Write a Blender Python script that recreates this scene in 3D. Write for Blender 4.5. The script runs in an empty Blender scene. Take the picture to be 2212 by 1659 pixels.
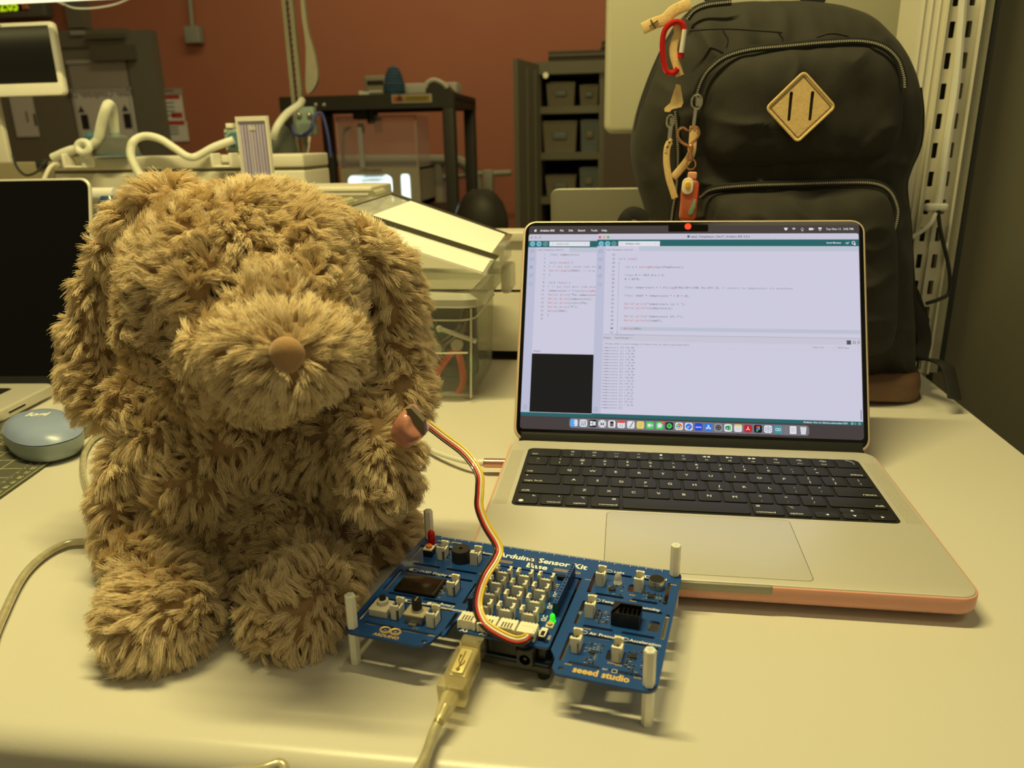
import bpy, math, random
import numpy as np
from math import sin, cos, pi, sqrt
from mathutils import Vector, Matrix, noise

random.seed(11)
rng = np.random.default_rng(11)
sc = bpy.context.scene
COL = sc.collection

# ------------------------------------------------------------------ camera, world, light, exposure
F_PX = 1659.287                       # focal length in pixels of the 2212 x 1659 frame
CAM = Vector((0, 0, 0.28386))         # the lens, 28 cm above the table top (z = 0)
YAW, PITCH, ROLL = 0.14, 0.309165, -0.0196317
FWD = Vector((-sin(YAW) * cos(PITCH), cos(YAW) * cos(PITCH), -sin(PITCH)))
_r0 = Vector((cos(YAW), sin(YAW), 0))
_u0 = _r0.cross(FWD)
RIGHT = _r0 * cos(ROLL) + _u0 * sin(ROLL)
UP = -_r0 * sin(ROLL) + _u0 * cos(ROLL)
cd = bpy.data.cameras.new('camera')
cd.sensor_width = 36.0
cd.lens = F_PX / 2212 * 36.0
cd.clip_start = 0.01
cd.clip_end = 50
cd.dof.use_dof = True
cd.dof.focus_distance = 0.55
cd.dof.aperture_fstop = 9.5
cam = bpy.data.objects.new('camera', cd)
cam.matrix_world = Matrix(((RIGHT.x, UP.x, -FWD.x, CAM.x), (RIGHT.y, UP.y, -FWD.y, CAM.y),
                           (RIGHT.z, UP.z, -FWD.z, CAM.z), (0, 0, 0, 1)))
COL.objects.link(cam)
sc.camera = cam

WARM = (1.0, 0.85, 0.345)
w = bpy.data.worlds.new('room')
sc.world = w
w.use_nodes = True
w.node_tree.nodes['Background'].inputs[0].default_value = (1.0, 0.86, 0.42, 1)
w.node_tree.nodes['Background'].inputs[1].default_value = 0.25

def area(name, loc, target, sx, sy, power, col=WARM):
    L = bpy.data.lights.new(name, 'AREA')
    L.shape = 'RECTANGLE'
    L.size, L.size_y = sx, sy
    L.energy = power
    L.color = col
    o = bpy.data.objects.new(name, L)
    o.location = loc
    d = Vector(target) - Vector(loc)
    o.rotation_euler = d.to_track_quat('-Z', 'Y').to_euler()
    COL.objects.link(o)
    return o

# a bare strip lamp over the desk: it shines down, to the back and to the front alike
for nm_, dy_, pw_ in (('task_light', 0.005, 9.6), ('task_light_back', 2.2, 10.6), ('task_light_front', -2.2, 11.4)):
    area(nm_, (-0.30, 0.53, 1.30), (-0.30, 0.53 + dy_, 0.0), 0.66, 0.03, pw_)
area('ceiling_light', (-0.6, 2.9, 2.2), (-0.6, 4.6, 0.5), 2.6, 0.5, 22.0, (1.0, 0.86, 0.48))
area('fill_light_right', (1.0, -0.2, 2.25), (0.9, 0.0, 0.0), 1.2, 0.5, 7.0, (1.0, 0.86, 0.48))  # unseen soft fill, added to brighten the upright at the right
area('desk_light_behind', (-0.9, 1.20, 0.50), (-0.9, 1.30, 0.0), 1.1, 0.03, 0.5)       # the strip lamp at the top of the frame

sc.view_settings.view_transform = 'Standard'
sc.view_settings.look = 'None'
sc.view_settings.gamma = 1
sc.view_settings.use_curve_mapping = False
sc.view_settings.exposure = 0.0

# ------------------------------------------------------------------ helpers
def ray(x, y):
    return FWD + RIGHT * ((x - 1106) / F_PX) - UP * ((y - 829.5) / F_PX)

def P(x, y, Y):
    """the point of the place seen at photo pixel x, y that stands at depth Y"""
    d = ray(x, y)
    return CAM + d * ((Y - CAM.y) / d.y)

def Pz(x, y, z=0.0):
    d = ray(x, y)
    return CAM + d * ((z - CAM.z) / d.z)

def dep(p):
    return (Vector(p) - CAM).dot(FWD)

def lin(c):
    return tuple(((v / 255) / 12.92 if v / 255 <= 0.04045 else ((v / 255 + 0.055) / 1.055) ** 2.4) for v in c)

MATS = {}
def mat(name, rgb, rough=0.5, metal=0.0, var=0.08, vs=60.0, bump=0.0, bs=200.0, alpha=1.0, trans=0.0,
        spec=0.5, coat=0.0, sheen=0.0, sss=0.0, ior=1.45, emit=None, es=1.0):
    if name in MATS:
        return MATS[name]
    m = bpy.data.materials.new(name)
    m.use_nodes = True
    nt = m.node_tree
    b = nt.nodes['Principled BSDF']
    c = lin(rgb)
    tc = nt.nodes.new('ShaderNodeTexCoord')
    if var > 0:
        nz = nt.nodes.new('ShaderNodeTexNoise')
        nz.inputs['Scale'].default_value = vs
        nz.inputs['Detail'].default_value = 3
        nt.links.new(tc.outputs['Object'], nz.inputs['Vector'])
        mx = nt.nodes.new('ShaderNodeMix')
        mx.data_type = 'RGBA'
        mx.inputs[6].default_value = (*[v * (1 - var) for v in c], 1)
        mx.inputs[7].default_value = (*[min(1, v * (1 + var)) for v in c], 1)
        nt.links.new(nz.outputs['Fac'], mx.inputs[0])
        nt.links.new(mx.outputs[2], b.inputs['Base Color'])
    else:
        b.inputs['Base Color'].default_value = (*c, 1)
    b.inputs['Roughness'].default_value = rough
    b.inputs['Metallic'].default_value = metal
    b.inputs['Specular IOR Level'].default_value = spec
    b.inputs['IOR'].default_value = ior
    b.inputs['Alpha'].default_value = alpha
    b.inputs['Transmission Weight'].default_value = trans
    b.inputs['Coat Weight'].default_value = coat
    b.inputs['Sheen Weight'].default_value = sheen
    if sss:
        b.inputs['Subsurface Weight'].default_value = sss
        b.inputs['Subsurface Scale'].default_value = 0.004
    if emit is not None:
        b.inputs['Emission Color'].default_value = (*lin(emit), 1)
        b.inputs['Emission Strength'].default_value = es
    if bump > 0:
        n2 = nt.nodes.new('ShaderNodeTexNoise')
        n2.inputs['Scale'].default_value = bs
        n2.inputs['Detail'].default_value = 4
        nt.links.new(tc.outputs['Object'], n2.inputs['Vector'])
        bp = nt.nodes.new('ShaderNodeBump')
        bp.inputs['Strength'].default_value = bump
        bp.inputs['Distance'].default_value = 0.001
        nt.links.new(n2.outputs['Fac'], bp.inputs['Height'])
        nt.links.new(bp.outputs['Normal'], b.inputs['Normal'])
    MATS[name] = m
    return m

def emat(name, rgb, s=1.0):
    """a lit screen colour: black glossless base that only emits"""
    if name in MATS:
        return MATS[name]
    m = bpy.data.materials.new(name)
    m.use_nodes = True
    b = m.node_tree.nodes['Principled BSDF']
    b.inputs['Base Color'].default_value = (0.004, 0.004, 0.004, 1)
    b.inputs['Roughness'].default_value = 0.25
    b.inputs['Specular IOR Level'].default_value = 0.12
    b.inputs['Emission Color'].default_value = (*lin(rgb), 1)
    b.inputs['Emission Strength'].default_value = s
    MATS[name] = m
    return m

def clear(name, rgb, mixf=0.35, rough=0.08, milky=0.0):
    """clear thin plastic: mostly see-through with a gloss, `milky` adds a translucent haze"""
    if name in MATS:
        return MATS[name]
    m = bpy.data.materials.new(name)
    m.use_nodes = True
    nt = m.node_tree
    for n in list(nt.nodes):
        if n.type != 'OUTPUT_MATERIAL':
            nt.nodes.remove(n)
    out = next(n for n in nt.nodes if n.type == 'OUTPUT_MATERIAL')
    tr = nt.nodes.new('ShaderNodeBsdfTransparent')
    tr.inputs[0].default_value = (*[0.6 + 0.4 * v for v in lin(rgb)], 1)
    b = nt.nodes.new('ShaderNodeBsdfPrincipled')
    b.inputs['Base Color'].default_value = (*lin(rgb), 1)
    b.inputs['Roughness'].default_value = rough
    fr = nt.nodes.new('ShaderNodeFresnel')
    fr.inputs['IOR'].default_value = 1.45
    nz = nt.nodes.new('ShaderNodeTexNoise')
    nz.inputs['Scale'].default_value = 40
    ad = nt.nodes.new('ShaderNodeMath')
    ad.operation = 'MULTIPLY_ADD'
    ad.inputs[1].default_value = 0.08
    ad.inputs[2].default_value = mixf + milky - 0.04
    nt.links.new(nz.outputs['Fac'], ad.inputs[0])
    a2 = nt.nodes.new('ShaderNodeMath')
    a2.operation = 'MULTIPLY_ADD'
    a2.use_clamp = True
    a2.inputs[1].default_value = 0.25
    nt.links.new(fr.outputs[0], a2.inputs[0])
    nt.links.new(ad.outputs[0], a2.inputs[2])
    mx = nt.nodes.new('ShaderNodeMixShader')
    nt.links.new(a2.outputs[0], mx.inputs[0])
    nt.links.new(tr.outputs[0], mx.inputs[1])
    nt.links.new(b.outputs[0], mx.inputs[2])
    nt.links.new(mx.outputs[0], out.inputs[0])
    MATS[name] = m
    return m

_font = bpy.data.curves.new('glyph', 'FONT')
_font.resolution_u = 2
_fo = bpy.data.objects.new('glyph', _font)
_G = {}
def _mesh_of(s, bold):
    _font.body = s
    _font.offset = bold
    me = _fo.to_mesh()
    v = [(p.co.x, p.co.y) for p in me.vertices]
    f = [tuple(p.vertices) for p in me.polygons]
    _fo.to_mesh_clear()
    return v, f
def glyph(ch, bold=0.0):
    k = (ch, bold)
    if k not in _G:
        if ch == ' ':
            _G[k] = ([], [], 0.32)
        else:
            v, f = _mesh_of(ch, bold)
            a, _ = _mesh_of('|' + ch + '|', 0)
            z, _ = _mesh_of('||', 0)
            adv = (max(p[0] for p in a) - min(p[0] for p in a)) - (max(p[0] for p in z) - min(p[0] for p in z))
            _G[k] = (v, f, adv)
    return _G[k]

def spline(pts, n=8, closed=False):
    pts = [Vector(p) for p in pts]
    out = []
    N = len(pts)
    for i in range(N if closed else N - 1):
        p0 = pts[(i - 1) % N] if closed or i > 0 else pts[0] * 2 - pts[1]
        p1, p2 = pts[i], pts[(i + 1) % N]
        p3 = pts[(i + 2) % N] if closed or i + 2 < N else pts[-1] * 2 - pts[-2]
        for k in range(n):
            t = k / n
            out.append(0.5 * ((2 * p1) + (p2 - p0) * t + (2 * p0 - 5 * p1 + 4 * p2 - p3) * t * t
                              + (3 * p1 - p0 - 3 * p2 + p3) * t ** 3))
    if not closed:
        out.append(pts[-1].copy())
    return out

def rrect(w, d, r, n=5, cx=0.0, cy=0.0):
    r = min(r, w / 2 - 1e-6, d / 2 - 1e-6)
    out = []
    for (sx, sy, a0) in ((1, 1, 0), (-1, 1, pi / 2), (-1, -1, pi), (1, -1, 1.5 * pi)):
        for k in range(n + 1):
            a = a0 + k / n * pi / 2
            out.append((cx + sx * (w / 2 - r) + r * cos(a), cy + sy * (d / 2 - r) + r * sin(a)))
    return out

class MB:
    def __init__(self, s=1.0):
        self.v, self.f, self.mi, self.m, self.s = [], [], [], 0, s
    def add(self, vs, fs, M=None):
        o = len(self.v)
        for p in vs:
            q = Vector(p)
            if M is not None:
                q = M @ q
            self.v.append(q)
        for q in fs:
            self.f.append(tuple(i + o for i in q))
            self.mi.append(self.m)
        return self
    def box(self, c, s, M=None):
        x, y, z = s[0] / 2, s[1] / 2, s[2] / 2
        v = [(c[0] + a * x, c[1] + b * y, c[2] + d * z) for d in (-1, 1) for b in (-1, 1) for a in (-1, 1)]
        return self.add(v, [(0, 2, 3, 1), (4, 5, 7, 6), (0, 1, 5, 4), (2, 6, 7, 3), (0, 4, 6, 2), (1, 3, 7, 5)], M)
    def rings(self, rings, M=None, cap0=True, cap1=True, closed=False):
        n = len(rings[0])
        v = [p for r in rings for p in r]
        f = []
        R = len(rings)
        for i in range(R if closed else R - 1):
            a, b = i * n, ((i + 1) % R) * n
            for k in range(n):
                k2 = (k + 1) % n
                f.append((a + k, a + k2, b + k2, b + k))
        if not closed:
            if cap0:
                f.append(tuple(reversed(range(n))))
            if cap1:
                f.append(tuple(range((R - 1) * n, R * n)))
        return self.add(v, f, M)
    def slab(self, c, size, rc=0.0, re=0.0, M=None, n=5, bottom=True):
        """rounded rectangle block, centre c, corner radius rc, edge rounding re"""
        w, d, h = size
        rc = max(rc, re, 1e-5)
        R = []
        st = [(re, 0)] if re == 0 else [(re * (1 - sin(a)), re * (1 - cos(a))) for a in (0, pi / 6, pi / 3, pi / 2)]
        prof = [(i, -h / 2 + z) for i, z in st] if bottom else [(0, -h / 2)]
        prof += [(i, h / 2 - z) for i, z in reversed(st)]
        for ins, z in prof:
            R.append([(x, y, c[2] + z) for x, y in rrect(w - 2 * ins, d - 2 * ins, max(rc - ins, 1e-5), n, c[0], c[1])])
        return self.rings(R, M)
    def prism(self, poly, z0, z1, M=None):
        return self.rings([[(x, y, z0) for x, y in poly], [(x, y, z1) for x, y in poly]], M)
    def lathe(self, prof, n=20, c=(0, 0, 0), M=None):
        return self.rings([[(c[0] + r * cos(2 * pi * k / n), c[1] + r * sin(2 * pi * k / n), c[2] + z) for k in range(n)]
                           for r, z in prof], M)
    def cyl(self, c, r, h, n=16, M=None, r2=None):
        return self.lathe([(r, -h / 2), (r if r2 is None else r2, h / 2)], n, c, M)
    def ball(self, c, r, n=14, M=None):
        r = r if hasattr(r, '__len__') else (r, r, r)
        R = []
        for i in range(1, n):
            a = -pi / 2 + pi * i / n
            R.append([(c[0] + r[0] * cos(a) * cos(2 * pi * k / (2 * n)), c[1] + r[1] * cos(a) * sin(2 * pi * k / (2 * n)),
                       c[2] + r[2] * sin(a)) for k in range(2 * n)])
        return self.rings(R, M)
    def sweep(self, pts, sec, up=(0, 0, 1), closed=False, cap=True, scale=None, M=None):
        pts = [Vector(p) for p in pts]
        N = len(pts)
        R = []
        up = Vector(up)
        nrm = None
        for i, p in enumerate(pts):
            a = pts[(i - 1) % N] if closed or i > 0 else p
            b = pts[(i + 1) % N] if closed or i < N - 1 else p
            t = (b - a).normalized()
            if nrm is None:
                s = t.cross(up)
                if s.length < 1e-4:
                    s = t.cross(Vector((1, 0.1, 0)))
                nrm = s.cross(t).normalized()
            else:
                nrm = (nrm - t * nrm.dot(t)).normalized()
            s = t.cross(nrm)
            k = scale[i] if scale else 1.0
            R.append([p + s * (x * k) + nrm * (y * k) for x, y in sec])
        return self.rings(R, M, cap, cap, closed)
    def tube(self, pts, r, n=8, closed=False, scale=None, M=None, up=(0, 0, 1)):
        return self.sweep(pts, [(r * cos(2 * pi * k / n), r * sin(2 * pi * k / n)) for k in range(n)], up, closed, True, scale, M)
    def strap(self, pts, wd, th, up=(0, 0, 1), M=None, scale=None):
        """a flat band of width wd and thickness th; `up` is the direction its flat face looks"""
        return self.sweep(pts, rrect(wd, th, th * 0.45, 2), up, False, True, scale, M)
    def text(self, s, size, at=(0, 0), z=0.0, M=None, mono=None, align='L', bold=0.0, rot=0.0, sx=1.0):
        gl = [glyph(c, bold) for c in s]
        tot = sum((mono if mono else g[2] * size * sx) for g in gl)
        x = {'L': 0, 'C': -tot / 2, 'R': -tot}[align]
        cr, sr = cos(rot), sin(rot)
        for g in gl:
            if g[0]:
                off = x
                if mono:
                    xs = [p[0] for p in g[0]]
                    off = x + mono / 2 - (max(xs) + min(xs)) / 2 * size * sx
                pts = []
                for a, b in g[0]:
                    X, Y = off + a * size * sx, b * size
                    pts.append((at[0] + X * cr - Y * sr, at[1] + X * sr + Y * cr, z))
                self.add(pts, g[1], M)
            x += mono if mono else g[2] * size * sx
        return self
    def build(self, name, mats, parent=None, label=None, kind=None, angle=35.0, smooth=True):
        me = bpy.data.meshes.new(name)
        me.from_pydata([tuple(p * self.s) for p in self.v], [], self.f)
        for m in (mats if isinstance(mats, (list, tuple)) else [mats]):
            me.materials.append(m)
        if any(self.mi):
            me.polygons.foreach_set('material_index', self.mi)
        if smooth:
            me.polygons.foreach_set('use_smooth', [True] * len(me.polygons))
            me.set_sharp_from_angle(angle=math.radians(angle))
        me.update()
        return link(name, me, parent, label, kind)

def link(name, data, parent=None, label=None, kind=None):
    o = bpy.data.objects.new(name, data)
    COL.objects.link(o)
    if parent is not None:
        o.parent = parent
    if label:
        o['label'] = label
    if kind:
        o['kind'] = kind
    return o

def thing(name, label, cat, loc=(0, 0, 0), rz=0.0, group=None):
    o = bpy.data.objects.new(name, None)
    o.empty_display_size = 0.02
    COL.objects.link(o)
    o.location = loc
    o.rotation_euler = (0, 0, rz)
    o['label'] = label
    o['category'] = cat
    if group:
        o['group'] = group
    return o

def tag(o, label, cat, group=None):
    o['label'] = label
    o['category'] = cat
    if group:
        o['group'] = group
    return o

def struct(o, label=None):
    o['kind'] = 'structure'
    if label:
        o['label'] = label
    return o

def rel(parent, pts):
    """world points in the frame of a thing whose Empty is only moved, not turned"""
    L = parent.location
    return [Vector(p) - L for p in pts]

def T(x, y, z):
    return Matrix.Translation((x, y, z))
def basis(o, x, y, z):
    return Matrix(((x[0], y[0], z[0], o[0]), (x[1], y[1], z[1], o[1]), (x[2], y[2], z[2], o[2]), (0, 0, 0, 1)))

def plate(outline, holes, z0, z1, smooth=12):
    """flat plate with real holes cut through it"""
    c = bpy.data.curves.new('plate', 'CURVE')
    c.dimensions = '2D'
    c.fill_mode = 'BOTH'
    c.extrude = (z1 - z0) / 2
    for poly in [outline] + holes:
        s = c.splines.new('POLY')
        s.points.add(len(poly) - 1)
        for q, p in zip(s.points, poly):
            q.co = (p[0], p[1], 0, 1)
        s.use_cyclic_u = True
    o = bpy.data.objects.new('plate', c)
    me = o.to_mesh()
    v = [(p.co.x, p.co.y, p.co.z + (z0 + z1) / 2) for p in me.vertices]
    f = [tuple(p.vertices) for p in me.polygons]
    o.to_mesh_clear()
    bpy.data.objects.remove(o)
    return v, f
# ------------------------------------------------------------------ setting
M_red = mat('red_wall_paint', (178, 112, 86), 0.75, bump=0.15, bs=60, vs=3)
M_grey = mat('grey_wall_paint', (150, 146, 128), 0.8, bump=0.1, bs=80, vs=4)
M_ceil = mat('ceiling_paint', (190, 188, 180), 0.9, vs=5)
M_floor = mat('floor_vinyl', (96, 92, 86), 0.6, vs=8, var=0.2)
M_door = mat('door_paint', (132, 128, 112), 0.6, vs=4)
M_frame = mat('door_frame_paint', (122, 120, 104), 0.6, vs=4)

def boxobj(name, lo, hi, m, kind='structure', bev=0.0, parent=None, label=None):
    b = MB()
    c = [(lo[i] + hi[i]) / 2 for i in range(3)]
    s = [abs(hi[i] - lo[i]) for i in range(3)]
    if bev:
        b.slab(c, s, bev, bev)
    else:
        b.box(c, s)
    return b.build(name, m, parent, label, kind)

FL = -0.74
boxobj('floor', (-4.2, -1.2, FL - 0.05), (3.2, 4.7, FL), M_floor)
boxobj('ceiling', (-4.2, -1.2, 2.3), (3.2, 4.7, 2.35), M_ceil)
boxobj('wall_back', (-4.2, 4.5, FL), (3.2, 4.6, 2.3), M_red)
boxobj('wall_left', (-4.3, -1.2, FL), (-4.2, 4.6, 2.3), M_red)
px = P(2136, 200, 1.0)
boxobj('wall_right', (0.402, 1.0, FL), (1.7, 1.06, 2.3), mat('grey_panel_wall', (104, 100, 82), 0.85, vs=6, bump=0.2, bs=500))

# door at the left of the red wall
YD = 4.44
a, b_ = P(303, 66, YD), P(322, 335, YD)
dz = a.z
dx = (P(303, 150, YD).x)
door = boxobj('door_1', (dx - 1.15, YD, FL), (dx - 0.06, YD + 0.05, dz - 0.06), M_door)
fr = MB()
fr.box((dx + 0.02, YD + 0.02, (FL + dz) / 2), (0.16, 0.08, dz - FL))
fr.box((dx - 0.72, YD + 0.022, dz - 0.03), (1.32, 0.08, 0.09))
fr.build('door_frame', M_frame, door)
c0, c1 = P(192, 88, YD - 0.06), P(288, 124, YD - 0.06)
cl = MB()
cl.box(((c0.x + c1.x) / 2, YD - 0.035, (c0.z + c1.z) / 2 - 0.02), (abs(c1.x - c0.x), 0.07, 0.08))
cl.box(((c0.x + c1.x) / 2 - 0.03, YD - 0.05, c0.z + 0.02), (0.24, 0.02, 0.025))
cl.build('door_closer', mat('closer_metal', (104, 100, 84), 0.6), door)

# ------------------------------------------------------------------ papers, clock, boxes on the red wall
M_paper = mat('paper', (232, 230, 224), 0.85, var=0.03)
M_ink = mat('printed_ink', (70, 68, 70), 0.8, var=0)
M_redink = mat('red_ink', (186, 70, 52), 0.8, var=0)
M_greyp = mat('grey_paper', (172, 166, 156), 0.85, var=0.05)
M_lam = mat('sleeve_plastic', (190, 188, 184), 0.3, var=0.05)

def quad_frame(p0, p1, Y):
    """lower-left and size of the upright rectangle at depth Y spanned by two pixel corners"""
    a, b = P(*p0, Y), P(*p1, Y)
    x0, x1 = min(a.x, b.x), max(a.x, b.x)
    z0, z1 = min(a.z, b.z), max(a.z, b.z)
    return x0, z0, x1 - x0, z1 - z0

def upright(x0, z0, Y):
    """matrix of a sheet in the XZ plane facing the camera side (-Y)"""
    return basis((x0, Y, z0), (1, 0, 0), (0, 0, 1), (0, -1, 0))

# sign sleeve on the door (read from behind, so its print is mirrored)
Y = YD - 0.012
x0, z0, w_, h_ = quad_frame((153, 192), (299, 296), Y)
sign = thing('door_poster', 'white lab poster with mirrored lettering stuck on the grey door', 'poster', (x0, Y, z0))
U = upright(0, 0, 0)
MB().box((w_ / 2, h_ / 2, 0), (w_, h_, 0.004), U).build('sheet', M_paper, sign)
b = MB()
Mm = U @ Matrix(((-1, 0, 0, w_), (0, 1, 0, 0), (0, 0, 1, 0), (0, 0, 0, 1)))
b.text('Maker Computer Lab', 0.05, (w_ / 2, h_ * 0.82), 0.003, Mm, align='C')
for cx in (0.13, 0.87):
    b.text('▲', 0.05, (w_ * cx - 0.02, h_ * 0.52), 0.003, Mm)
for k in range(6):
    b.box((w_ * 0.35, h_ * (0.5 - 0.035 * k), 0.003), (w_ * 0.02, 0.006, 0.001), Mm)
b.build('lettering', M_ink, sign)
for q in (0.15, 0.87):
    MB().box((w_ * q, h_ * 0.33, 0.004), (w_ * 0.12, h_ * 0.3, 0.002), U).build('dark_picture', mat('dark_print', (48, 46, 46), 0.7), sign)
b = MB()
for cx in (0.04, 0.96):
    b.box((w_ * cx, h_ / 2, 0.004), (0.006, h_, 0.003), U)
b.box((w_ / 2, h_ - 0.012, 0.004), (w_, 0.02, 0.003), U)
b.build('sleeve_edge', M_lam, sign)

x0, z0, w_, h_ = quad_frame((147, 135), (280, 190), Y)
t = thing('document_holder', 'blank grey sheet in a clear holder above the mirrored poster', 'paper', (x0, Y, z0))
MB().box((w_ / 2, h_ / 2, 0), (w_, h_, 0.004), U).build('sheet', M_greyp, t)
MB().box((w_ / 2, h_, 0.006), (w_ + 0.01, 0.02, 0.014), U).build('top_clip', M_lam, t)

x0, z0, w_, h_ = quad_frame((20, 210), (86, 295), Y)
t = thing('door_notice', 'white notice under the white desktop computer on the door', 'paper', (x0, Y, z0))
MB().box((w_ / 2, h_ / 2, 0), (w_, h_, 0.004), U).build('sheet', M_paper, t)
b = MB()
for k in range(7):
    b.box((w_ * 0.62, h_ * (0.62 - 0.04 * k), 0.003), (0.012, 0.006, 0.001), U)
b.box((w_ * 0.95, h_ * 0.42, 0.003), (w_ * 0.09, h_ * 0.3, 0.002), U)
b.build('lettering', M_ink, t)

Y = 4.49
for (p0, p1, lab, red, n) in (((329, 193), (395, 205), 'narrow grey card at the top of the wall notices', 0, 1),
                               ((330, 206), (400, 261), 'white wall notice with red headings beside the door', 1, 4),
                               ((338, 263), (409, 305), 'lower white wall notice with one red line beside the door', 2, 3)):
    x0, z0, w_, h_ = quad_frame(p0, p1, Y)
    t = thing('wall_notice', lab, 'paper', (x0, Y, z0), group='notices on the red wall')
    MB().box((w_ / 2, h_ / 2, 0), (w_, h_, 0.004), U).build('sheet', M_greyp if red == 0 else M_paper, t)
    b = MB()
    for k in range(n):
        b.box((w_ * 0.4, h_ * (0.7 - 0.16 * k), 0.003), (w_ * 0.6, 0.006, 0.001), U)
    b.build('lettering', M_ink, t)
    if red:
        b = MB()
        b.box((w_ * 0.5, h_ * 0.92, 0.003), (w_ * 0.86, 0.024, 0.001), U)
        if red == 1:
            b.box((w_ * 0.75, h_ * 0.22, 0.003), (w_ * 0.38, 0.03, 0.001), U)
        b.build('red_heading', M_redink, t)

# wall clock with lit digits
Y = 4.40
x0, z0, w_, h_ = quad_frame((-60, -10), (100, 36), Y)
t = thing('wall_clock', 'grey digital wall clock showing green digits above the desktop computer', 'clock', (x0, Y, z0))
MB().slab((w_ / 2, h_ / 2, -0.03), (w_, h_, 0.07), 0.012, 0.008, U).build('case', mat('clock_case', (108, 106, 96), 0.5), t)
xx = P(-24, 14, Y).x - x0
MB().box((xx + 0.10, h_ * 0.55, 0.006), (0.30, h_ * 0.55, 0.003), U).build('display', mat('clock_window', (26, 26, 22), 0.3), t)
x1 = P(0, 14, Y).x - x0
b = MB()
b.text('2:05', 0.078, (x1, h_ * 0.30), 0.009, U, bold=0.03, sx=0.9)
b.build('green_digits', emat('green_led', (190, 225, 20)), t)
x1 = P(49, 14, Y).x - x0
MB().text('06', 0.045, (x1, h_ * 0.34), 0.009, U).build('orange_digits', emat('orange_led', (150, 80, 40)), t)

# conduit and junction box
Y = 4.46
p0, p1, p2 = P(411, -120, Y), P(416, 62, Y), P(419, 76, Y)
t = thing('junction_box', 'grey electrical box on a thin conduit on the red wall', 'electrical box', (p2.x, Y, p2.z))
M_el = mat('grey_box_paint', (150, 152, 140), 0.5)
MB().slab((0, 0, 0), (0.09, 0.09, 0.06), 0.008, 0.006, basis((0, 0, 0), (1, 0, 0), (0, 0, 1), (0, -1, 0))).build('box', M_el, t)
MB().tube([(p0.x - p2.x, 0, 1.2), (p1.x - p2.x, 0, 0.04)], 0.012).build('conduit', M_el, t)
MB().cyl((0, -0.032, 0.0), 0.004, 0.006, 8, basis((0, -0.03, 0.03), (1, 0, 0), (0, 0, 1), (0, -1, 0))).build('screw', M_el, t)

x0, z0, w_, h_ = quad_frame((126, -60), (184, 76), 4.42)
t = thing('wall_duct', 'grey square duct running down to the top of the door', 'duct', (x0, 4.42, z0))
MB().box((w_ / 2, 0.04, 0.25 + 0.04), (w_, 0.08, 0.5)).build('duct_body', M_frame, t)
MB().box((w_ / 2 + 0.01, 0.03, 0.012), (w_ * 0.8, 0.1, 0.024)).build('duct_flange', M_greyp, t)

# ------------------------------------------------------------------ cabinet with bins
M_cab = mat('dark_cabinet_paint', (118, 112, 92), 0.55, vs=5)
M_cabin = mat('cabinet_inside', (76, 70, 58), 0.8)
M_bin = mat('grey_bin_plastic', (150, 140, 120), 0.45)
M_bin2 = mat('blue_grey_bin_plastic', (134, 140, 140), 0.45)
YC = 3.55
pl, pr, pt = P(1168, 300, YC), P(1296, 300, YC), P(1230, 138, YC)
cx0, cx1, ctop = pl.x, pr.x, pt.z
cab = thing('storage_cabinet', 'dark metal cabinet with its left door open on shelves of bins', 'cabinet', (cx0, YC, FL))
H = ctop - FL
wdt = cx1 - cx0
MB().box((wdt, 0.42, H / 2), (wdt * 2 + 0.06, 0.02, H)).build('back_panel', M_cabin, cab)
b = MB()
b.box((-0.015, 0.2, H / 2), (0.03, 0.42, H))
b.box((2 * wdt + 0.015, 0.2, H / 2), (0.03, 0.42, H))
b.box((wdt, 0.2, H - 0.015), (wdt * 2 + 0.06, 0.44, 0.05))
b.box((wdt + 0.01, 0.2, H / 2), (0.03, 0.42, H))
b.build('carcass', M_cab, cab)
for py in (237, 337, 433, 520):
    zz = P(1230, py, YC).z - FL
    MB().box((wdt / 2, 0.2, zz), (wdt, 0.40, 0.03)).build('shelf', M_cab, cab)
dxl = P(1121, 300, YC - 0.30).x - cx0
dv = Vector((dxl + 0.0, -0.30, 0))
dl = dv.length
dvn = dv.normalized()
MD = basis((-0.01, 0, 0), (dvn.x, dvn.y, 0), (0, 0, 1), (dvn.y, -dvn.x, 0))
MB().box((dl / 2, H / 2, 0), (dl, H, 0.02), MD).build('door', M_cab, cab, 'open cabinet door seen edge on')
b = MB()
b.box((dl * 0.25, H / 2, 0.012), (0.02, H * 0.96, 0.012), MD)
b.box((dl * 0.62, H / 2, 0.012), (0.02, H * 0.96, 0.012), MD)
b.box((dl * 0.25, H / 2, -0.012), (0.02, H * 0.96, 0.012), MD)
b.box((dl * 0.62, H / 2, -0.012), (0.02, H * 0.96, 0.012), MD)
b.build('door_rib', M_cab, cab)
MB().box((wdt * 1.5 + 0.02, -0.012, H / 2), (wdt, 0.024, H * 0.98)).build('door', mat('brown_cabinet_door', (100, 86, 74), 0.6), cab, 'closed brown cabinet door')
MB().cyl((0, 0, 0), 0.012, 0.03, 10, basis((wdt * 0.02 + 0.02, -0.01, P(1170, 164, YC).z - FL), (1, 0, 0), (0, 0, 1), (0, -1, 0))).build('door_catch', mat('bright_metal', (200, 196, 180), 0.3, 0.8), cab)

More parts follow.
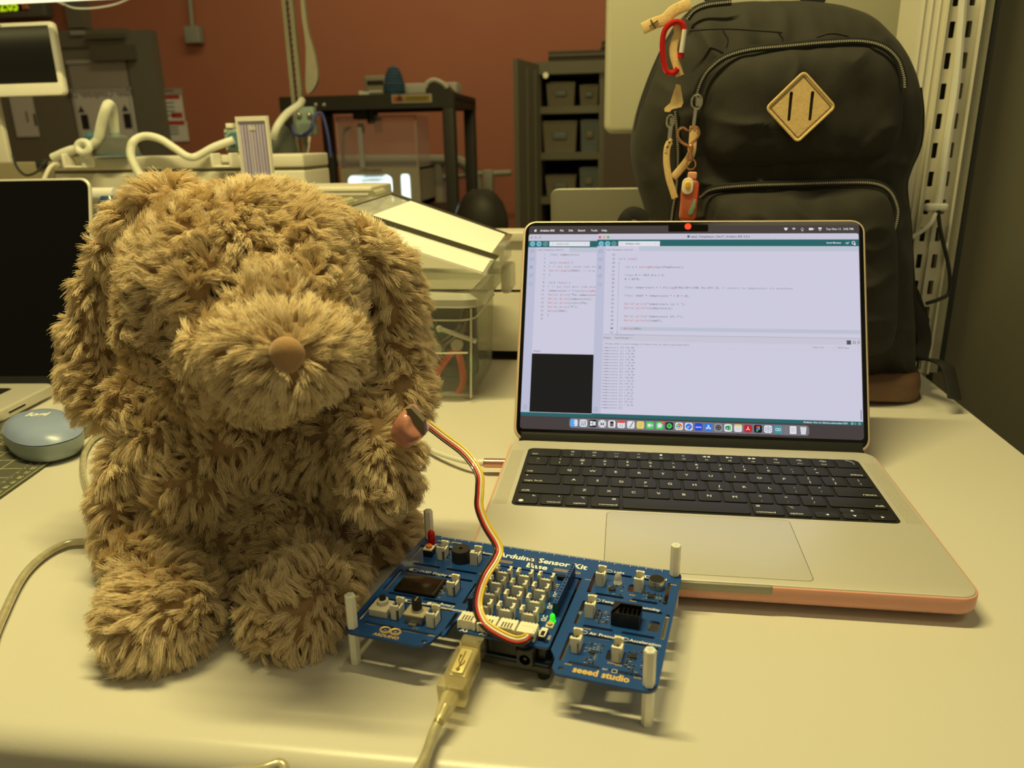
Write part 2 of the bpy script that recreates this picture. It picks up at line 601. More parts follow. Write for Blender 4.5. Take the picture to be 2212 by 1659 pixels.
def crate(px0, px1, pyt, pyb, lab, m, Y=YC + 0.06):
    x0, z0, w_, h_ = quad_frame((px0, pyt), (px1, pyb), Y)
    t = thing('storage_bin', lab, 'bin', (x0 + w_ / 2, Y, z0), group='bins in the cabinet')
    w2 = w_ / 2
    o = [[(sx * w2 * k, (0.15 + sy * 0.15 * k), zz) for sx, sy in ((-1, -1), (1, -1), (1, 1), (-1, 1))]
         for k, zz in ((0.9, 0.001), (0.98, h_ * 0.8), (1.0, h_ * 0.96), (0.93, h_ * 0.96), (0.86, 0.02))]
    MB().rings(o, cap1=True).build('tub', m, t)
    MB().slab((0, 0.15, h_ * 0.97), (w_ * 1.04, 0.31, h_ * 0.07), 0.02, 0.004).build('rim', m, t)
    MB().slab((0, -0.003, h_ * 0.55), (w_ * 0.4, 0.012, h_ * 0.22), 0.004, 0.003).build('label_plate', M_bin2 if m is M_bin else M_bin, t)
    return t
crate(1180, 1242, 178, 231, 'grey bin on the top shelf of the cabinet', M_bin)
crate(1252, 1292, 183, 231, 'narrow bin at the right of the top cabinet shelf', M_bin)
crate(1172, 1246, 262, 331, 'wide grey bin on the middle cabinet shelf', M_bin)
crate(1254, 1293, 259, 329, 'blue-grey bin beside the wide one on the middle shelf', M_bin2)
crate(1178, 1244, 379, 427, 'dark bin with a rim on the lower cabinet shelf', M_bin)
crate(1252, 1292, 362, 427, 'tall blue-grey bin on the lower cabinet shelf', M_bin2)
x0, z0, w_, h_ = quad_frame((1184, 116), (1300, 137), YC + 0.03)
t = thing('flat_case', 'long dark flat case lying on top of the cabinet', 'case', (x0, YC + 0.03, ctop + 0.01))
MB().slab((w_ * 0.8, 0.15, h_ / 2), (w_ * 1.6, 0.3, h_), 0.01, 0.005).build('case_body', M_cabin, t)
MB().box((w_ * 0.8, -0.002, h_ * 0.6), (w_ * 1.6, 0.006, 0.006)).build('case_seam', M_cab, t)
x0, z0, w_, h_ = quad_frame((1286, 88), (1330, 116), YC + 0.05)
t = thing('black_sack', 'black rounded sack on the dark case over the cabinet', 'bag', (x0 + w_ / 2, YC + 0.16, z0))
MB().ball((0.04, 0, h_ * 0.55), (w_ * 0.75, 0.12, h_ * 0.55), 8).build('sack_body', M_cabin, t)
MB().tube(spline([(-0.02, 0, h_), (0.03, 0, h_ * 1.25), (0.08, 0, h_)], 5), 0.008, 6).build('sack_loop', M_cabin, t)

# ------------------------------------------------------------------ handrail
M_rail = mat('grey_rail_paint', (168, 166, 146), 0.45)
YR = 3.75
t = thing('handrail', 'grey tubular handrail bending down in front of the red wall', 'handrail', P(1032, 440, YR))
R_ = 0.028
pts = [P(690, 347, YR), P(800, 347, YR), P(960, 347, YR), P(998, 352, YR), P(1020, 372, YR), P(1031, 405, YR), P(1034, 450, YR)]
low = pts[-1].copy(); low.z = FL
MB().tube(rel(t, spline(pts, 5) + [low]), R_, 10).build('top_tube', M_rail, t)
p = P(948, 350, YR); q = p.copy(); q.z = FL
MB().tube(rel(t, [p, q]), 0.024, 10).build('post', M_rail, t)
MB().tube(rel(t, [P(890, 392, YR), P(945, 385, YR), P(1030, 376, YR), P(1105, 373, YR)]), 0.014, 8).build('lower_tube', M_rail, t)
b = MB()
c = rel(t, [P(1055, 392, YR)])[0]
b.slab((c.x, c.y, c.z), (0.05, 0.04, 0.11), 0.01, 0.005)
b.build('rail_bracket', M_rail, t)

# ------------------------------------------------------------------ printer cart
M_blk = mat('black_cart_steel', (50, 46, 36), 0.5, vs=20)
YF, YB = 2.9, 3.3
fl_, fr_ = P(629, 300, YF), P(974, 330, YF)
top = P(800, 205, YF).z
bot = P(800, 236, YF).z
cart = thing('printer_cart', 'black steel frame cart standing over the clear box', 'cart', ((fl_.x + fr_.x) / 2, YF, FL))
hw = (fr_.x - fl_.x) / 2
zt, zb = top - FL, bot - FL
b = MB()
b.box((0, -0.005, (zt + zb) / 2), (2 * hw + 0.047, 0.03, zt - zb))
b.box((0, YB - YF + 0.005, (zt + zb) / 2), (2 * hw + 0.047, 0.03, zt - zb))
b.box((-hw - 0.006, 0.2, (zt + zb) / 2), (0.03, YB - YF, zt - zb))
b.box((hw + 0.006, 0.2, (zt + zb) / 2), (0.03, YB - YF, zt - zb))
b.build('top_rail', M_blk, cart)
MB().box((0, 0.2, zt - 0.012), (2 * hw + 0.05, YB - YF, 0.012)).build('top_tray', M_blk, cart)
for sx in (-1, 1):
    for yy in (0, YB - YF):
        MB().slab((sx * hw, yy, zb / 2), (0.045, 0.04, zb), 0.006, 0.003).build('leg', M_blk, cart)
for px in (682, 700):
    q = rel(cart, [P(px, 227, YF - 0.02)])[0]
    MB().ball(q, 0.008, 5).build('indicator_light', mat('rivet', (205, 203, 195), 0.25, 0.6), cart)
q = rel(cart, [P(793, 240, YF + 0.1)])[0]
b = MB()
b.slab((q.x - 0.02, q.y, q.z), (0.06, 0.06, 0.06), 0.01, 0.005)
b.cyl((q.x + 0.02, q.y, q.z - 0.02), 0.022, 0.05, 12)
b.build('hanging_clamp', M_blk, cart)
shelf_z = P(800, 446, 3.05).z - FL
MB().box((0, 0.2, shelf_z - 0.02), (2 * hw, YB - YF, 0.03)).build('shelf', M_blk, cart)
x0, z0, w_, h_ = quad_frame((846, 205), (933, 221), YF - 0.025)
t = thing('warning_sticker', 'orange and yellow warning strip on the front of the black cart', 'sticker', (x0, YF - 0.025, z0))
MB().box((w_ * .5, h_ / 2, 0), (w_, h_, 0.004), U).build('border', M_lam, t)
MB().box((w_ * .16, h_ / 2, 0.003), (w_ * .26, h_ * .75, 0.002), U).build('orange_block', mat('orange_print', (196, 98, 40), 0.6), t)
MB().box((w_ * .63, h_ / 2, 0.003), (w_ * .66, h_ * .75, 0.002), U).build('yellow_block', mat('yellow_print', (176, 150, 50), 0.6), t)
b = MB()
for r in range(2):
    b.box((w_ * .63, h_ * (.62 - .25 * r), 0.0045), (w_ * .55, 0.003, 0.0005), U)
b.text('▲', 0.03, (w_ * .1, h_ * .25), 0.0045, U)
b.build('lettering', M_ink, t)

# things on the cart
M_gp = mat('grey_plastic_box', (150, 142, 124), 0.5)
def on_cart(px0, px1, pyt, Y):
    a, b = P(px0, 200, Y), P(px1, 200, Y)
    return (a.x + b.x) / 2, b.x - a.x, P((px0 + px1) / 2, pyt, Y).z - top
cx, w_, h_ = on_cart(799, 848, 166, 3.1)
t = thing('grey_box', 'grey box with a dark slot behind the blue knitted cap on the cart', 'box', (cx, 3.1, top))
MB().slab((0, 0, h_ / 2), (w_, 0.14, h_), 0.01, 0.005).build('box_body', M_gp, t)
MB().box((0, -0.071, h_ * 0.66), (w_ * 0.7, 0.004, h_ * 0.22)).build('slot', mat('dark_slot', (30, 28, 24), 0.6), t)
MB().box((0, -0.072, h_ * 0.25), (w_ * 0.6, 0.006, h_ * 0.08)).build('ledge', M_paper, t)
cx, w_, h_ = on_cart(832, 873, 141, 3.02)
t = thing('knitted_cap', 'small blue knitted cone on top of the black cart', 'knitted cap', (cx, 3.02, top))
prof = [(w_ * .48, 0), (w_ * .52, h_ * .12), (w_ * .50, h_ * .4), (w_ * .44, h_ * .5), (w_ * .40, h_ * .65), (w_ * .28, h_ * .85), (w_ * .1, h_ * .98), (0.001, h_)]
MB().lathe(prof, 20).build('cone', mat('blue_yarn', (62, 88, 112), 0.95, bump=1.0, bs=350, var=0.3, vs=300), t)
b = MB()
for k in range(1, 9):
    z = h_ * (0.08 + k * 0.1)
    r = np.interp(z, [p[1] for p in prof], [p[0] for p in prof])
    b.tube([(r * cos(a), r * sin(a), z) for a in np.linspace(0, 2 * pi, 16, endpoint=False)], 0.005, 5, closed=True)
b.build('yarn_ring', MATS['blue_yarn'], t)
cx, w_, h_ = on_cart(862, 992, 181, 3.2)
t = thing('white_carton', 'long pale carton lying on the cart behind the blue knitted cap', 'box', (cx, 3.2, top))
MB().slab((0, 0, h_ / 2), (w_, 0.1, h_), 0.006, 0.004).build('carton_body', mat('pale_carton', (196, 192, 180), 0.7), t)
MB().box((0, 0, h_ + 0.001), (w_, 0.012, 0.003)).build('tape', M_greyp, t)
cx, w_, h_ = on_cart(926, 988, 174, 2.98)
t = thing('black_shoe_cover', 'black curved cover with a white rim at the right end of the cart', 'cover', (cx, 2.98, top))
pr = spline([(-w_ / 2, 0, 0), (-w_ * .45, 0, h_ * .7), (-w_ * .2, 0, h_), (w_ * .1, 0, h_ * .75), (w_ * .3, 0, h_ * .3), (w_ / 2, 0, 0.0)], 5)
MB().rings([[(p.x, y, p.z) for p in pr] for y in (-0.05, 0.05)]).build('shell', M_blk, t)
MB().tube([(p.x, -0.05, p.z) for p in pr[3:20]], 0.008, 6).build('white_rim', mat('white_rubber', (205, 200, 186), 0.5), t)
cx, w_, h_ = on_cart(777, 794, 194, 2.98)
for k in range(3):
    t = thing('white_scrap', ('smallest white scrap at the left of the three on the cart', 'middle white scrap of the three on the cart', 'white scrap nearest the grey box on the cart')[2 - k] if False else ('tallest white scrap, farthest left of the grey box on the cart', 'middle one of three white scraps on the cart', 'lowest white scrap, nearest the grey box on the cart')[k], 'scrap', (cx - 0.012 + 0.013 * k, 2.98, top), 0, 'scraps on the cart')
    MB().slab((0, 0, h_ * .4), (0.011, 0.012, h_ * (.8 - .15 * k)), 0.002, 0.001).build('scrap_body', M_paper, t)

# clear cover and the lit printer under the cart
YP = 2.98
x0, z0, w_, h_ = quad_frame((736, 364), (866, 446), YP)
pr3 = thing('desktop_printer', 'grey desktop 3D printer with a lit white chamber under the cart', '3D printer', (x0, YP, z0))
x1 = P(908, 400, YP).x - x0
D = 0.24
M_prn = mat('printer_grey', (186, 178, 156), 0.5)
M_prw = mat('printer_white', (220, 226, 226), 0.6)
v, f = plate([(0, 0), (w_, 0), (w_, h_), (0, h_)], [rrect(w_ * .76, h_ * .80, 0.02, 4, w_ * .5, h_ * .42)], -0.006, 0.006)
b = MB(); b.add(v, f, U); b.build('front_panel', M_prn, pr3)
b = MB()
b.box((x1 / 2, 0.12, h_ - 0.004), (x1, D, 0.008))
b.box((0.004, 0.12, h_ / 2), (0.008, D, h_))
b.build('side_panel', M_prw, pr3)
MB().box((x1 - .004, 0.12, h_ / 2), (0.008, D, h_)).build('side_panel', M_prn, pr3)
MB().box((x1 / 2, D, h_ / 2), (x1, 0.006, h_)).build('back_panel', M_prw, pr3)
MB().box((x1 / 2, 0.12, 0.01), (x1, D, 0.02)).build('floor_panel', M_prw, pr3)
v, f = plate([(w_, 0), (x1, 0), (x1, h_), (w_, h_)], [rrect((x1 - w_) * .45, h_ * .8, 0.012, 4, w_ + (x1 - w_) * .30, h_ * .44)], -0.006, 0.006)
b = MB(); b.add(v, f, U); b.build('side_front', M_prn, pr3)
MB().box((w_ * .45, 0.1, h_ * .82), (w_ * .3, 0.05, 0.02)).build('print_head', mat('head_metal', (150, 156, 158), 0.3, 0.7), pr3)
b = MB()
b.box((w_ * .45, 0.10, h_ * .66), (w_ * .34, 0.12, 0.01))
b.tube([(w_ * .02, .1, h_ * .8), (w_ * .98, .1, h_ * .8)], 0.004, 6)
b.build('print_bed', M_prw, pr3)
MB().box((w_ * .5, 0.02, h_ - 0.02), (w_ * .7, 0.006, 0.006)).build('light_bar', emat('white_led', (235, 250, 255), 6.0), pr3)
MB().text('Ultimaker', 0.022, (w_ * .34, h_ * .90), 0.008, U).build('lettering', M_ink, pr3)
pt = bpy.data.lights.new('printer_lamp', 'POINT'); pt.energy = 1.5; pt.color = (.9, 1, 1); pt.shadow_soft_size = 0.02
po = bpy.data.objects.new('printer_lamp', pt); po.location = (x0 + w_ * .55, YP + 0.08, z0 + h_ * .55); COL.objects.link(po)
b = MB()
a1, a2 = rel(pr3, [P(783, 362, YP + .05), P(779, 275, YP + .05)])
b.slab(((a1.x + a2.x) / 2, a1.y, (a1.z + a2.z) / 2), (0.018, 0.018, a2.z - a1.z), 0.002, 0.001)
b.build('upright_rod', mat('rod_white', (190, 192, 190), 0.4), pr3)
MB().slab((a2.x, a1.y + .004, a2.z - .004), (0.022, 0.022, 0.035), 0.002, 0.001).build('rod_cap', M_blk, pr3)
MB().tube(rel(pr3, spline([P(743, 362, YP + .1), P(741, 320, YP + .1), P(744, 285, YP + .1), P(757, 275, YP + .1)], 6)), 0.006, 6).build('filament_tube', mat('pale_tube', (150, 130, 118), 0.4), pr3)
M_acr = clear('clear_acrylic', (252, 248, 250), 0.05, 0.05, 0.0)
x0, z0, w_, h_ = quad_frame((725, 254), (902, 362), YP + 0.0)
t = thing('clear_cover', 'clear acrylic cover box standing on the lit printer', 'cover', (x0, YP + 0.008, z0))
b = MB()
for (c, s) in (((w_ / 2, 0, h_ / 2), (w_, .004, h_)), ((w_ / 2, .2, h_ / 2), (w_, .004, h_)), ((0, .1, h_ / 2), (.004, .2, h_)),
               ((w_, .1, h_ / 2), (.004, .2, h_)), ((w_ / 2, .1, h_), (w_, .2, .004))):
    b.box(c, s)
b.build('cover_walls', M_acr, t)
b = MB()
for (c, s) in (((w_ / 2, -.003, h_), (w_, .004, .008)), ((0, -.003, h_ / 2), (.006, .004, h_)), ((w_, -.003, h_ / 2), (.006, .004, h_))):
    b.box(c, s)
b.build('cover_edge', clear('acrylic_edge', (235, 215, 210), 0.45, 0.1), t)
b = MB()
b.box((w_ * .53, -.004, h_ * .84), (w_ * .1, .002, h_ * .28))
b.build('stuck_label', clear('pink_label', (190, 150, 150), 0.5, 0.4), t)

# black chair back beside the red wall
p = P(1040, 480, 2.4)
t = thing('office_chair', 'black rounded chair back in front of the red wall', 'chair', (p.x, 2.4, FL))
zc = P(1040, 455, 2.4).z - FL
b = MB()
b.ball((0, 0, zc - 0.04), (0.085, 0.05, 0.11), 10)
b.build('backrest', M_blk, t)
MB().tube([(0, 0.04, zc - .1), (0.05, .1, .5), (0.05, .25, .42)], 0.018, 8).build('back_post', M_blk, t)
MB().slab((0.05, .3, .45), (.42, .42, .06), .08, .02).build('seat', M_blk, t)
MB().cyl((0.05, .3, .24), .025, .4, 12).build('column', M_blk, t)
for k in range(5):
    a = k * 2 * pi / 5
    MB().tube([(0.05, .3, .08), (0.05 + .25 * cos(a), .3 + .25 * sin(a), .03)], 0.018, 6).build('base_arm', M_blk, t)
# ------------------------------------------------------------------ the desk and its divider
M_table = mat('desk_laminate', (206, 202, 192), 0.25, var=0.025, vs=900, bump=0.10, bs=1400, spec=0.4)
M_cream = mat('cream_panel', (214, 209, 192), 0.5, var=0.03, vs=20)
M_dark = mat('dark_gap', (38, 38, 36), 0.7)
TX = 0.371
desk = thing('desk', 'pale laminate desk with a rounded front edge under everything', 'desk', (-0.4, 0.64, FL))
def D_(x, y, z): return (x + 0.4, y - 0.64, z - FL)
b = MB()
re = 0.014
prof = [(0.278, -0.034)] + [(0.278 + re - re * cos(a), -re + re * sin(a)) for a in np.linspace(0, pi / 2, 7)] + [(0.985, 0.0), (0.985, -0.034)]
b.rings([[D_(x, y, z) for y, z in prof] for x in (-1.5, TX)])
b.build('desktop', M_table, desk, angle=25)
for x in (-1.4, 0.29):
    for y in (0.36, 0.92):
        MB().slab(D_(x, y, (FL - 0.034) / 2 - 0.0), (0.05, 0.05, -FL - 0.034), 0.008, 0.003).build('leg', mat('leg_metal', (150, 148, 140), 0.4, 0.5), desk)
MB().box(D_(-0.55, 0.92, -0.08), (1.65, 0.02, 0.09)).build('crossbar', MATS['leg_metal'], desk)

div = thing('desk_divider', 'low cream divider along the back of the desk with a pale cap', 'divider', (-0.6, 0.99, 0))
x0, x1 = -1.5 + 0.6, 0.318 + 0.6
zt = 0.170
b = MB()
M_dv = mat('divider_laminate', (238, 233, 214), .5, var=.03, vs=20)
b.box(((x0 + x1) / 2, 0.022, 0.125), (x1 - x0, 0.036, 0.062))
b.build('upper_panel', M_dv, div)
MB().box(((x0 + x1) / 2, 0.022, 0.050), (x1 - x0, 0.036, 0.080)).build('lower_panel', M_dv, div)
MB().box(((x0 + x1) / 2, 0.026, 0.0925), (x1 - x0, 0.03, 0.004)).build('seam', M_dark, div)
MB().slab(((x0 + x1) / 2, 0.022, 0.163), (x1 - x0, 0.046, 0.013), 0.003, 0.002).build('cap', M_cream, div)
MB().box(((x0 + x1) / 2, 0.026, 0.004), (x1 - x0, 0.03, 0.012)).build('base_channel', M_dark, div)

# slotted upright at the back corner of the desk
YC2 = 0.962
post = thing('slotted_upright', 'tall cream slotted upright at the back corner of the desk', 'upright', (0.345, YC2, 0.0005))
HT = 1.3
xl, xm, xr = 0.314 - .345, 0.343 - .345, 0.374 - .345
b = MB()
b.box(((xl + xm) / 2, 0.03, HT / 2), (xm - xl, 0.06, HT))
b.build('plain_flange', M_cream, post)
b = MB()
for x in (xl + .006, xl + .014, xl + .022):
    b.box((x, -0.0008, HT / 2), (0.0012, 0.002, HT))
b.build('flange_rib', M_cream, post)
holes = []
for x in (xm + 0.0085, xm + 0.0255):
    for k in range(22):
        zc = 0.012 + 0.0312 * k
        holes.append(rrect(0.0058, 0.0165, 0.0008, 1, x, zc))
v, f = plate([(xm, 0), (xr + .003, 0), (xr + .003, HT), (xm, HT)], holes, -0.0018, 0.0)
b = MB(); b.add(v, f, U); b.build('slotted_face', M_cream, post, angle=20)
MB().box(((xm + xr) / 2, 0.03, HT / 2), (xr - xm - .004, 0.04, HT)).build('channel_back', mat('channel_inside', (52, 50, 40), 0.7), post)
b = MB()
b.box((xm + .017, -.0035, HT / 2), (.0026, .004, HT))
b.box((xm - .0005, -.003, HT / 2), (.0022, .005, HT))
b.box((xr + .004, -.003, HT / 2), (.0026, .005, HT))
b.build('face_rib', M_cream, post)
b = MB()
b.box((xr + .0125, .004, HT / 2), (.010, .004, HT))
b.build('edge_strip', mat('strip_paint', (150, 146, 126), 0.6), post)
b = MB()
b.box((xr + .021, .02, HT / 2), (.008, .03, HT))
b.build('gap_backing', M_dark, post)

cab_w = thing('upright_cable', 'white cable running down the slotted upright to a clip', 'cable', (0.36, YC2 - .012, 0))
w1 = [P(2083, -40, YC2 - .010), P(2076, 60, YC2 - .010), P(2066, 180, YC2 - .010), P(2048, 300, YC2 - .010), P(2034, 400, YC2 - .012), P(2026, 446, YC2 - .014)]
MB().tube(rel(cab_w, spline(w1, 6)), 0.0042, 8).build('cord', mat('white_cord', (214, 212, 204), 0.45), cab_w)
w2 = [P(2026, 446, YC2 - .014), P(2012, 480, YC2 - .02), P(1990, 500, YC2 - .02), P(1960, 518, YC2 - .02)]
MB().tube(rel(cab_w, spline(w2, 6)), 0.0026, 8).build('thin_cord', MATS['white_cord'], cab_w)
c = rel(cab_w, [P(2022, 448, YC2 - .014)])[0]
MB().slab(c, (0.024, 0.012, 0.009), 0.004, 0.003).build('cable_clip', MATS['white_cord'], cab_w)
w2 = [P(2026, 452, YC2 - .016), P(2032, 500, YC2 - .016), P(2050, 580, YC2 - .016), P(2050, 630, YC2 - .016), P(2032, 645, YC2 - .02), P(2000, 656, YC2 - .02)]
t = thing('black_cable', 'thin black cable hanging in a loop from the clip on the upright', 'cable', w2[0])
MB().tube(rel(t, spline(w2, 6)), 0.0022, 8).build('cord', M_dark, t)
MB().cyl(rel(t, [w2[0]])[0], 0.004, 0.008, 8).build('collar', M_dark, t)

# ------------------------------------------------------------------ opposite desk: raceway, hoses, computers
M_white = mat('white_plastic', (226, 222, 208), 0.4, var=0.03)
YW = 1.30
zt = P(400, 337, YW).z
zb = P(400, 410, YW).z
xa, xb = P(112, 350, YW).x, P(655, 350, YW).x
race = thing('power_raceway', 'long cream raceway across the opposite desk behind the plush dog', 'raceway', ((xa + xb) / 2, YW, zb - 0.15))
L_ = xb - xa
hz = zt - (zb - .15)
zs = P(400, 369, YW).z - (zb - .15)
b = MB(); b.slab((0, .06, (hz + zs) / 2 + .0015), (L_, .12, hz - zs - .003), .004, .003); b.build('upper_cover', M_cream, race)
MB().box((0, .061, zs + .0005), (L_ - .004, .114, .004)).build('groove', mat('groove_shade', (120, 112, 88), .6), race)
MB().slab((0, .06, zs / 2), (L_, .12, zs - .004), .004, .003).build('lower_cover', M_cream, race)
xa2 = P(-60, 350, YW + .02).x
out = thing('outlet_panel', 'dull metal outlet panel at the left end of the raceway', 'outlet panel', ((xa + xa2) / 2, YW + .03, zb - .15))
w_ = xa - xa2
MB().slab((0, .0, (hz - .006) / 2), (w_ - .006, .05, hz - .006), .003, .002).build('panel', mat('dull_panel', (150, 140, 112), 0.5, 0.2), out)
for px in (92, 136):
    q = rel(out, [P(px, 354, YW + .005)])[0]
    MB().slab((q.x, q.y - .002, q.z), (.022, .006, .016), .003, .001).build('socket', M_dark, out)
M_blue = mat('teal_fitting', (70, 112, 128), 0.4)
def cable(name, lab, pts, r, m, cat='cable', extra=True):
    t = thing(name, lab, cat, pts[0])
    MB().tube(rel(t, spline(pts, 8)), r, 8).build('cord', m, t)
    if extra:
        d = (Vector(pts[1]) - Vector(pts[0])).normalized()
        MB().tube(rel(t, [Vector(pts[0]) - d * r * 3, Vector(pts[0]) + d * r * 4]), r * 1.8, 8).build('plug', m, t)
    return t
cable('black_power_cord', 'black cord drooping from the outlet panel behind the dark laptop', [P(96, 352, YW - .01), P(78, 372, YW - .03), P(55, 378, YW - .05), P(36, 360, YW - .05), P(28, 335, YW - .03)], .0022, M_dark)
cable('white_power_cord', 'white cord dropping from the outlet panel behind the dark laptop', [P(132, 350, YW - .008), P(112, 358, YW - .03), P(103, 370, YW - .04), P(92, 395, YW - .05)], .0035, M_white)
for (px, py, lab, wpx, hp) in ((177, 347, 'cream cable bracket near the left end of the raceway', 50, 30), (492, 346, 'cream cable bracket near the right end of the raceway', 46, 30)):
    c = P(px, py, YW - .012)
    t = thing('cable_bracket', lab, 'bracket', c, 0, 'brackets on the raceway')
    k = dep(c) / F_PX
    W2, H2 = wpx * k, hp * k
    for s in (-1, 1):
        MB().slab((s * W2 * .45 + 0, -.01, 0), (W2 * .16, .03, H2), .003, .002).build('arm', M_white, t)
    MB().slab((0, -.01, -H2 * .42), (W2 * .86, .03, H2 * .16), .003, .002).build('lower_bar', M_white, t)
    MB().slab((0, 0.004, H2 * .1), (W2 * .7, .006, H2 * .5), .003, .002).build('back_plate', M_cream, t)
M_hose = mat('white_hose', (222, 222, 206), 0.45, var=0.03)
def hose(name, lab, pts, rpx, rings=()):
    k = dep(pts[0]) / F_PX
    r = rpx * k
    t = thing(name, lab, 'hose', pts[0])
    sp = spline(pts, 10)
    MB().tube(rel(t, sp), r, 14).build('tube', M_hose, t)
    b = MB()
    n = len(sp)
    for a0, a1 in rings:
        for i in np.linspace(a0 * (n - 2), a1 * (n - 2), int((a1 - a0) * 90)):
            j = int(i); fr = i - j
            c = sp[j].lerp(sp[j + 1], fr); d = (sp[j + 1] - sp[j]).normalized()
            b.tube(rel(t, [c - d * r * .12, c + d * r * .12]), r * 1.1, 14)
    if b.v:
        b.build('corrugation', M_hose, t)
    return t, r
Yh = 1.28
hose('white_hose', 'white corrugated hose arching into the clear dome on the raceway', [P(115, 341, Yh), P(150, 326, Yh), P(185, 318, Yh), P(210, 304, Yh), P(219, 270, Yh), P(228, 238, Yh), P(236, 225, Yh + .01), P(244, 240, Yh + .03), P(249, 290, Yh + .04)], 9.5, ((.42, .72),))
t = thing('hose_ring', 'white rolled hose end lying on the left end of the raceway', 'hose', P(180, 318, Yh - .02))
MB().tube([(0.011 * cos(a) , .002 * sin(a), .009 * sin(a)) for a in np.linspace(0, 2 * pi, 20, endpoint=False)], .0058, 10, closed=True).build('rolled_end', M_hose, t)
MB().tube(rel(t, [P(191, 306, Yh + .01), P(200, 298, Yh + .03)]), .011, 12).build('blue_collar', M_blue, t)
h2, r2 = hose('white_hose', 'white corrugated hose bending over the raceway above the plush dog', [P(306, 384, Yh - .07), P(292, 360, Yh - .05), P(282, 332, Yh - .03), P(288, 306, Yh - .02), P(312, 294, Yh - .01), P(345, 300, Yh - .01), P(380, 322, Yh - .01), P(405, 338, Yh - .01), P(425, 338, Yh), P(462, 318, Yh + .01), P(505, 302, Yh + .02)], 8.5, ((.03, .30),))
d = rel(h2, [P(306, 384, Yh - .07), P(309, 390, Yh - .075)])
MB().tube(d, r2 * .95, 12).build('blue_tip', M_blue, h2)
# valve that takes the second hose
c = P(508, 303, Yh + .03)
t = thing('hose_valve', 'blue-green valve block with a round dial behind the acrylic sign', 'valve', c)
k = dep(c) / F_PX
MB().slab((-.006, .02, 0), (42 * k, .03, 48 * k), .004, .003).build('valve_body', mat('pale_teal', (138, 156, 146), 0.4), t)
MB().tube([(0, -.006, 0), (0, .012, 0)], 16 * k, 18).build('dial', M_blue, t)
for sx, sz in ((-.7, .8), (.5, .8), (-.7, -.8), (.5, -.8)):
    MB().ball((sx * 22 * k - .006, .004, sz * 22 * k), .0022, 5).build('screw', MATS['bright_metal'], t)
MB().slab((-.01, .01, 30 * k), (16 * k, .014, 10 * k), .002, .001).build('tab', M_white, t)
# clear dome
c = P(256, 336, Yh + .03)
t = thing('clear_dome', 'clear plastic dome on the raceway under the white hose', 'dome', c)
k = dep(c) / F_PX
R1 = 44 * k
MB().lathe([(R1 * cos(a), R1 * .95 * sin(a) + .003) for a in np.linspace(0, pi / 2 * .95, 9)], 24).build('dome_shell', clear('dome_plastic', (225, 228, 220), .10, .05), t)
MB().lathe([(R1 * 1.05, 0), (R1 * 1.05, .003), (R1 * .9, .003)], 24).build('dome_rim', M_blue, t)
MB().lathe([(r2 * 1.3, R1 * .86), (r2 * 1.3, R1 * 1.05), (r2 * .9, R1 * 1.05)], 14, M=T(P(249, 300, Yh + .03).x - c.x, 0, 0)).build('hose_port', MATS['pale_teal'], t)

# pipe stand with hanging sheet behind the cart corner
Ys = 1.75
t = thing('pole_stand', 'slim metal pole with a grey cloth hanging behind it by the cart', 'stand', P(655, 380, Ys))
a, b_ = P(642, -40, Ys), P(664, 420, Ys)
vx = (a.x + b_.x) / 2 - .01
p0 = rel(t, [P(650, -60, Ys), P(656, 420, Ys)])
zlo = FL - t.location.z
M_pole = mat('pole_metal', (150, 146, 124), 0.35, 0.5)
b = MB()
b.box((-.004, 0, (p0[0].z + zlo) / 2), (.009, .01, p0[0].z - zlo))
b.box((.012, 0, (p0[0].z + zlo) / 2), (.009, .01, p0[0].z - zlo))
b.build('pole', M_pole, t)
b = MB()
for z in np.arange(p0[1].z + .15, p0[0].z, .012):
    b.box((.004, -.002, z), (.007, .004, .005))
b.build('pole_rung', M_dark, t)
cl_ = [rel(t, [P(x, y, Ys + .02)])[0] for x, y in ((652, -40), (664, 60), (680, 120), (686, 170), (670, 200), (660, 190), (660, 100), (650, 20))]
cl_ = spline(cl_, 4, True)
MB().rings([[(p.x, p.y, p.z) for p in cl_], [(p.x, p.y + .012, p.z) for p in cl_]]).build('hanging_cloth', mat('grey_cloth', (150, 144, 126), 0.9, bump=.3, bs=90), t)
b = MB()
q = rel(t, [P(662, 262, Ys - .02)])[0]
b.slab(q, (.045, .02, .06), .004, .003)
b.build('clamp', MATS['pale_teal'], t)
for px_, py_ in ((646, 248), (668, 248), (650, 292)):
    MB().ball(rel(t, [P(px_, py_, Ys - .035)])[0], .006, 6).build('bolt', MATS['bright_metal'], t)
MB().tube(rel(t, spline([P(632, 270, Ys - .04), P(636, 290, Ys - .05), P(655, 292, Ys - .05), P(672, 278, Ys - .05), P(678, 252, Ys - .04), P(695, 246, Ys - .03), P(708, 290, Ys - .03), P(715, 340, Ys - .03)], 6)), .0035, 6).build('blue_tube', mat('blue_tubing', (60, 66, 130), .4), t)
hose('white_pipe', 'thick cream pipe rising behind the acrylic sign to the pole', [P(590, 300, 1.55), P(600, 272, 1.55), P(620, 246, 1.58), P(645, 228, 1.62), P(652, 218, 1.66)], 8.5, ())
t = thing('grey_pump', 'dark grey rounded pump body behind the acrylic sign', 'pump', P(608, 330, 1.62))
MB().ball((0, 0, 0), (.032, .04, .06), 10).build('pump_body', mat('pump_grey', (92, 96, 86), .5), t)
MB().slab((0, .02, -.075), (.06, .05, .04), .006, .004).build('pump_base', MATS['pale_teal'], t)
MB().ball((.004, -.042, -.02), .006, 6).build('red_button', mat('red_button', (190, 60, 40), .4), t)
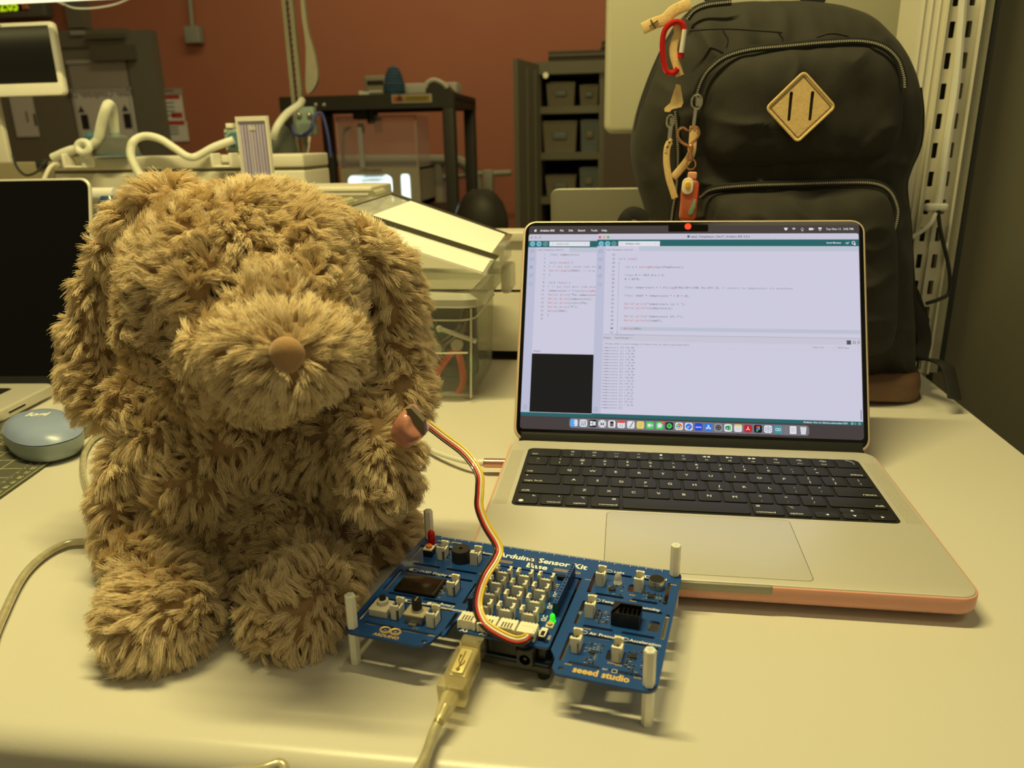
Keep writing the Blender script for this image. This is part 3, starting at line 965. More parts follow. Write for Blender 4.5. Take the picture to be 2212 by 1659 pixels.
cable('thin_white_wire', 'thin pale wire hanging from the pole beside the cart leg', [P(668, 300, 1.7), P(664, 330, 1.7), P(640, 360, 1.7), P(610, 372, 1.7)], .0018, M_white)

# acrylic sign
Ya = 1.16
ct = [P(516, 252, Ya), P(589, 245, Ya), P(600, 396, Ya), P(527, 396, Ya)]
t = thing('acrylic_sign', 'small upright acrylic sign with purple striped card above the plush dog', 'sign', ct[3])
ex = (ct[2] - ct[3]); W2 = ex.length; ex.normalize()
H2 = (ct[0].z - ct[3].z)
ex = Vector((0.985, -0.17, 0)); ez = Vector((0, 0, 1)); en = ex.cross(ez)
MS = basis((0, 0, 0), ex, ez, en)
v, f = plate([(0, 0), (W2, 0), (W2, H2), (0, H2)], [rrect(W2 * .88, H2 * .90, .001, 1, W2 / 2, H2 * .48)], -.003, .003)
b = MB(); b.add(v, f, MS); b.build('frame', M_white, t)
MB().box((W2 / 2, H2 / 2, -.001), (W2 * .9, H2 * .92, .002), MS).build('card', mat('lilac_card', (196, 190, 206), .5, var=.05), t)
b = MB()
random.seed(3)
for k in range(9):
    b.box((W2 * (.12 + .76 * k / 8), H2 * .47, .0006), (W2 * random.choice((.015, .03, .045)), H2 * .86, .0006), MS)
b.build('purple_stripe', mat('purple_ink', (140, 126, 178), .5), t)
b = MB()
b.text('lab', .010, (W2 * .5, H2 * .80), .0015, MS, align='C', bold=.02)
b.text('[·]', .009, (W2 * .5, H2 * .11), .0015, MS, align='C')
b.build('lettering', emat('painted_shine', (205, 200, 210)), t) if False else b.build('lettering', M_white, t)
MB().slab((W2 / 2, -.001, .02), (W2 * 1.05, .003, .06), .002, .001, MS).build('foot', clear('acrylic_foot', (225, 225, 225), .2), t)

# desktop computer at the left, seen from its screen side
Yi = 1.36
br, tr_ = P(138, 206, Yi), P(119, 46, Yi)
mz0, mz1 = br.z, tr_.z
mx = (br.x + tr_.x) / 2 + .003
W2 = 0.545
t = thing('desktop_computer', 'white desktop computer with a dark screen on the opposite desk', 'computer', (mx - W2 / 2, Yi, zb - .15))
base = zb - .15
Hm = mz1 - mz0
chin = P(130, 178, Yi).z - mz0
MM_ = basis((0, 0, mz0 - base), (1, 0, 0), (0, 0, 1), (0, -1, 0))
MB().slab((0, Hm / 2, 0), (W2, Hm, .014), .008, .004, MM_).build('housing', M_white, t)
kx = dep(br) / F_PX
sh = Hm - chin - 8 * kx
MB().box((0, chin + sh / 2, .0075), (W2 - 22 * kx, sh, .001), MM_).build('screen', mat('dark_screen', (14, 13, 9), .18, var=0), t)
MB().slab((0, chin * .48, .0075), (W2 - .004, chin * .92, .002), .006, .001, MM_).build('chin', M_white, t)
MB().ball((P(7, 50, Yi).x - t.location.x, Hm - 5 * kx, .008), .0012, 5, MM_).build('camera', M_dark, t)
px_ = P(10, 300, Yi + .05).x - t.location.x
MB().slab((px_, .04, (mz0 - base) / 2 + .02), (34 * kx, .012, mz0 - base + .04), .004, .003).build('stand', M_cream, t)
MB().slab((px_, .04, .006), (.12, .12, .01), .01, .003).build('stand_foot', M_cream, t)

# strip lamp above the opposite desk
a = P(15, 9.3, 1.285)
lz = a.z
t = thing('strip_lamp', 'long white strip lamp across the top left above the desktop computer', 'lamp', (-.95, 1.26, lz))
MB().box((0, .0125, .022), (1.4, .025, .036)).build('housing', M_cream, t)
MB().box((0, .0125, .002), (1.39, .0246, .004)).build('diffuser', emat('lamp_diffuser', (255, 247, 200), 1.25), t)
cable('lamp_wire', 'thin white wire sagging below the strip lamp', [P(130, 4, 1.3), P(150, 14, 1.3), P(170, 18, 1.3), P(205, 17, 1.3), P(245, 10, 1.3), P(272, 0, 1.3), P(290, -10, 1.3)], .0018, M_white, extra=True)

# monitor back at the upper right, behind the backpack
Yq = 1.30
c = P(1304, 289, Yq)
t = thing('monitor', 'cream back of a large monitor behind the backpack', 'monitor', (c.x + .26, Yq, zb - .15))
base = zb - .15
Mq = basis((-.26, 0, c.z - base), (1, 0, 0), (0, 0, 1), (0, -1, 0))
MB().slab((.26, .20, -.012), (.52, .40, .024), .014, .009, Mq).build('shell', mat('monitor_shell', (176, 172, 150), .45, var=.02, vs=400, bump=.05, bs=900), t)
MB().slab((.26, .20, -.026), (.515, .395, .006), .012, .002, Mq).build('front_bezel', M_white, t)
MB().slab((0.06, .05, (c.z - base) / 2 + .05), (.12, .014, c.z - base + .1), .006, .004).build('stand', MATS['monitor_shell'], t)
MB().slab((0.06, .06, .006), (.2, .16, .01), .02, .003).build('stand_foot', MATS['monitor_shell'], t)

# grey screen partition beyond it
a = P(1872, 20, 1.62)
MB().box((a.x + .22, 1.64, .2), (.44, .03, 1.9)).build('partition_panel', mat('partition_cloth', (112, 104, 78), .9, bump=.3, bs=800), None)
tag(bpy.data.objects['partition_panel'], 'grey cloth partition rising between the backpack and the slotted upright', 'partition')

# silver laptop lid on the opposite desk
Yl = 1.16
tl = P(1189, 407, Yl)
W2 = .30
t = thing('silver_laptop', 'silver laptop with its lid back toward us behind the pink-edged laptop', 'laptop', (tl.x + W2 / 2, Yl, 0.0))
Hl = tl.z
Ml = basis((0, 0.03, 0.0), (1, 0, 0), (0, -.13, .99), (0, -.99, -.13))
M_sil = mat('silver_aluminium', (150, 148, 134), .4, .6, var=.02, vs=500)
MB().slab((0, Hl / 2 + .002, 0), (W2, Hl + .0, .005), .012, .0022, Ml).build('lid', M_sil, t)
MB().slab((0, .14, .008), (W2, .21, .013), .012, .004).build('base', M_sil, t)
desk2 = thing('opposite_desk', 'cream desk of the workstation behind the divider', 'desk', (-.5, 1.4, FL))
zd = -.012 - FL
MB().box((0, -.02, zd), (2.2, .72, .024)).build('desktop', M_cream, desk2)
for x in (-1.0, 1.0):
    MB().box((x, 0, (zd - .012) / 2), (.05, .6, zd - .012)).build('leg', MATS['leg_metal'], desk2)
# raise the things of the other desk: stands on blocks of its back shelf
sh = thing('back_shelf', 'cream back shelf of the opposite desk under the raceway', 'shelf', (-.62, 1.36, 0))
MB().box((0, .10, (zb - .15) - .012), (1.95, .34, .020)).build('shelf_board', M_cream, sh)
for x in (-.9, .9):
    MB().box((x, .1, (zb - .172) / 2), (.03, .3, zb - .172)).build('side_panel', M_cream, sh)

# cream box, pouch and roll just behind the divider
Yb = 1.08
x0, z0, w_, h_ = quad_frame((604, 405), (808, 470), Yb)
t = thing('cream_box', 'cream ridged box behind the clear paper case', 'box', (x0 + w_ / 2, Yb, 0))
hb = z0 + h_
MB().slab((0, .05, hb / 2), (w_, .1, hb), .004, .003).build('box_body', M_cream, t)
for k, pz in enumerate((.004, .010, .020)):
    MB().box((0, -.0015, hb - pz), (w_ * .985, .004, .0025)).build('ridge', M_white, t)
p = P(222, 462, 1.10)
t = thing('blue_pouch', 'shiny blue plastic pouch between the dark laptop and the plush dog', 'pouch', (p.x, 1.10, 0))
zc = p.z
b = MB(); b.ball((0, .02, zc * .55), (.034, .03, zc * .62), 10); b.build('pouch_body', mat('blue_film', (52, 84, 128), .15, coat=.5, bump=.6, bs=60), t)
MB().slab((.006, -.012, zc + .004), (.012, .002, .010), .002, .0005).build('painted_shine', M_white, t)  # white sliver painted in for the glare on the blue film
p = P(212, 421, 1.14)
t = thing('paper_roll', 'white paper roll behind the blue pouch', 'paper roll', (p.x, 1.14, 0))
MB().tube([(-.03, 0, p.z), (.03, 0, p.z)], .011, 16).build('roll', M_paper, t)
MB().tube([(-.032, 0, p.z), (-.029, 0, p.z)], .004, 10).build('core', M_greyp, t)
MB().box((0, .012, p.z / 2 - .006), (.05, .006, p.z - .012)).build('holder', M_cream, t)
pts = []
random.seed(5)
for k in range(14):
    pts.append(P(458 + 44 * random.random(), 404 + 9 * random.random(), 1.07 + .03 * random.random()))
t = thing('cable_tangle', 'tangle of thin black wire showing over the top of the plush dog', 'cable', P(480, 412, 1.08))
MB().tube(rel(t, spline(pts, 6)), .0012, 5).build('wire', M_dark, t)
q = rel(t, [P(480, 412, 1.08)])[0]
MB().box((q.x, q.y, -t.location.z / 2 - .004), (.05, .03, t.location.z - .008)).build('wire_stand', M_cream, t)
# ------------------------------------------------------------------ clear bin with tools, paper case on top
M_tub = clear('frosted_plastic', (214, 216, 204), .12, .22, .03)
M_rim = clear('frosted_rim', (222, 222, 206), .42, .2, .12)
fb = Pz(1022, 871, 0.0)
bx1, by0 = fb.x, fb.y
by1, bx0 = 0.962, fb.x - 0.33
rz_ = P(1052, 640, by0 - .006).z
t = thing('clear_bin', 'frosted clear plastic bin of tools behind the plush dog', 'bin', ((bx0 + bx1) / 2, (by0 + by1) / 2, 0))
W2, D2 = bx1 - bx0, by1 - by0
b = MB()
def ring_(k, z):
    return [(x, y, z) for x, y in rrect(W2 + k, D2 + k, .02, 5)]
b.rings([ring_(-.01, .0015), ring_(0, .008), ring_(.008, rz_ * .9), ring_(.010, rz_)], cap1=False)
b.build('tub', M_tub, t)
b = MB()
b.rings([ring_(.010, rz_ - .012), ring_(.026, rz_ - .012), ring_(.028, rz_ - .003), ring_(.020, rz_ + .003), ring_(.0, rz_ + .003), ring_(-.004, rz_ - .002)], cap0=False, cap1=False)
b.build('rim', M_rim, t)
b = MB()
for z in (rz_ * .78,):
    b.tube([(x, y, z) for x, y, _ in ring_(.0085, z)], .0011, 6, closed=True)
b.tube([(-W2 / 2, -D2 / 2 - .003, .035), (W2 * .32, -D2 / 2 - .003, .035), (W2 * .32, -D2 / 2 - .004, .058), (W2 * .49, -D2 / 2 - .004, .06)], .001, 6)
for x in (-W2 / 2, W2 / 2):
    b.tube([(x * .985, -D2 / 2 * .985, .006), (x * 1.01, -D2 / 2 * 1.01, rz_ * .88)], .0012, 6)
b.build('moulded_rib', M_rim, t)
c = rel(t, [P(1098, 597, .93)])[0]
b = MB()
b.slab((c.x, c.y, c.z), (.012, .05, .034), .005, .004)
b.slab((c.x - .012, c.y, c.z + .012), (.02, .055, .010), .004, .003)
b.build('latch', M_rim, t)
M_or = mat('orange_grip', (226, 92, 40), .4)
M_gr = mat('green_grip', (84, 128, 70), .45)
M_st = mat('tool_steel', (120, 116, 104), .35, .7)
def pliers(name, lab, c, grip, ang, s=1.0, tilt=0.9):
    q = thing(name, lab, 'tool', c, ang, 'tools in the bin')
    MT = Matrix.Rotation(tilt, 4, 'Y')
    for sg in (-1, 1):
        MB().tube(spline([(-.002 * sg, 0, .0), (.008 * sg, 0, -.02), (.016 * sg, 0, -.045), (.010 * sg, 0, -.072)], 5), .0045 * s, 8, M=MT).build('handle', grip, q)
    MB().cyl((0, 0, .004), .007, .008, 14, M=MT @ Matrix.Rotation(pi / 2, 4, 'X')).build('pivot', mat('pale_pivot', (190, 188, 170), .4, .3), q)
    b = MB()
    for sg in (-1, 1):
        b.slab((.0025 * sg, 0, .022), (.0045, .007, .036), .002, .001, MT)
    b.build('jaw', M_st, q)
    return q
pliers('pliers', 'pliers with orange grips lying at the right front inside the clear bin', P(988, 742, by0 + .035), M_or, .1, .95, .25)
pliers('scissors', 'cutter with orange loops at the left inside the clear bin', P(950, 748, by0 + .030), M_or, -.3, .95, .9)
q = thing('green_shears', 'green curved handles inside the clear bin', 'tool', P(936, 740, by0 + .055), 0, 'tools in the bin')
MB().tube(spline([(-.05, 0, .03), (-.01, 0, .022), (.03, 0, .0), (.045, 0, -.03), (.03, .01, -.06)], 6), .006, 8).build('handle', M_gr, q)
MB().tube(spline([(-.04, 0, .0), (-.01, -.004, -.004), (.012, -.004, -.02), (.0, 0, -.04), (-.03, 0, -.045)], 6), .003, 8).build('inner_handle', mat('pale_green', (150, 160, 120), .5), q)
MB().slab((-.06, .0, .045), (.012, .01, .07), .003, .002).build('blade', M_st, q)
q = thing('paper_stick', 'pale stick lying across the tools in the clear bin', 'stick', P(990, 722, by0 + .014), 0, 'tools in the bin')
MB().tube([(-.02, 0, .006), (.02, 0, -.008)], .0028, 8).build('stick_body', M_paper, q)
MB().ball((-.021, 0, .006), .0042, 6).build('stick_end', M_paper, q)
q = thing('dark_pouch', 'dark green pouch at the back inside the clear bin', 'pouch', P(945, 725, by0 + .085))
MB().slab((0, 0, 0), (.10, .03, .105), .015, .012).build('pouch_body', mat('dark_green_cloth', (58, 62, 50), .8), q)
MB().slab((0, -.0165, .035), (.08, .003, .02), .004, .001).build('flap', mat('dark_green_flap', (74, 76, 60), .8), q)
q = thing('tan_card', 'tan folded card standing at the left back inside the clear bin', 'card', (P(945, 700, by0 + .075).x, by0 + .075, .004))
MB().box((0, 0, .055), (.06, .002, .105), Matrix.Rotation(.15, 4, 'Z')).build('card_body', mat('tan_card', (176, 150, 106), .8), q)
MB().box((0, .008, .05), (.06, .002, .095), Matrix.Rotation(-.1, 4, 'Z')).build('card_back', MATS['tan_card'], q)
q = thing('dark_strip', 'dark strip lying near the right wall inside the clear bin', 'strip', (bx1 - .016, by0 + .08, .06))
MB().slab((0, 0, 0), (.004, .09, .014), .002, .001, Matrix.Rotation(.35, 4, 'X')).build('strip_body', M_dark, q)
MB().slab((-.003, .02, .01), (.003, .02, .012), .002, .001).build('strip_tab', M_greyp, q)

# clear paper case leaning on the bin
F0, F1 = P(740, 444, .84), P(1078, 551, .825)
B1 = P(1106, 507, .925)
B0 = P(842, 413, .935)
G1 = P(1050, 596, .792)
dn = G1 - F1
case = thing('paper_case', 'clear plastic paper case with dark rim leaning on the bin', 'case', G1)
def cp(u, v, h):
    """u along the long front edge, v towards the back, h down the front face"""
    return (F0.lerp(F1, u)).lerp(B0.lerp(B1, u), v) + dn * h - G1
def hexa(b, u0, u1, v0, v1, h0, h1):
    v = [cp(u, vv, h) for h in (h1, h0) for vv in (v0, v1) for u in (u0, u1)]
    b.add(v, [(0, 2, 3, 1), (4, 5, 7, 6), (0, 1, 5, 4), (2, 6, 7, 3), (0, 4, 6, 2), (1, 3, 7, 5)])
M_case = clear('case_plastic', (225, 225, 220), .08, .06)
b = MB(); hexa(b, 0.0, 1.0, 0.0, 1.0, .10, .12); hexa(b, 0.01, .99, .005, .02, .12, 1.0); hexa(b, .01, .99, .98, .995, .12, 1.0)
hexa(b, .0, .012, .0, 1, .12, 1.0); hexa(b, .985, .997, .0, 1, .12, 1.0); hexa(b, 0, 1, 0, 1, .98, 1.0)
b.build('shell', M_case, case)
M_rimd = mat('case_rim', (62, 60, 48), .2, coat=.6)
b = MB(); hexa(b, -.01, 1.0, -.015, .01, .02, .20); b.build('front_rim', M_rimd, case)
b = MB(); hexa(b, .965, 1.005, 0.0, 1.0, .0, .16); b.build('side_rim', mat('case_rim_clear', (120, 116, 96), .15, coat=.6), case)
b = MB(); hexa(b, -.01, 1.0, .97, 1.01, .0, .14); b.build('back_rim', M_rimd, case)
b = MB(); hexa(b, -.01, .03, 0, 1, .0, .14); b.build('side_rim', MATS['case_rim_clear'], case)
b = MB(); hexa(b, .19, .955, .03, .965, .055, .075); b.build('top_sheet', M_paper, case)
b = MB(); hexa(b, .05, .972, -.012, .0, .30, .88); b.build('front_sheet', M_paper, case)
b = MB(); hexa(b, .05, .972, -.010, .0, .90, .98); b.build('lower_sheet', M_greyp, case)
b = MB(); hexa(b, .02, .985, -.014, -.004, .25, .29); b.build('white_lip', M_white, case)
for v0 in (.06, .72):
    b = MB()
    b.tube([cp(-.03, v0, .1), cp(-.03, v0 + .22, .1)], .006, 10)
    b.build('hinge', mat('hinge_plastic', (176, 172, 140), .15, coat=.5), case)
b = MB()
c = cp(1.02, .55, .35)
b.slab((c.x, c.y, c.z), (.010, .035, .020), .004, .003)
b.build('latch', clear('latch_plastic', (225, 225, 220), .25), case)

# ------------------------------------------------------------------ dark-screened laptop at the left
M_alu = mat('laptop_aluminium', (212, 208, 196), .42, .35, var=.015, vs=1500, bump=.04, bs=3000)
M_key = mat('key_plastic', (26, 26, 27), .55, var=.05)
M_leg = mat('key_legend', (225, 225, 222), .6, var=0, emit=(225, 225, 222), es=.12)
Hc = Pz(121, 827, .016)
AL = .087
ll = thing('grey_laptop', 'open grey laptop with a dark blank screen at the left edge', 'laptop', (Hc.x, Hc.y, 0), AL)
def LL(p):
    d = Vector(p) - ll.location
    return Vector((d.x * cos(AL) + d.y * sin(AL), -d.x * sin(AL) + d.y * cos(AL), d.z))
WL, DL = .3557, .248
MB().slab((-WL / 2, -DL / 2, .0095), (WL, DL, .013), .012, .003).build('base', M_alu, ll)
tr_ = LL(P(194, 383, .862))
lv = Vector((0, tr_.y, tr_.z - .012)); Ln = lv.length; lv.normalize()
Mll = basis((tr_.x, 0, .012), (1, 0, 0), lv, Vector((1, 0, 0)).cross(lv))
MB().slab((-WL / 2, Ln / 2, -.0025), (WL, Ln, .005), .012, .002, Mll).build('lid', M_alu, ll)
MB().slab((-WL / 2, Ln / 2 + .001, .0003), (WL - .005, Ln - .008, .001), .010, .0002, Mll).build('screen', mat('off_screen', (7, 7, 7), .08, var=0, spec=.2), ll)
MB().box((-WL / 2, .006, .0012), (WL - .03, .012, .0012), Mll).build('hinge_cover', mat('hinge_black', (30, 30, 30), .4), ll)
kz = .016
MB().slab((-WL / 2, -.078, kz), (.279, .113, .0006), .004, .0002).build('keyboard_well', M_key, ll)
k = 0
rows_ = [(1.5,) + (1,) * 13, (1,) * 13 + (1.5,), (1.5,) + (1,) * 13, (1.75,) + (1,) * 11 + (1.75,)]
for r, row in enumerate(rows_):
    x = -WL / 2 - .1385
    for wk in row:
        kw = wk * .0191
        if x > -WL / 2 + .0:
            o = MB().slab((x + kw / 2, -.032 - r * .0188, kz + .0008), (kw - .0026, .0164, .0012), .002, .0004, n=2).build('key', M_key, ll)
            MB().box((x + kw / 2, -.034 - r * .0188, kz + .0016), (.006, .0008, .0001)).build('legend', M_leg, o)
        x += kw
b = MB()
sl = LL(Pz(92, 881, .010))
b.slab((.0003, sl.y, .0095), (.0012, .027, .0026), .0005, .0003)
b.build('card_slot', mat('slot_black', (22, 20, 16), .6), ll)
MB().box((.0008, sl.y, .0112), (.0004, .029, .0008)).build('slot_edge', M_white, ll)
b = MB()
for x in (-.03, -WL + .03):
    for y in (-.03, -DL + .03):
        b.cyl((x, y, .0015), .006, .003, 10)
b.build('rubber_foot', M_dark, ll, kind=None)

# ------------------------------------------------------------------ cutting mat and mouse
MA = .137
mc = Pz(0, 1080, 0)
cm = thing('cutting_mat', 'dark cutting mat with pale grid under the blue mouse', 'mat', (mc.x, mc.y, 0), MA)
M_mat = mat('mat_vinyl', (84, 84, 72), .6, var=.04)
M_line = mat('mat_line', (214, 210, 176), .6, var=0)
MB().slab((-.225, .0, .0014), (.45, .38, .0026), .006, .0006).build('mat_sheet', M_mat, cm)
MB().box((-.0006, 0, .00275), (.0012, .376, .0002)).build('edge_line', mat('mat_edge', (150, 152, 112), .6), cm)
b = MB()
b.box((-.0165, 0, .0028), (.0007, .35, .0002))
for k in range(0, 20):
    b.box((-.0165 - .02 * k, 0, .0028), (.0005, .35, .0002))
    if k < 17:
        b.box((-.215, -.16 + .02 * k, .0028), (.40, .0005, .0002))
for k in range(35):
    b.box((-.0150, -.17 + .01 * k, .0028), (.003, .0006, .0002))
for k in range(-4, 9):
    q = Matrix.Rotation(.55, 4, 'Z')
    b.box((-.13, .02 + .06 * k, .0028), (.20, .0005, .0002), T(-.1, 0, 0) @ q @ T(.1, 0, 0)) if -1 < k < 2 else None
b.build('grid_line', M_line, cm)
b = MB()
lab0 = Pz(10, 1046, 0)
dd = Vector((lab0.x - mc.x, lab0.y - mc.y))
yl = -dd.x * sin(MA) + dd.y * cos(MA)
for k in range(-8, 9):
    b.text(str(19 + k), .0058, (-.0085, yl + .01 * k - .002), .0029, None, align='C', rot=-pi / 2, bold=.01)
b.build('numbers', M_line, cm)

mo = Pz(100, 966, .003)
ms = thing('blue_mouse', 'pale blue computer mouse resting on the cutting mat', 'mouse', (mo.x, mo.y, .0027), -.62)
def mouse_ring(z, kx, ky, n=40):
    out = []
    for k in range(n):
        a = 2 * pi * k / n
        ca, sa = cos(a), sin(a)
        out.append((.054 * kx * math.copysign(abs(ca) ** .85, ca), .031 * ky * math.copysign(abs(sa) ** .85, sa), z))
    return out
M_mo = mat('blue_mouse_side', (150, 164, 168), .35)
M_mt = mat('blue_mouse_top', (142, 158, 194), .3)
MB().rings([mouse_ring(0, .84, .82), mouse_ring(.003, .93, .92), mouse_ring(.010, .99, .99), mouse_ring(.0185, 1, 1)]).build('side_shell', M_mo, ms)
MB().rings([mouse_ring(.0185, .975, .965), mouse_ring(.0196, .975, .965)]).build('seam', M_dark, ms)
MB().rings([mouse_ring(.0196, .995, .995), mouse_ring(.024, .93, .92), mouse_ring(.0285, .78, .78), mouse_ring(.0315, .55, .56), mouse_ring(.0328, .28, .28), mouse_ring(.0332, .05, .05)]).build('top_shell', M_mt, ms, angle=60)
b = MB()
b.text('logi', .015, (-.002, -.003), .0334, None, align='C', bold=.035, rot=.75)
b.build('lettering', mat('mouse_print', (236, 236, 230), .5), ms)
# ------------------------------------------------------------------ the pink-cased laptop
LZ = 19.66
lap = thing('laptop', 'open laptop in a pink case showing a code window, right of the plush dog', 'laptop', (.0647, .6505, 0), -.00897)
M_pink = mat('pink_case', (214, 158, 142), .35, sss=.2, var=.03)
def LM():
    return MB(.001)
# pink bottom case, aluminium base
b = LM()
b.rings([[(x, y, z) for x, y in rrect(315.6 - 2 * q, 224.2 - 2 * q, 14 - min(q, 8), 8, 0, -110.6)] for q, z in ((17, 3.3), (10, 3.8), (6, 4.8), (3, 6.2), (1.1, 8.0), (.2, 10), (0, 12), (0, 18.0), (.3, 18.5), (1.2, 18.7))])
b.build('case_shell', M_pink, lap)
b = LM(); b.slab((0, -110.6, LZ - 5.4), (312.6, 221.2, 10.8), 11.5, .9); b.build('base', M_alu, lap)
for x in (-130, 130):
    for y in (-25, -200):
        MB(.001).cyl((x, y, 1.7), 9, 3.4, 18).build('rubber_foot', M_dark, lap)
b = LM(); b.slab((-6, -221.9, LZ - 3.0), (84, 3.4, 5.6), 1.6, .8); b.build('finger_notch', mat('notch_aluminium', (150, 148, 138), .45, .4), lap)
for s in (-1, 1):
    b = LM()
    for k in range(9):
        b.box((s * (143.6 + k * 1.22), -77, LZ + .02), (.42, 106, .12))
    b.build('speaker_grille', mat('grille_holes', (158, 152, 132), .6), lap)
KT, KH, KW = 18.4, 112.7, 279.5
b = LM(); b.slab((0, -KT - KH / 2, LZ - .05), (KW, KH, .5), 5, .1); b.build('keyboard_well', mat('well_black', (20, 20, 21), .6), lap)
TF = 6.9
b = LM(); b.slab((-2.6, -221.2 + TF + 40, LZ + .02), (129.8, 80.6, .10), 4, .03); b.build('trackpad_gap', mat('trackpad_gap_grey', (70, 68, 58), .6), lap)
b = LM(); b.slab((-2.6, -221.2 + TF + 40, LZ + .06), (129.1, 80, .14), 3.8, .05); b.build('trackpad', mat('trackpad_glass', (196, 193, 182), .35, .2, var=.03, vs=2500), lap)
rows = [
 [('esc', 1.5, 'L')] + [(('☼', '☀', '▭', '⌕', '♦', '☾', '◀◀', '▶II', '▶▶', '◁', '◁)', '◁))')[i] + '|F%d' % (i + 1), 1, 'F') for i in range(12)] + [('', 1, 'T')],
 [(c, 1, 'D') for c in ('~|`', '!|1', '@|2', '#|3', '$|4', '%|5', '^|6', '&|7', '*|8', '(|9', ')|0', '_|-', '+|=')] + [('delete', 1.5, 'R')],
 [('tab', 1.5, 'L')] + [(c, 1, 'C') for c in 'QWERTYUIOP'] + [('{|[', 1, 'D'), ('}|]', 1, 'D'), ('||\\', 1, 'D')],
 [('•|caps lock', 1.75, 'L')] + [(c, 1, 'C') for c in 'ASDFGHJKL'] + [(':|;', 1, 'D'), ('"|\'', 1, 'D'), ('return', 1.75, 'R')],
 [('shift', 2.25, 'L')] + [(c, 1, 'C') for c in 'ZXCVBNM'] + [('<|,', 1, 'D'), ('>|.', 1, 'D'), ('?|/', 1, 'D'), ('shift', 2.25, 'R')],
 [('fn|⊕', 1, 'N'), ('^|control', 1, 'M'), ('⌥|option', 1, 'M'), ('⌘|command', 1.25, 'M'), ('', 5, 'C'), ('⌘|command', 1.25, 'W'), ('⌥|option', 1, 'W'), ('◀', 1, 'A'), ('▲|▼', 1, 'V'), ('▶', 1, 'A')]]
U_ = (KW - 3.6) / 14.5
RP = (KH - 2.4) / 6
M_keyside = M_key
for r, row in enumerate(rows):
    x = -KW / 2 + 1.8
    yc = -KT - 1.6 - RP * (r + .5) + .4
    for txt, wk, st in row:
        kw = wk * U_ - 2.5
        cx = x + wk * U_ / 2
        kh = RP - 2.3
        parts_ = []
        if st == 'A':
            parts_.append((cx, yc - kh / 4 - .1, kw, kh / 2 - .4))
        elif st == 'V':
            parts_ += [(cx, yc + kh / 4 + .1, kw, kh / 2 - .3), (cx, yc - kh / 4 - .1, kw, kh / 2 - .3)]
        else:
            parts_.append((cx, yc, kw, kh))
        for i, (kx, ky, w_, h_) in enumerate(parts_):
            b = LM(); b.slab((kx, ky, LZ + .75), (w_, h_, 1.3), 1.7, .35, n=3)
            key = b.build('key', M_key, lap)
            g = LM(); zt_ = LZ + 1.46
            L0, R0, B0_, T0 = kx - w_ / 2, kx + w_ / 2, ky - h_ / 2, ky + h_ / 2
            if st == 'C' and txt:
                g.text(txt, 5.0, (kx, ky - 1.7), zt_, align='C')
                if txt in 'FJ':
                    g.box((kx, B0_ + 1.8, zt_), (3, .4, .05))
            elif st == 'D':
                u_, d_ = ('|', '\\') if txt == '||\\' else txt.split('|')
                g.text(u_, 4.3, (kx, ky + 1.8), zt_, align='C')
                g.text(d_, 4.3, (kx, ky - 5.0), zt_, align='C')
            elif st == 'F':
                u_, d_ = txt.split('|')
                g.text(u_, 3.8, (kx, ky + 1.2), zt_, align='C')
                g.text(d_, 2.8, (kx, ky - 5.2), zt_, align='C')
            elif st == 'T':
                g.tube([(kx + 5.6 * cos(a), ky + 5.6 * sin(a), zt_) for a in np.linspace(-.4, 1.6, 10)], .14, 5)
            elif st == 'L':
                tt = txt.split('|')
                g.text(tt[-1], 3.9, (L0 + 2.0, B0_ + 2.2), zt_)
                if len(tt) > 1:
                    g.cyl((L0 + 3, T0 - 3, zt_), .7, .05, 10)
            elif st == 'R':
                g.text(txt, 3.9, (R0 - 2.0, B0_ + 2.2), zt_, align='R')
            elif st in 'MN':
                u_, d_ = txt.split('|')
                if st == 'N':
                    g.text('fn', 3.6, (R0 - 2.2, T0 - 4.5), zt_, align='R')
                    g.cyl((L0 + 4.0, B0_ + 3.6, zt_), 1.9, .05, 16)
                else:
                    g.text(u_, 3.8, (R0 - 2.2, T0 - 4.5), zt_, align='R')
                    g.text(d_, 3.5, (R0 - 1.4, B0_ + 2.2), zt_, align='R')
            elif st == 'W':
                u_, d_ = txt.split('|')
                g.text(u_, 3.8, (L0 + 2.2, T0 - 4.5), zt_)
                g.text(d_, 3.5, (L0 + 1.4, B0_ + 2.2), zt_)
            elif st in 'AV':
                g.text(txt.split('|')[i], 3.0, (kx, ky - 1.1), zt_, align='C')
            if g.v:
                g.build('legend', M_leg, key, smooth=False)
        x += wk * U_

# lid: x across, v up along the lid, n towards the viewer
LA = 1.0987
ML = basis((0, -1.0, LZ - 9.35), (1, 0, 0), (0, cos(LA), sin(LA)), (0, -sin(LA), cos(LA)))
b = LM(); b.slab((0, 115.2, -2.2), (312.6, 212, 4.2), 11.5, 1.2, ML); b.build('lid', mat('lid_aluminium', (226, 214, 190), .35, .3, var=.01), lap)
b = LM(); b.slab((0, 115.3, -3.6), (314.6, 213.6, 4.2), 12.2, 1.6, ML); b.build('lid_case', M_pink, lap)
b = LM(); b.slab((0, 115.6, .1), (309.4, 208.6, .5), 10, .1, ML); b.build('bezel', mat('bezel_glass', (9, 9, 10), .12, var=0, spec=.35), lap)
b = LM(); b.slab((0, 11.5, .0), (300, 9, 1.2), 1, .3, ML); b.build('hinge_cover', mat('hinge_black', (30, 30, 30), .4), lap)
b = LM(); b.slab((0, 6, -4.5), (304, 15, 7), 3, 2.5, ML); b.build('hinge_barrel', MATS['hinge_black'], lap)
b = LM(); b.box((0, 16.6, .5), (302, .35, .2), ML); b.build('bezel_lip', mat('lip_grey', (70, 70, 66), .5), lap)

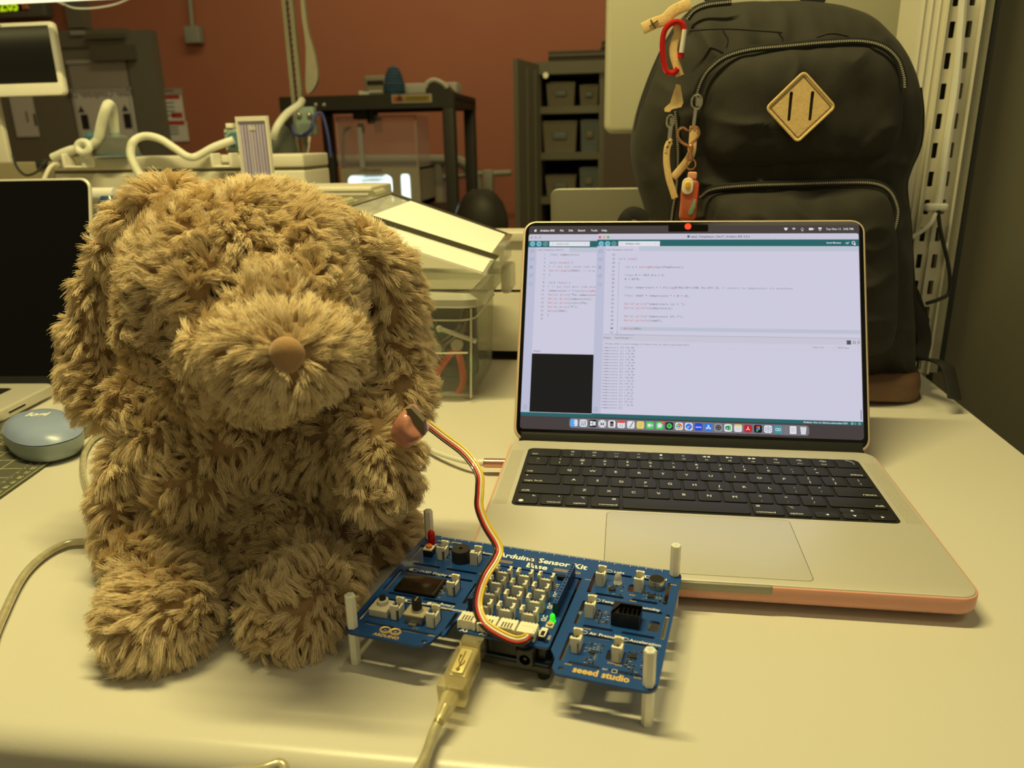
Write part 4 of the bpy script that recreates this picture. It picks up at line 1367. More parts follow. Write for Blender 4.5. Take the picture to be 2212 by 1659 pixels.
def SX(x): return -151.2 + x * .2
def SV(y): return 216.2 - y * .2
class Scr(MB):
    def __init__(s): super().__init__(.001); s.z = .45
    def rect(s, x0, y0, x1, y1, z=.45, r=0):
        if r:
            poly = rrect(abs(x1 - x0) * .2, abs(y1 - y0) * .2, r * .2, 4, (SX(x0) + SX(x1)) / 2, (SV(y0) + SV(y1)) / 2)
        else:
            poly = [(SX(x0), SV(y1)), (SX(x1), SV(y1)), (SX(x1), SV(y0)), (SX(x0), SV(y0))]
        return s.add([(x, y, z) for x, y in poly], [tuple(range(len(poly)))], ML)
    def disc(s, x, y, r, z=.5):
        return s.add([(SX(x) + r * .2 * cos(a), SV(y) + r * .2 * sin(a), z) for a in np.linspace(0, 2 * pi, 18, endpoint=False)], [tuple(range(18))], ML)
    def ring(s, x, y, r, w, z=.5, n=18):
        a_ = np.linspace(0, 2 * pi, n, endpoint=False)
        v = [(SX(x) + q * .2 * cos(a), SV(y) + q * .2 * sin(a), z) for q in (r, r - w) for a in a_]
        return s.add(v, [(k, (k + 1) % n, n + (k + 1) % n, n + k) for k in range(n)], ML)
    def line(s, x0, y0, x1, y1, w, z=.52):
        a = Vector((SX(x0), SV(y0))); c = Vector((SX(x1), SV(y1)))
        d = (c - a).normalized(); n = Vector((-d.y, d.x)) * w * .1
        return s.add([(q.x, q.y, z) for q in (a - n, c - n, c + n, a + n)], [(0, 1, 2, 3)], ML)
    def txt(s, x, y, t, size, mono=None, align='L', bold=0, z=.56):
        return s.text(t, size * .2, (SX(x), SV(y) - size * .2 * .36), z, ML, mono * .2 if mono else None, align, bold)
E_bg = emat('wallpaper_light', (70, 62, 62))
E_wh = emat('window_white', (203, 201, 220))
E_ti = emat('title_grey', (198, 195, 212))
E_sb = emat('sidebar_lilac', (186, 188, 212))
E_tb = emat('tab_grey', (186, 192, 206))
E_te = emat('toolbar_teal', (38, 98, 102))
E_bt = emat('button_cyan', (120, 190, 205))
E_b2 = emat('button_dull', (86, 140, 144))
E_bk = emat('pane_black', (24, 24, 26), 1)
E_tx = emat('code_grey', (78, 82, 92))
E_rd = emat('code_red', (190, 82, 76))
E_tl = emat('code_teal', (70, 124, 134))
E_cm = emat('comment_grey', (128, 134, 142))
E_mw = emat('menu_white', (226, 224, 228))
E_dk = emat('dock_grey', (116, 112, 122))
E_red = emat('light_red', (226, 74, 66)); E_yel = emat('light_yellow', (226, 170, 70)); E_grn = emat('light_green', (70, 180, 84))
E_blu = emat('icon_blue', (40, 120, 226)); E_gre = emat('icon_green', (76, 200, 96)); E_sky = emat('icon_sky', (84, 170, 236))
E_pur = emat('icon_purple', (130, 90, 190)); E_ora = emat('icon_orange', (230, 120, 60)); E_ye2 = emat('icon_yellow', (226, 206, 110))
E_ex = emat('icon_dark_green', (40, 120, 76)); E_cr = emat('icon_crimson', (190, 34, 40)); E_t2 = emat('icon_teal', (60, 150, 160))
E_gy = emat('icon_grey', (150, 152, 158)); E_icw = emat('icon_white', (222, 224, 230)); E_db = emat('icon_deep_blue', (28, 76, 214))

s = Scr(); s.rect(0, 0, 1512, 982, .40, 14)
scr = s.build('screen', E_bg, lap, smooth=False)
s = Scr(); s.rect(660, -4, 843, 30, .44, 6)
notch_ = s.build('notch', MATS['bezel_glass'], scr, smooth=False)
b = LM(); b.cyl((0, 0, 0), 3.1, .25, 20, ML @ T(SX(750), SV(5), .75)); b.build('camera_sticker', mat('red_sticker', (232, 60, 40), .5, var=0, emit=(232, 50, 34), es=.25), lap, 'round red sticker over the camera')  # the sticker's red also glows faintly, though it is no lamp
s = Scr()
for x, t_ in ((54, 'Arduino IDE'), (149, 'File'), (191, 'Edit'), (235, 'Sketch'), (297, 'Tools'), (348, 'Help')):
    s.txt(x, 23, t_, 13.4, bold=.02 if x > 60 else .035)
s.txt(1368, 19, 'Tue Nov 11', 13.4, bold=.015); s.txt(1443, 19, '2:05 PM', 13.4, bold=.015)
s.disc(31, 24, 5.6); s.disc(34, 18, 1.6)
s.txt(1183, 19, '♥', 14)
for k in (3.5, 7, 10):
    a_ = np.linspace(pi * .25, pi * .75, 8)
    for i in range(7):
        s.line(1227 + k * cos(a_[i]), 24 - k * sin(a_[i]), 1227 + k * cos(a_[i + 1]), 24 - k * sin(a_[i + 1]), 2)
s.ring(1264, 19, 7, 1.6, n=4); s.rect(1260, 26, 1269, 28, .5)
s.rect(1293, 14, 1312, 24, .5, 2); s.rect(1315, 17, 1317, 21, .5)
s.rect(1334, 12, 1350, 18, .5, 3); s.ring(1342, 22, 5, 2)
s.build('menu_bar', E_mw, scr, smooth=False)

def window(x0, x1, y0, y1, tb0, tb1, sbx, inactive):
    s = Scr(); mats = [E_wh, E_ti, E_te, E_sb, E_tb]
    s.m = 2; s.rect(x0, y0, x1, y1, .46, 9)
    s.m = 1; s.rect(x0, y0, x1, tb0, .47, 9); s.rect(x0, (y0 + tb0) / 2, x1, tb0, .47)
    s.m = 0; s.rect(sbx, tb1, x1, y1 - 17, .47)
    s.m = 3; s.rect(x0, tb1, sbx, y1 - 17, .47)
    s.m = 4; s.rect(sbx, tb1, x1, tb1 + 24, .475)
    return s, mats
z_back = .0
s, mm_ = window(0, 345, 42, 922, 75, 107, 41, True)
s.m = 0; s.rect(41, 107, 199, 131, .48)
s.m = len(mm_); mm_.append(E_bk); s.rect(41, 627, 345, 903, .48)
s.m = len(mm_); mm_.append(E_icw); s.rect(101, 78, 294, 102, .48)
win1 = s.build('window', mm_, scr, smooth=False)
def buttons(s, mm, xs, y):
    for i, x in enumerate(xs):
        s.m = 0 if i < 2 else 1
        s.disc(x, y, 12.5, .49)
    s.m = 2
    s.line(xs[0] - 5, y, xs[0] - 1, y + 4, 2.4); s.line(xs[0] - 1, y + 4, xs[0] + 6, y - 4, 2.4)
    s.line(xs[1] - 6, y, xs[1] + 5, y, 2.4); s.line(xs[1] + 1, y - 4, xs[1] + 5, y, 2.4); s.line(xs[1] + 1, y + 4, xs[1] + 5, y, 2.4)
s = Scr(); buttons(s, None, (20, 51, 82), 90); s.build('toolbar_button', [E_bt, E_b2, E_te], win1, smooth=False) if False else s.build('toolbar_button', [E_bt, E_b2, E_te], scr, smooth=False)
s = Scr()
for x in (14, 34, 55):
    s.disc(x, 58, 6)
s.build('window_light', emat('dull_light', (170, 168, 182)), scr, smooth=False)
def icons_side(s, x, ys):
    s.rect(x - 9, ys[0] - 7, x + 9, ys[0] + 7, .5); s.m = 1; s.rect(x - 7, ys[0] - 4, x + 7, ys[0] + 5, .51); s.m = 0
    s.rect(x - 9, ys[1] - 7, x + 9, ys[1] + 6, .5); s.m = 1; s.rect(x - 7, ys[1] - 5, x + 7, ys[1] + 4, .51); s.m = 0
    for i in range(3): s.rect(x - 8 + i * 5, ys[2] - 8, x - 5 + i * 5, ys[2] + 8, .5)
    s.ring(x, ys[3], 9, 1.6); s.line(x - 5, ys[3] + 5, x + 5, ys[3] - 5, 1.6)
    s.ring(x - 1, ys[4] - 1, 8, 1.6); s.line(x + 4, ys[4] + 5, x + 9, ys[4] + 10, 1.8)
    s.ring(x, ys[5], 10, 1.4); s.ring(x, ys[5] - 2, 4, 1.2); s.line(x - 5, ys[5] + 6, x + 5, ys[5] + 6, 1.4)
E_si = emat('side_icon', (148, 152, 172))
s = Scr(); icons_side(s, 20, (127, 167, 206, 247, 288, 882)); s.build('sidebar_icon', [E_si, E_sb], scr, smooth=False)

def code(lines, x, y0, pitch, cw, size, cols=(0, 1, 2, 3)):
    """lines: (row, [(text, colour)])  colours: 0 grey, 1 red, 2 teal, 3 comment"""
    s = Scr()
    for row, spans in lines:
        n = 0
        for t_, c in spans:
            s.m = c
            s.txt(x + n * cw, y0 + row * pitch, t_, size, mono=cw, bold=.006)
            n += len(t_)
    return s
CM = [E_tx, E_rd, E_tl, E_cm]
s = code([(0, [('float', 2), (' temperature;', 0)]), (2, [('void', 2), (' ', 0), ('setup', 1), ('() {', 0)]),
          (3, [('  // put your setup code her', 3)]), (4, [('Serial.begin', 1), ('(9600); ', 0), ('// orig', 3)]), (5, [('}', 0)]),
          (7, [('void', 2), (' ', 0), ('loop', 1), ('() {', 0)]), (8, [('  // put your main code here', 3)]),
          (9, [('temperature = ', 0), ('float', 2), ('(', 0), ('analogRe', 1)]), (10, [('Serial.print', 1), ('("The temperatur', 0)]),
          (11, [('Serial.print', 1), ('(temperature);', 0)]), (12, [('Serial.print', 1), ('((', 0), ('char', 2), (')176);', 0)]),
          (13, [('Serial.print', 1), ('("F");', 0)]), (14, [('delay', 1), ('(1000);', 0)]), (15, [('}', 0)])], 105, 143, 19.75, 8.05, 13.2)
for k in range(17):
    s.m = 0; s.txt(85, 143 + 19.75 * k, str(k + 1), 12.5, align='R')
s.m = 0; s.txt(46, 120, 'test2_TempSensor_Nov7.ino', 10.5); s.txt(47, 614, 'Output', 11.5)
s.txt(135, 90, 'Arduino Uno', 11); s.txt(270, 90, '▾', 12); s.txt(113, 90, 'ψ', 12)
s.m = 3; s.rect(104, 195, 105, 211, .5); s.rect(104, 293, 105, 309, .5)
s.build('code_text', CM, scr, smooth=False)

s, mm_ = window(329, 1509, 40, 919, 69, 101, 369, False)
s.m = 0; s.rect(369, 101, 526, 126, .48)
s.m = 4; s.rect(446, 492, 1507, 509, .48)
s.m = 1; s.rect(369, 530, 1507, 588, .48); s.m = 0; s.rect(374, 560, 1296, 586, .49); s.rect(1299, 560, 1398, 586, .49); s.rect(1402, 560, 1504, 586, .49)
s.m = len(mm_); mm_.append(E_icw); s.rect(429, 77, 622, 101, .49)
s.m = len(mm_); mm_.append(E_si); s.rect(1499, 850, 1505, 893, .5); s.rect(372, 529, 1507, 530.5, .5); s.rect(424, 530, 516, 532, .5)
# the front window lies a hair in front of the rear one
win2 = s
for i in range(len(win2.v)):
    win2.v[i] = win2.v[i] + ML.to_3x3() @ Vector((0, 0, .14))
win2.build('window', mm_, scr, smooth=False)
def lift(s, d=.16):
    for i in range(len(s.v)):
        s.v[i] = s.v[i] + ML.to_3x3() @ Vector((0, 0, d))
    return s
s = Scr(); buttons(s, None, (348, 378, 408), 89); lift(s).build('toolbar_button', [E_bt, E_b2, E_te], scr, smooth=False)
s = Scr()
for i, x in enumerate((341, 360.5, 380)):
    s.m = i; s.disc(x, 57, 6)
lift(s).build('window_light', [E_red, E_yel, E_grn], scr, smooth=False)
s = Scr(); icons_side(s, 347, (127, 167, 206, 247, 288, 882)); lift(s).build('sidebar_icon', [E_si, E_sb], scr, smooth=False)
C = [(1, [('void', 2), (' ', 0), ('loop', 1), ('()', 0)]), (2, [('{', 0)]), (3, [('    ', 0), ('int', 2), (' a = ', 0), ('analogRead', 1), ('(pinTempSensor);', 0)]),
     (5, [('    ', 0), ('float', 2), (' R = 1023.0/a-1.0;', 0)]), (6, [('    R = R0*R;', 0)]),
     (8, [('    ', 0), ('float', 2), (' temperature = 1.0/(', 0), ('log', 1), ('(R/R0)/B+1/298.15)-273.15; ', 0), ('// convert to temperature via datasheet', 3)]),
     (10, [('    ', 0), ('float', 2), (' tempF = temperature * 1.8 + 32;', 0)]),
     (12, [('    ', 0), ('Serial.print', 1), ('("temperature (c) = ");', 0)]), (13, [('    ', 0), ('Serial.println', 1), ('(temperature);', 0)]),
     (15, [('    ', 0), ('Serial.print', 1), ('("temperature (F) =");', 0)]), (16, [('    ', 0), ('Serial.println', 1), ('(tempF);', 0)]),
     (18, [('    ', 0), ('delay', 1), ('(500);', 0)]), (19, [('}', 0)])]
s = code(C, 431, 143.5, 19.8, 8.05, 13.2)
for k in range(20):
    s.m = 0; s.txt(415, 143.5 + 19.8 * k, str(22 + k), 12.5, align='R', bold=.03 if k == 18 else 0)
s.m = 3; s.rect(434, 193, 435, 515, .5)
lift(s).build('code_text', CM, scr, smooth=False)
def word2(x, y, t_, size, m, name='interface_text', **kw):
    q = Scr(); q.txt(x, y, t_, size, **kw); lift(q).build(name, m, scr, smooth=False)
word2(764, 54.5, 'test3_TempSensor_Nov7 | Arduino IDE 2.3.6', 14.2, E_tx, 'window_title', bold=.015)
for x, y, t_, sz in ((373, 119, 'test3_TempSensor_Nov7.ino', 10.5), (372, 545, 'Output', 11.5), (424, 545, 'Serial Monitor  ×', 11.5), (600, 89, '▾', 12), (441, 89, 'ψ', 12)):
    word2(x, y, t_, sz, E_tx)
word2(462, 89, 'Arduino Uno', 12.5, E_tx, bold=.015)
for x, y, t_, sz in ((378, 573, "Message (Enter to send message to 'Arduino Uno' on '/dev/cu.usbmodem1201')", 11.8), (1305, 573, 'New Line', 11.5), (1408, 573, '9600 baud', 11.5), (1388, 573, '▾', 10), (1494, 573, '▾', 10)):
    word2(x, y, t_, sz, E_cm)
for fn_ in (lambda q: q.ring(1480, 548, 6, 1.8), lambda q: (q.rect(1494, 543, 1504, 545, .5), q.rect(1494, 549, 1504, 551, .5)), lambda q: q.rect(1448, 539, 1466, 558, .5)):
    q = Scr(); fn_(q); lift(q).build('panel_icon', E_tx, scr, smooth=False)
out_ = ['temperature (F) =76.98'] + ['temperature (c) = 24.99', 'temperature (F) =76.98'] * 5 + ['temperature (c) = 25.01', 'temperature (F) =77.02'] * 4 + ['temperature (c) = 25.01', 'temperature (F)']
for k, t_ in enumerate(out_):
    word2(371, 591.5 + 14.05 * k, t_, 10.6, E_tx, 'output_line', mono=6.44)
q = Scr(); q.rect(748, 48, 758, 60, .5, 3); lift(q).build('title_icon', E_te, scr, smooth=False)
word2(1369, 85, 'Serial Monitor', 11, E_mw, 'toolbar_text', bold=.02)
q = Scr()
for r_ in ((1452, 90, 1457, 82), (1457, 82, 1461, 92), (1461, 92, 1467, 80)):
    q.line(*r_, 2)
lift(q).build('plot_icon', E_mw, scr, smooth=False)
q = Scr(); q.ring(1486, 85, 8, 3); q.line(1488, 88, 1494, 96, 6); lift(q).build('search_icon', E_mw, scr, smooth=False)
word2(1259, 911, 'Arduino Uno on /dev/cu.usbmodem1201', 11.2, E_mw, 'status_text', bold=.015)
q = Scr(); q.ring(1464, 911, 5, 1.8); q.txt(1474, 911, '2', 11); lift(q).build('status_icon', E_mw, scr, smooth=False)
q = Scr(); q.ring(1494, 911, 6, 1.6, n=4); lift(q).build('status_icon', E_mw, scr, smooth=False)

# dock
s = Scr(); s.rect(228, 926, 1283, 972, .62, 13); s.build('dock', E_dk, scr, smooth=False)
def icon(i, bg, draw, x=None):
    x = 249.5 + 42.95 * i if x is None else x
    y = 948
    s = Scr(); mm = [bg]
    s.rect(x - 17, y - 17, x + 17, y + 17, .70, 8)
    def m(e):
        if e not in mm: mm.append(e)
        s.m = mm.index(e)
    draw(s, m, x, y)
    s.build('app_icon', mm, scr, smooth=False)
    if i in (0, 7, 9, 10, 11, 16, 17, 18, 19, 20, 21):
        q = Scr(); q.disc(x, y + 21.5, 1.6, .70); q.build('running_dot', E_bk, scr, smooth=False)
def d0(s, m, x, y):
    m(E_icw); s.rect(x + 1, y - 15, x + 16, y + 15, .72, 5)
    m(E_db); s.rect(x - 8, y - 8, x - 6, y - 3, .74); s.rect(x + 6, y - 8, x + 8, y - 3, .74)
    for k in range(6): s.line(x - 9 + 3 * k, y + 6 + (3 - abs(2.5 - k)) * 1.2, x - 6 + 3 * k, y + 6 + (3 - abs(1.5 - k)) * 1.2, 1.6, .74)
def d1(s, m, x, y):
    cs = (E_gre, E_yel, E_red, E_red, E_sky, E_cr, E_pur, E_blu, E_t2)
    for k in range(9):
        m(cs[k]); s.rect(x - 11 + (k % 3) * 8, y - 11 + (k // 3) * 8, x - 5 + (k % 3) * 8, y - 5 + (k // 3) * 8, .72, 1.5)
def d2(s, m, x, y):
    m(E_icw); s.rect(x - 13, y - 11, x - 1, y - 1, .72); s.rect(x - 13, y + 1, x - 1, y + 11, .72); s.rect(x + 1, y - 9, x + 13, y + 9, .72)
def d3(s, m, x, y):
    m(E_bk); s.rect(x - 8, y - 5, x + 8, y + 6, .72, 2)
    for a in (-1, 1):
        for c in (-1, 1):
            s.line(x + a * 13, y + c * 13, x + a * 7, y + c * 13, 2, .72); s.line(x + a * 13, y + c * 13, x + a * 13, y + c * 7, 2, .72)
    m(E_icw); s.disc(x, y, 3.5, .74)
def d4(s, m, x, y):
    m(E_bk); s.rect(x - 8, y - 12, x + 8, y + 12, .72, 2)
    for k in range(9):
        m(E_ora if k % 3 == 2 else E_gy); s.disc(x - 5 + (k % 3) * 5, y - 1 + (k // 3) * 5, 1.8, .74)
def d5(s, m, x, y):
    m(E_red); s.rect(x - 17, y - 17, x + 17, y - 6, .72, 5)
    m(E_bk); s.txt(x, y + 5, '11', 19, align='C', z=.74)
def d6(s, m, x, y):
    m(E_bk); s.line(x - 5, y + 14, x + 11, y - 14, 3, .72); m(E_gy); s.line(x - 12, y + 8, x + 12, y + 8, 1, .72)
def d7(s, m, x, y):
    m(emat('sticky_line', (190, 170, 84)))
    for k in range(4): s.line(x - 11, y - 8 + 6 * k, x + (11 if k < 3 else 2), y - 8 + 6 * k, 1.6, .72)
def d8(s, m, x, y):
    m(E_icw); s.rect(x - 11, y - 7, x + 4, y + 7, .72, 3); s.add([(SX(x + 5), SV(y), .72), (SX(x + 12), SV(y + 6), .72), (SX(x + 12), SV(y - 6), .72)], [(0, 1, 2)], ML)
def d9(s, m, x, y):
    m(E_icw); s.disc(x, y - 1, 10.5, .72); s.line(x - 6, y + 8, x - 9, y + 11, 4, .72)
    m(E_red); s.disc(x + 14, y - 14, 7.5, .75); m(E_icw); s.txt(x + 14, y - 14, '1', 10, align='C', z=.78)
def d10(s, m, x, y):
    m(E_gre); s.disc(x, y, 12, .72); m(E_bk)
    for k in range(3): s.line(x - 7 + k, y - 5 + 4 * k, x + 7 - k, y - 4 + 4 * k, 2, .74)
def d11(s, m, x, y):
    for k, e in enumerate((E_red, E_yel, E_gre)):
        m(e); a_ = np.linspace(pi / 2 + .5 - k * 2 * pi / 3, pi / 2 + .5 - (k + 1) * 2 * pi / 3, 8)
        s.add([(SX(x), SV(y), .72)] + [(SX(x) + 2.7 * cos(q), SV(y) + 2.7 * sin(q), .72) for q in a_], [tuple(range(9))], ML)
    m(E_icw); s.disc(x, y, 6.5, .74); m(E_blu); s.disc(x, y, 5, .76)
def d12(s, m, x, y):
    m(E_blu); s.disc(x, y, 14, .72); m(E_icw); s.line(x - 8, y + 8, x, y, 3, .74); m(E_red); s.line(x, y, x + 8, y - 8, 3, .74)
def d13(s, m, x, y):
    m(E_icw); s.txt(x, y, 'zoom', 11, align='C', bold=.02, z=.72)
def d14(s, m, x, y):
    m(E_icw); s.line(x - 9, y + 9, x + 2, y - 10, 3.4, .72); s.line(x + 9, y + 9, x - 2, y - 10, 3.4, .72); s.line(x - 11, y + 4, x + 11, y + 4, 3.4, .72)
def d15(s, m, x, y):
    m(E_bk); s.ring(x, y, 13, 4, .72); s.ring(x, y, 6, 2.5, .72)
    for k in range(6): s.line(x, y, x + 11 * cos(k * pi / 3), y + 11 * sin(k * pi / 3), 2, .72)
def d16(s, m, x, y):
    m(E_ex); s.rect(x - 12, y - 8, x + 4, y + 8, .74, 2); m(E_gre); s.rect(x - 4, y - 11, x + 12, y + 11, .72, 2); m(E_icw); s.txt(x - 4, y, 'x', 13, align='C', bold=.02, z=.76)
def d17(s, m, x, y):
    m(E_ye2); s.rect(x - 17, y - 17, x + 17, y - 7, .72, 5); m(E_gy)
    for k in range(3): s.line(x - 12, y - 1 + 5 * k, x + 12, y - 1 + 5 * k, 1, .72)
def d18(s, m, x, y):
    m(E_icw)
    for a in (pi / 2, pi / 2 + 2.2, pi / 2 - 2.2): s.line(x, y + 1, x + 10 * cos(a), y + 1 - 10 * sin(a), 3, .72)
def d19(s, m, x, y):
    for (dx_, dy_), e in zip(((-4, -8), (4, -8), (-4, 0), (4, 0), (-4, 8)), (E_red, E_ora, E_pur, E_sky, E_gre)):
        m(e); s.disc(x + dx_, y + dy_, 4, .72)
def d20(s, m, x, y):
    m(emat('mark_blue', (70, 100, 160)))
    for dx_, dy_, k in ((0, 0, 5), (0, -10, 3.5), (0, 10, 3.5), (-9, -5, 4), (9, -5, 4), (-9, 6, 4), (9, 6, 4)):
        s.line(x + dx_ - k, y + dy_, x + dx_ + k, y + dy_, 1.8, .72); s.line(x + dx_, y + dy_ - k, x + dx_, y + dy_ + k, 1.8, .72)
def d21(s, m, x, y):
    m(E_icw); s.ring(x - 5.5, y, 6.5, 2.2, .72); s.ring(x + 5.5, y, 6.5, 2.2, .72)
for i, (bg, dr) in enumerate(((E_sky, d0), (E_icw, d1), (E_bk, d2), (E_icw, d3), (E_icw, d4), (E_icw, d5), (E_icw, d6), (E_ye2, d7), (E_gre, d8), (E_gre, d9), (E_bk, d10),
                              (E_icw, d11), (E_icw, d12), (E_db, d13), (E_blu, d14), (E_gy, d15), (E_icw, d16), (E_icw, d17), (E_cr, d18), (E_bk, d19), (E_icw, d20), (E_t2, d21))):
    icon(i, bg, dr)
s = Scr(); s.rect(1183.5, 932, 1184.8, 966, .7); s.build('dock_divider', E_gy, scr, smooth=False)
s = Scr(); s.m = 0; s.rect(1201, 931, 1229, 966, .7); s.m = 1
for k in range(5): s.line(1206, 940 + 4 * k, 1222, 940 + 4 * k, 1, .72)
s.build('document_icon', [E_icw, E_gy], scr, smooth=False)
s = Scr(); s.m = 0; s.add([(SX(1245), SV(932), .7), (SX(1249), SV(966), .7), (SX(1268), SV(966), .7), (SX(1272), SV(932), .7)], [(0, 1, 2, 3)], ML); s.m = 1
for k in range(4): s.line(1250 + 5 * k, 938, 1252 + 4 * k, 962, 1, .72)
s.ring(1258.5, 933, 13, 1.5, .72, 12) if False else s.line(1245, 934, 1272, 934, 2, .72)
s.build('trash_icon', [E_icw, E_gy], scr, smooth=False)
# ------------------------------------------------------------------ sensor board on standoffs
BZ = 23.6
brd = thing('sensor_board', 'blue sensor circuit board on white standoffs in front of the laptop', 'circuit board', (.0447, .4315, 0), -.18362)
M_pcb = mat('blue_solder_mask', (18, 68, 136), .38, var=.06, vs=900, coat=.15)
M_pcbe = mat('board_edge', (96, 110, 104), .6)
M_silk = mat('white_print_ink', (236, 236, 228), .6, var=0)
M_gold = mat('gold_print', (232, 196, 110), .4, .3, var=0)
M_soc = mat('socket_nylon', (238, 232, 212), .4, var=.03, sss=.1)
M_nyl = mat('standoff_nylon', (236, 234, 222), .35, sss=.35, var=.03)
M_blkp = mat('black_plastic', (22, 22, 22), .4, var=.05)
M_hdr = mat('header_blue_black', (18, 34, 74), .4)
M_pin = mat('pin_metal', (206, 196, 160), .25, .9)
M_ic = mat('chip_black', (34, 33, 32), .45)
def BM():
    return MB(.001)
def bu(u, v):
    return (u - 175.16, -v)
MBd = Matrix(((1, 0, 0, -175.16), (0, 1, 0, 0), (0, 0, 1, BZ), (0, 0, 0, 1)))    # (u, -v, h) -> board frame
def flip(poly):
    return [(a, -b) for a, b in poly]
def rr(u0, v0, u1, v1, r=1.0, n=3):
    return rrect(abs(u1 - u0), abs(v1 - v0), r, n, (u0 + u1) / 2, -(v0 + v1) / 2)
def arc(cx, cy, r, a0, a1, n=5):
    return [(cx + r * cos(a), cy + r * sin(a)) for a in np.linspace(a0, a1, n)]
# outline, u to the right and y = -v
R0 = 6
out = arc(175 - R0, -R0, R0, 0, pi / 2) + arc(R0, -R0, R0, pi / 2, pi) + arc(R0, -115 + R0, R0, pi, 1.5 * pi)
out += [(45, -115), (49.5, -113.5), (52, -110), (54.5, -99), (56.5, -94), (57.5, -90), (60.0, -83)]
out += [(60.0, -24.5), (116.5, -24.5), (116.5, -97), (118.5, -100), (120.5, -104), (121.0, -111), (124.0, -115)]
out += arc(175 - R0, -115 + R0, R0, 1.5 * pi, 2 * pi)
out = list(reversed(out))
def slot(u0, v0, u1, v1, w=2.3):
    if u0 == u1:
        return rr(u0 - w / 2, v0, u0 + w / 2, v1, w / 2)
    return rr(u0, v0 - w / 2, u1, v0 + w / 2, w / 2)
def circ(u, v, r, n=14):
    return [(u + r * cos(a), -v + r * sin(a)) for a in np.linspace(0, 2 * pi, n, endpoint=False)]
holes = []
# right wing: light / sound row, temperature row, pressure / acceleration row
for (v0, v1, ur) in ((14.5, 38.5, 169), (47.5, 71.5, 172), (79.5, 104.5, 170)):
    holes += [slot(123.6, v0, 123.6, v1), slot(126.5, v0, 146, v0), slot(151, v0, ur - 3, v0), slot(ur, v0, ur, v1, 2.4),
              slot(128, v1, 145, v1, 2.2), slot(149.5, v1, ur - 4, v1, 2.2)]
holes += [rr(145.6, 22.5, 149.4, 31.0, 1.8), rr(145.6, 88, 149.4, 97, 1.8), rr(163, 56, 169, 66, 1.5)]
# left wing rows
for (v0, v1) in ((14.5, 36.5), (47.0, 71.5), (79.5, 102.5)):
    holes += [slot(56.0, v0 + 1, 56.0, v1), slot(7, v0, 28, v0), slot(32, v0, 52.5, v0), slot(4.2, v0, 4.2, v1),
              slot(8, v1 + 1.5, 27, v1 + 1.5, 2.2), slot(31, v1 + 1.5, 52, v1 + 1.5, 2.2)]
holes += [circ(48.6, 110.3, 1.5), circ(125.5, 110.3, 1.5)]
v, f = plate(out, holes, -1.6, 0.0)
b = BM(); b.add(v, f, MBd)
pcb = b.build('circuit_board', M_pcb, brd, angle=30)
# shield board in the middle
v, f = plate(list(reversed(rrect(53.2, 70.6, 1.5, 3, 61.8 + 26.6, -26.2 - 35.3))), [circ(64.5, 94, 1.2), circ(112.5, 92, 1.4)], -1.6, .0)
b = BM(); b.add(v, f, MBd @ T(0, 0, .3)); b.build('shield_board', M_pcb, brd, 'smaller blue board in the middle carrying the white sockets', angle=30)
# ruler and print
b = BM()
e0 = 12.58
for k in range(151):
    ln = 2.6 if k % 10 == 0 else (1.9 if k % 5 == 0 else 1.2)
    b.box((e0 + k, -ln / 2 - .1, .03), (.28, ln, .04), MBd)
for k in range(16):
    b.text(str(k), 3.3, (e0 + k + 1.2, -6.4), .05, MBd, align='C', rot=pi / 2) if k else b.text('0', 3.3, (e0 + 1.0, -6.4), .05, MBd, align='C', rot=pi / 2)
b.build('ruler_marks', M_silk, brd, smooth=False)
def word(t_, size, at, h=.05, m=None, name='lettering', **kw):
    BM().text(t_, size, at, h, MBd, **kw).build(name, m or M_silk, brd, smooth=False)
word('Arduino Sensor Kit', 7.6, (57.4, -14.2), bold=.03, sx=.98)
word('Base', 7.6, (85.8, -21.6), align='C', bold=.03)
for t_, u, v_ in (('Light', 134, 12.5), ('Sound', 158.5, 12.5), ('Temperature & Humidity', 133, 46.0), ('Air Pressure', 133, 78.4), ('Acceleration', 155.2, 78.2),
                  ('OLED Display 0.96"', 15.5, 46.3), ('Button', 27.5, 78.6), ('Rotary', 43, 76.2), ('Potentiometer', 42, 79.2), ('LED', 19, 13.0), ('Buzzer', 46, 13.8)):
    word(t_, 3.3, (u, -v_), bold=.012)
for u, v_ in ((130, 11.6), (154.6, 11.6), (129.5, 45.0), (129.0, 77.4), (151.8, 77.2), (12.0, 45.3), (23.4, 77.8), (38.5, 76.5), (14, 12.2), (41.5, 12.6)):
    b = BM()
    b.tube([(x, y, .05) for x, y in rrect(5.6, 2.6, 1.25, 4, u, -v_)], .18, 4, closed=True, M=MBd)
    b.cyl((u - 2.0, -v_, .05), 1.5, .06, 12, MBd)
    b.build('port_badge', M_silk, brd, smooth=False)
word('seeed studio', 6.6, (131.6, -111.3), .05, M_gold, bold=.035, sx=.86)
for u, ln in ((63.0, 13), (104.5, 15)):
    b = BM()
    for i in range(3):
        b.box((u, -18.2 - i * 1.15, .04), (ln, .38, .05), MBd)
    if u > 100:
        b.tube([(113.2 + .9 * cos(a), -19.4 + .9 * sin(a), .06) for a in np.linspace(0, 2 * pi, 12, endpoint=False)], .25, 4, closed=True, M=MBd)
    b.build('gold_stripes', M_gold, brd, smooth=False)
b = BM()
for (u, v_) in ((126.5, 40.2), (149.5, 40), (148, 20), (148, 34), (130, 74), (147, 75.2), (127, 106.3), (148, 99), (152, 99.5), (163, 106.5), (148, 83), (49, 104.5), (54, 37.5), (119, 25), (170, 16)):
    for k in range(3):
        b.tube([(u + 1.3 * k + .42 * cos(a), -v_ + .42 * sin(a), .05) for a in np.linspace(0, 2 * pi, 8, endpoint=False)], .16, 4, closed=True, M=MBd)
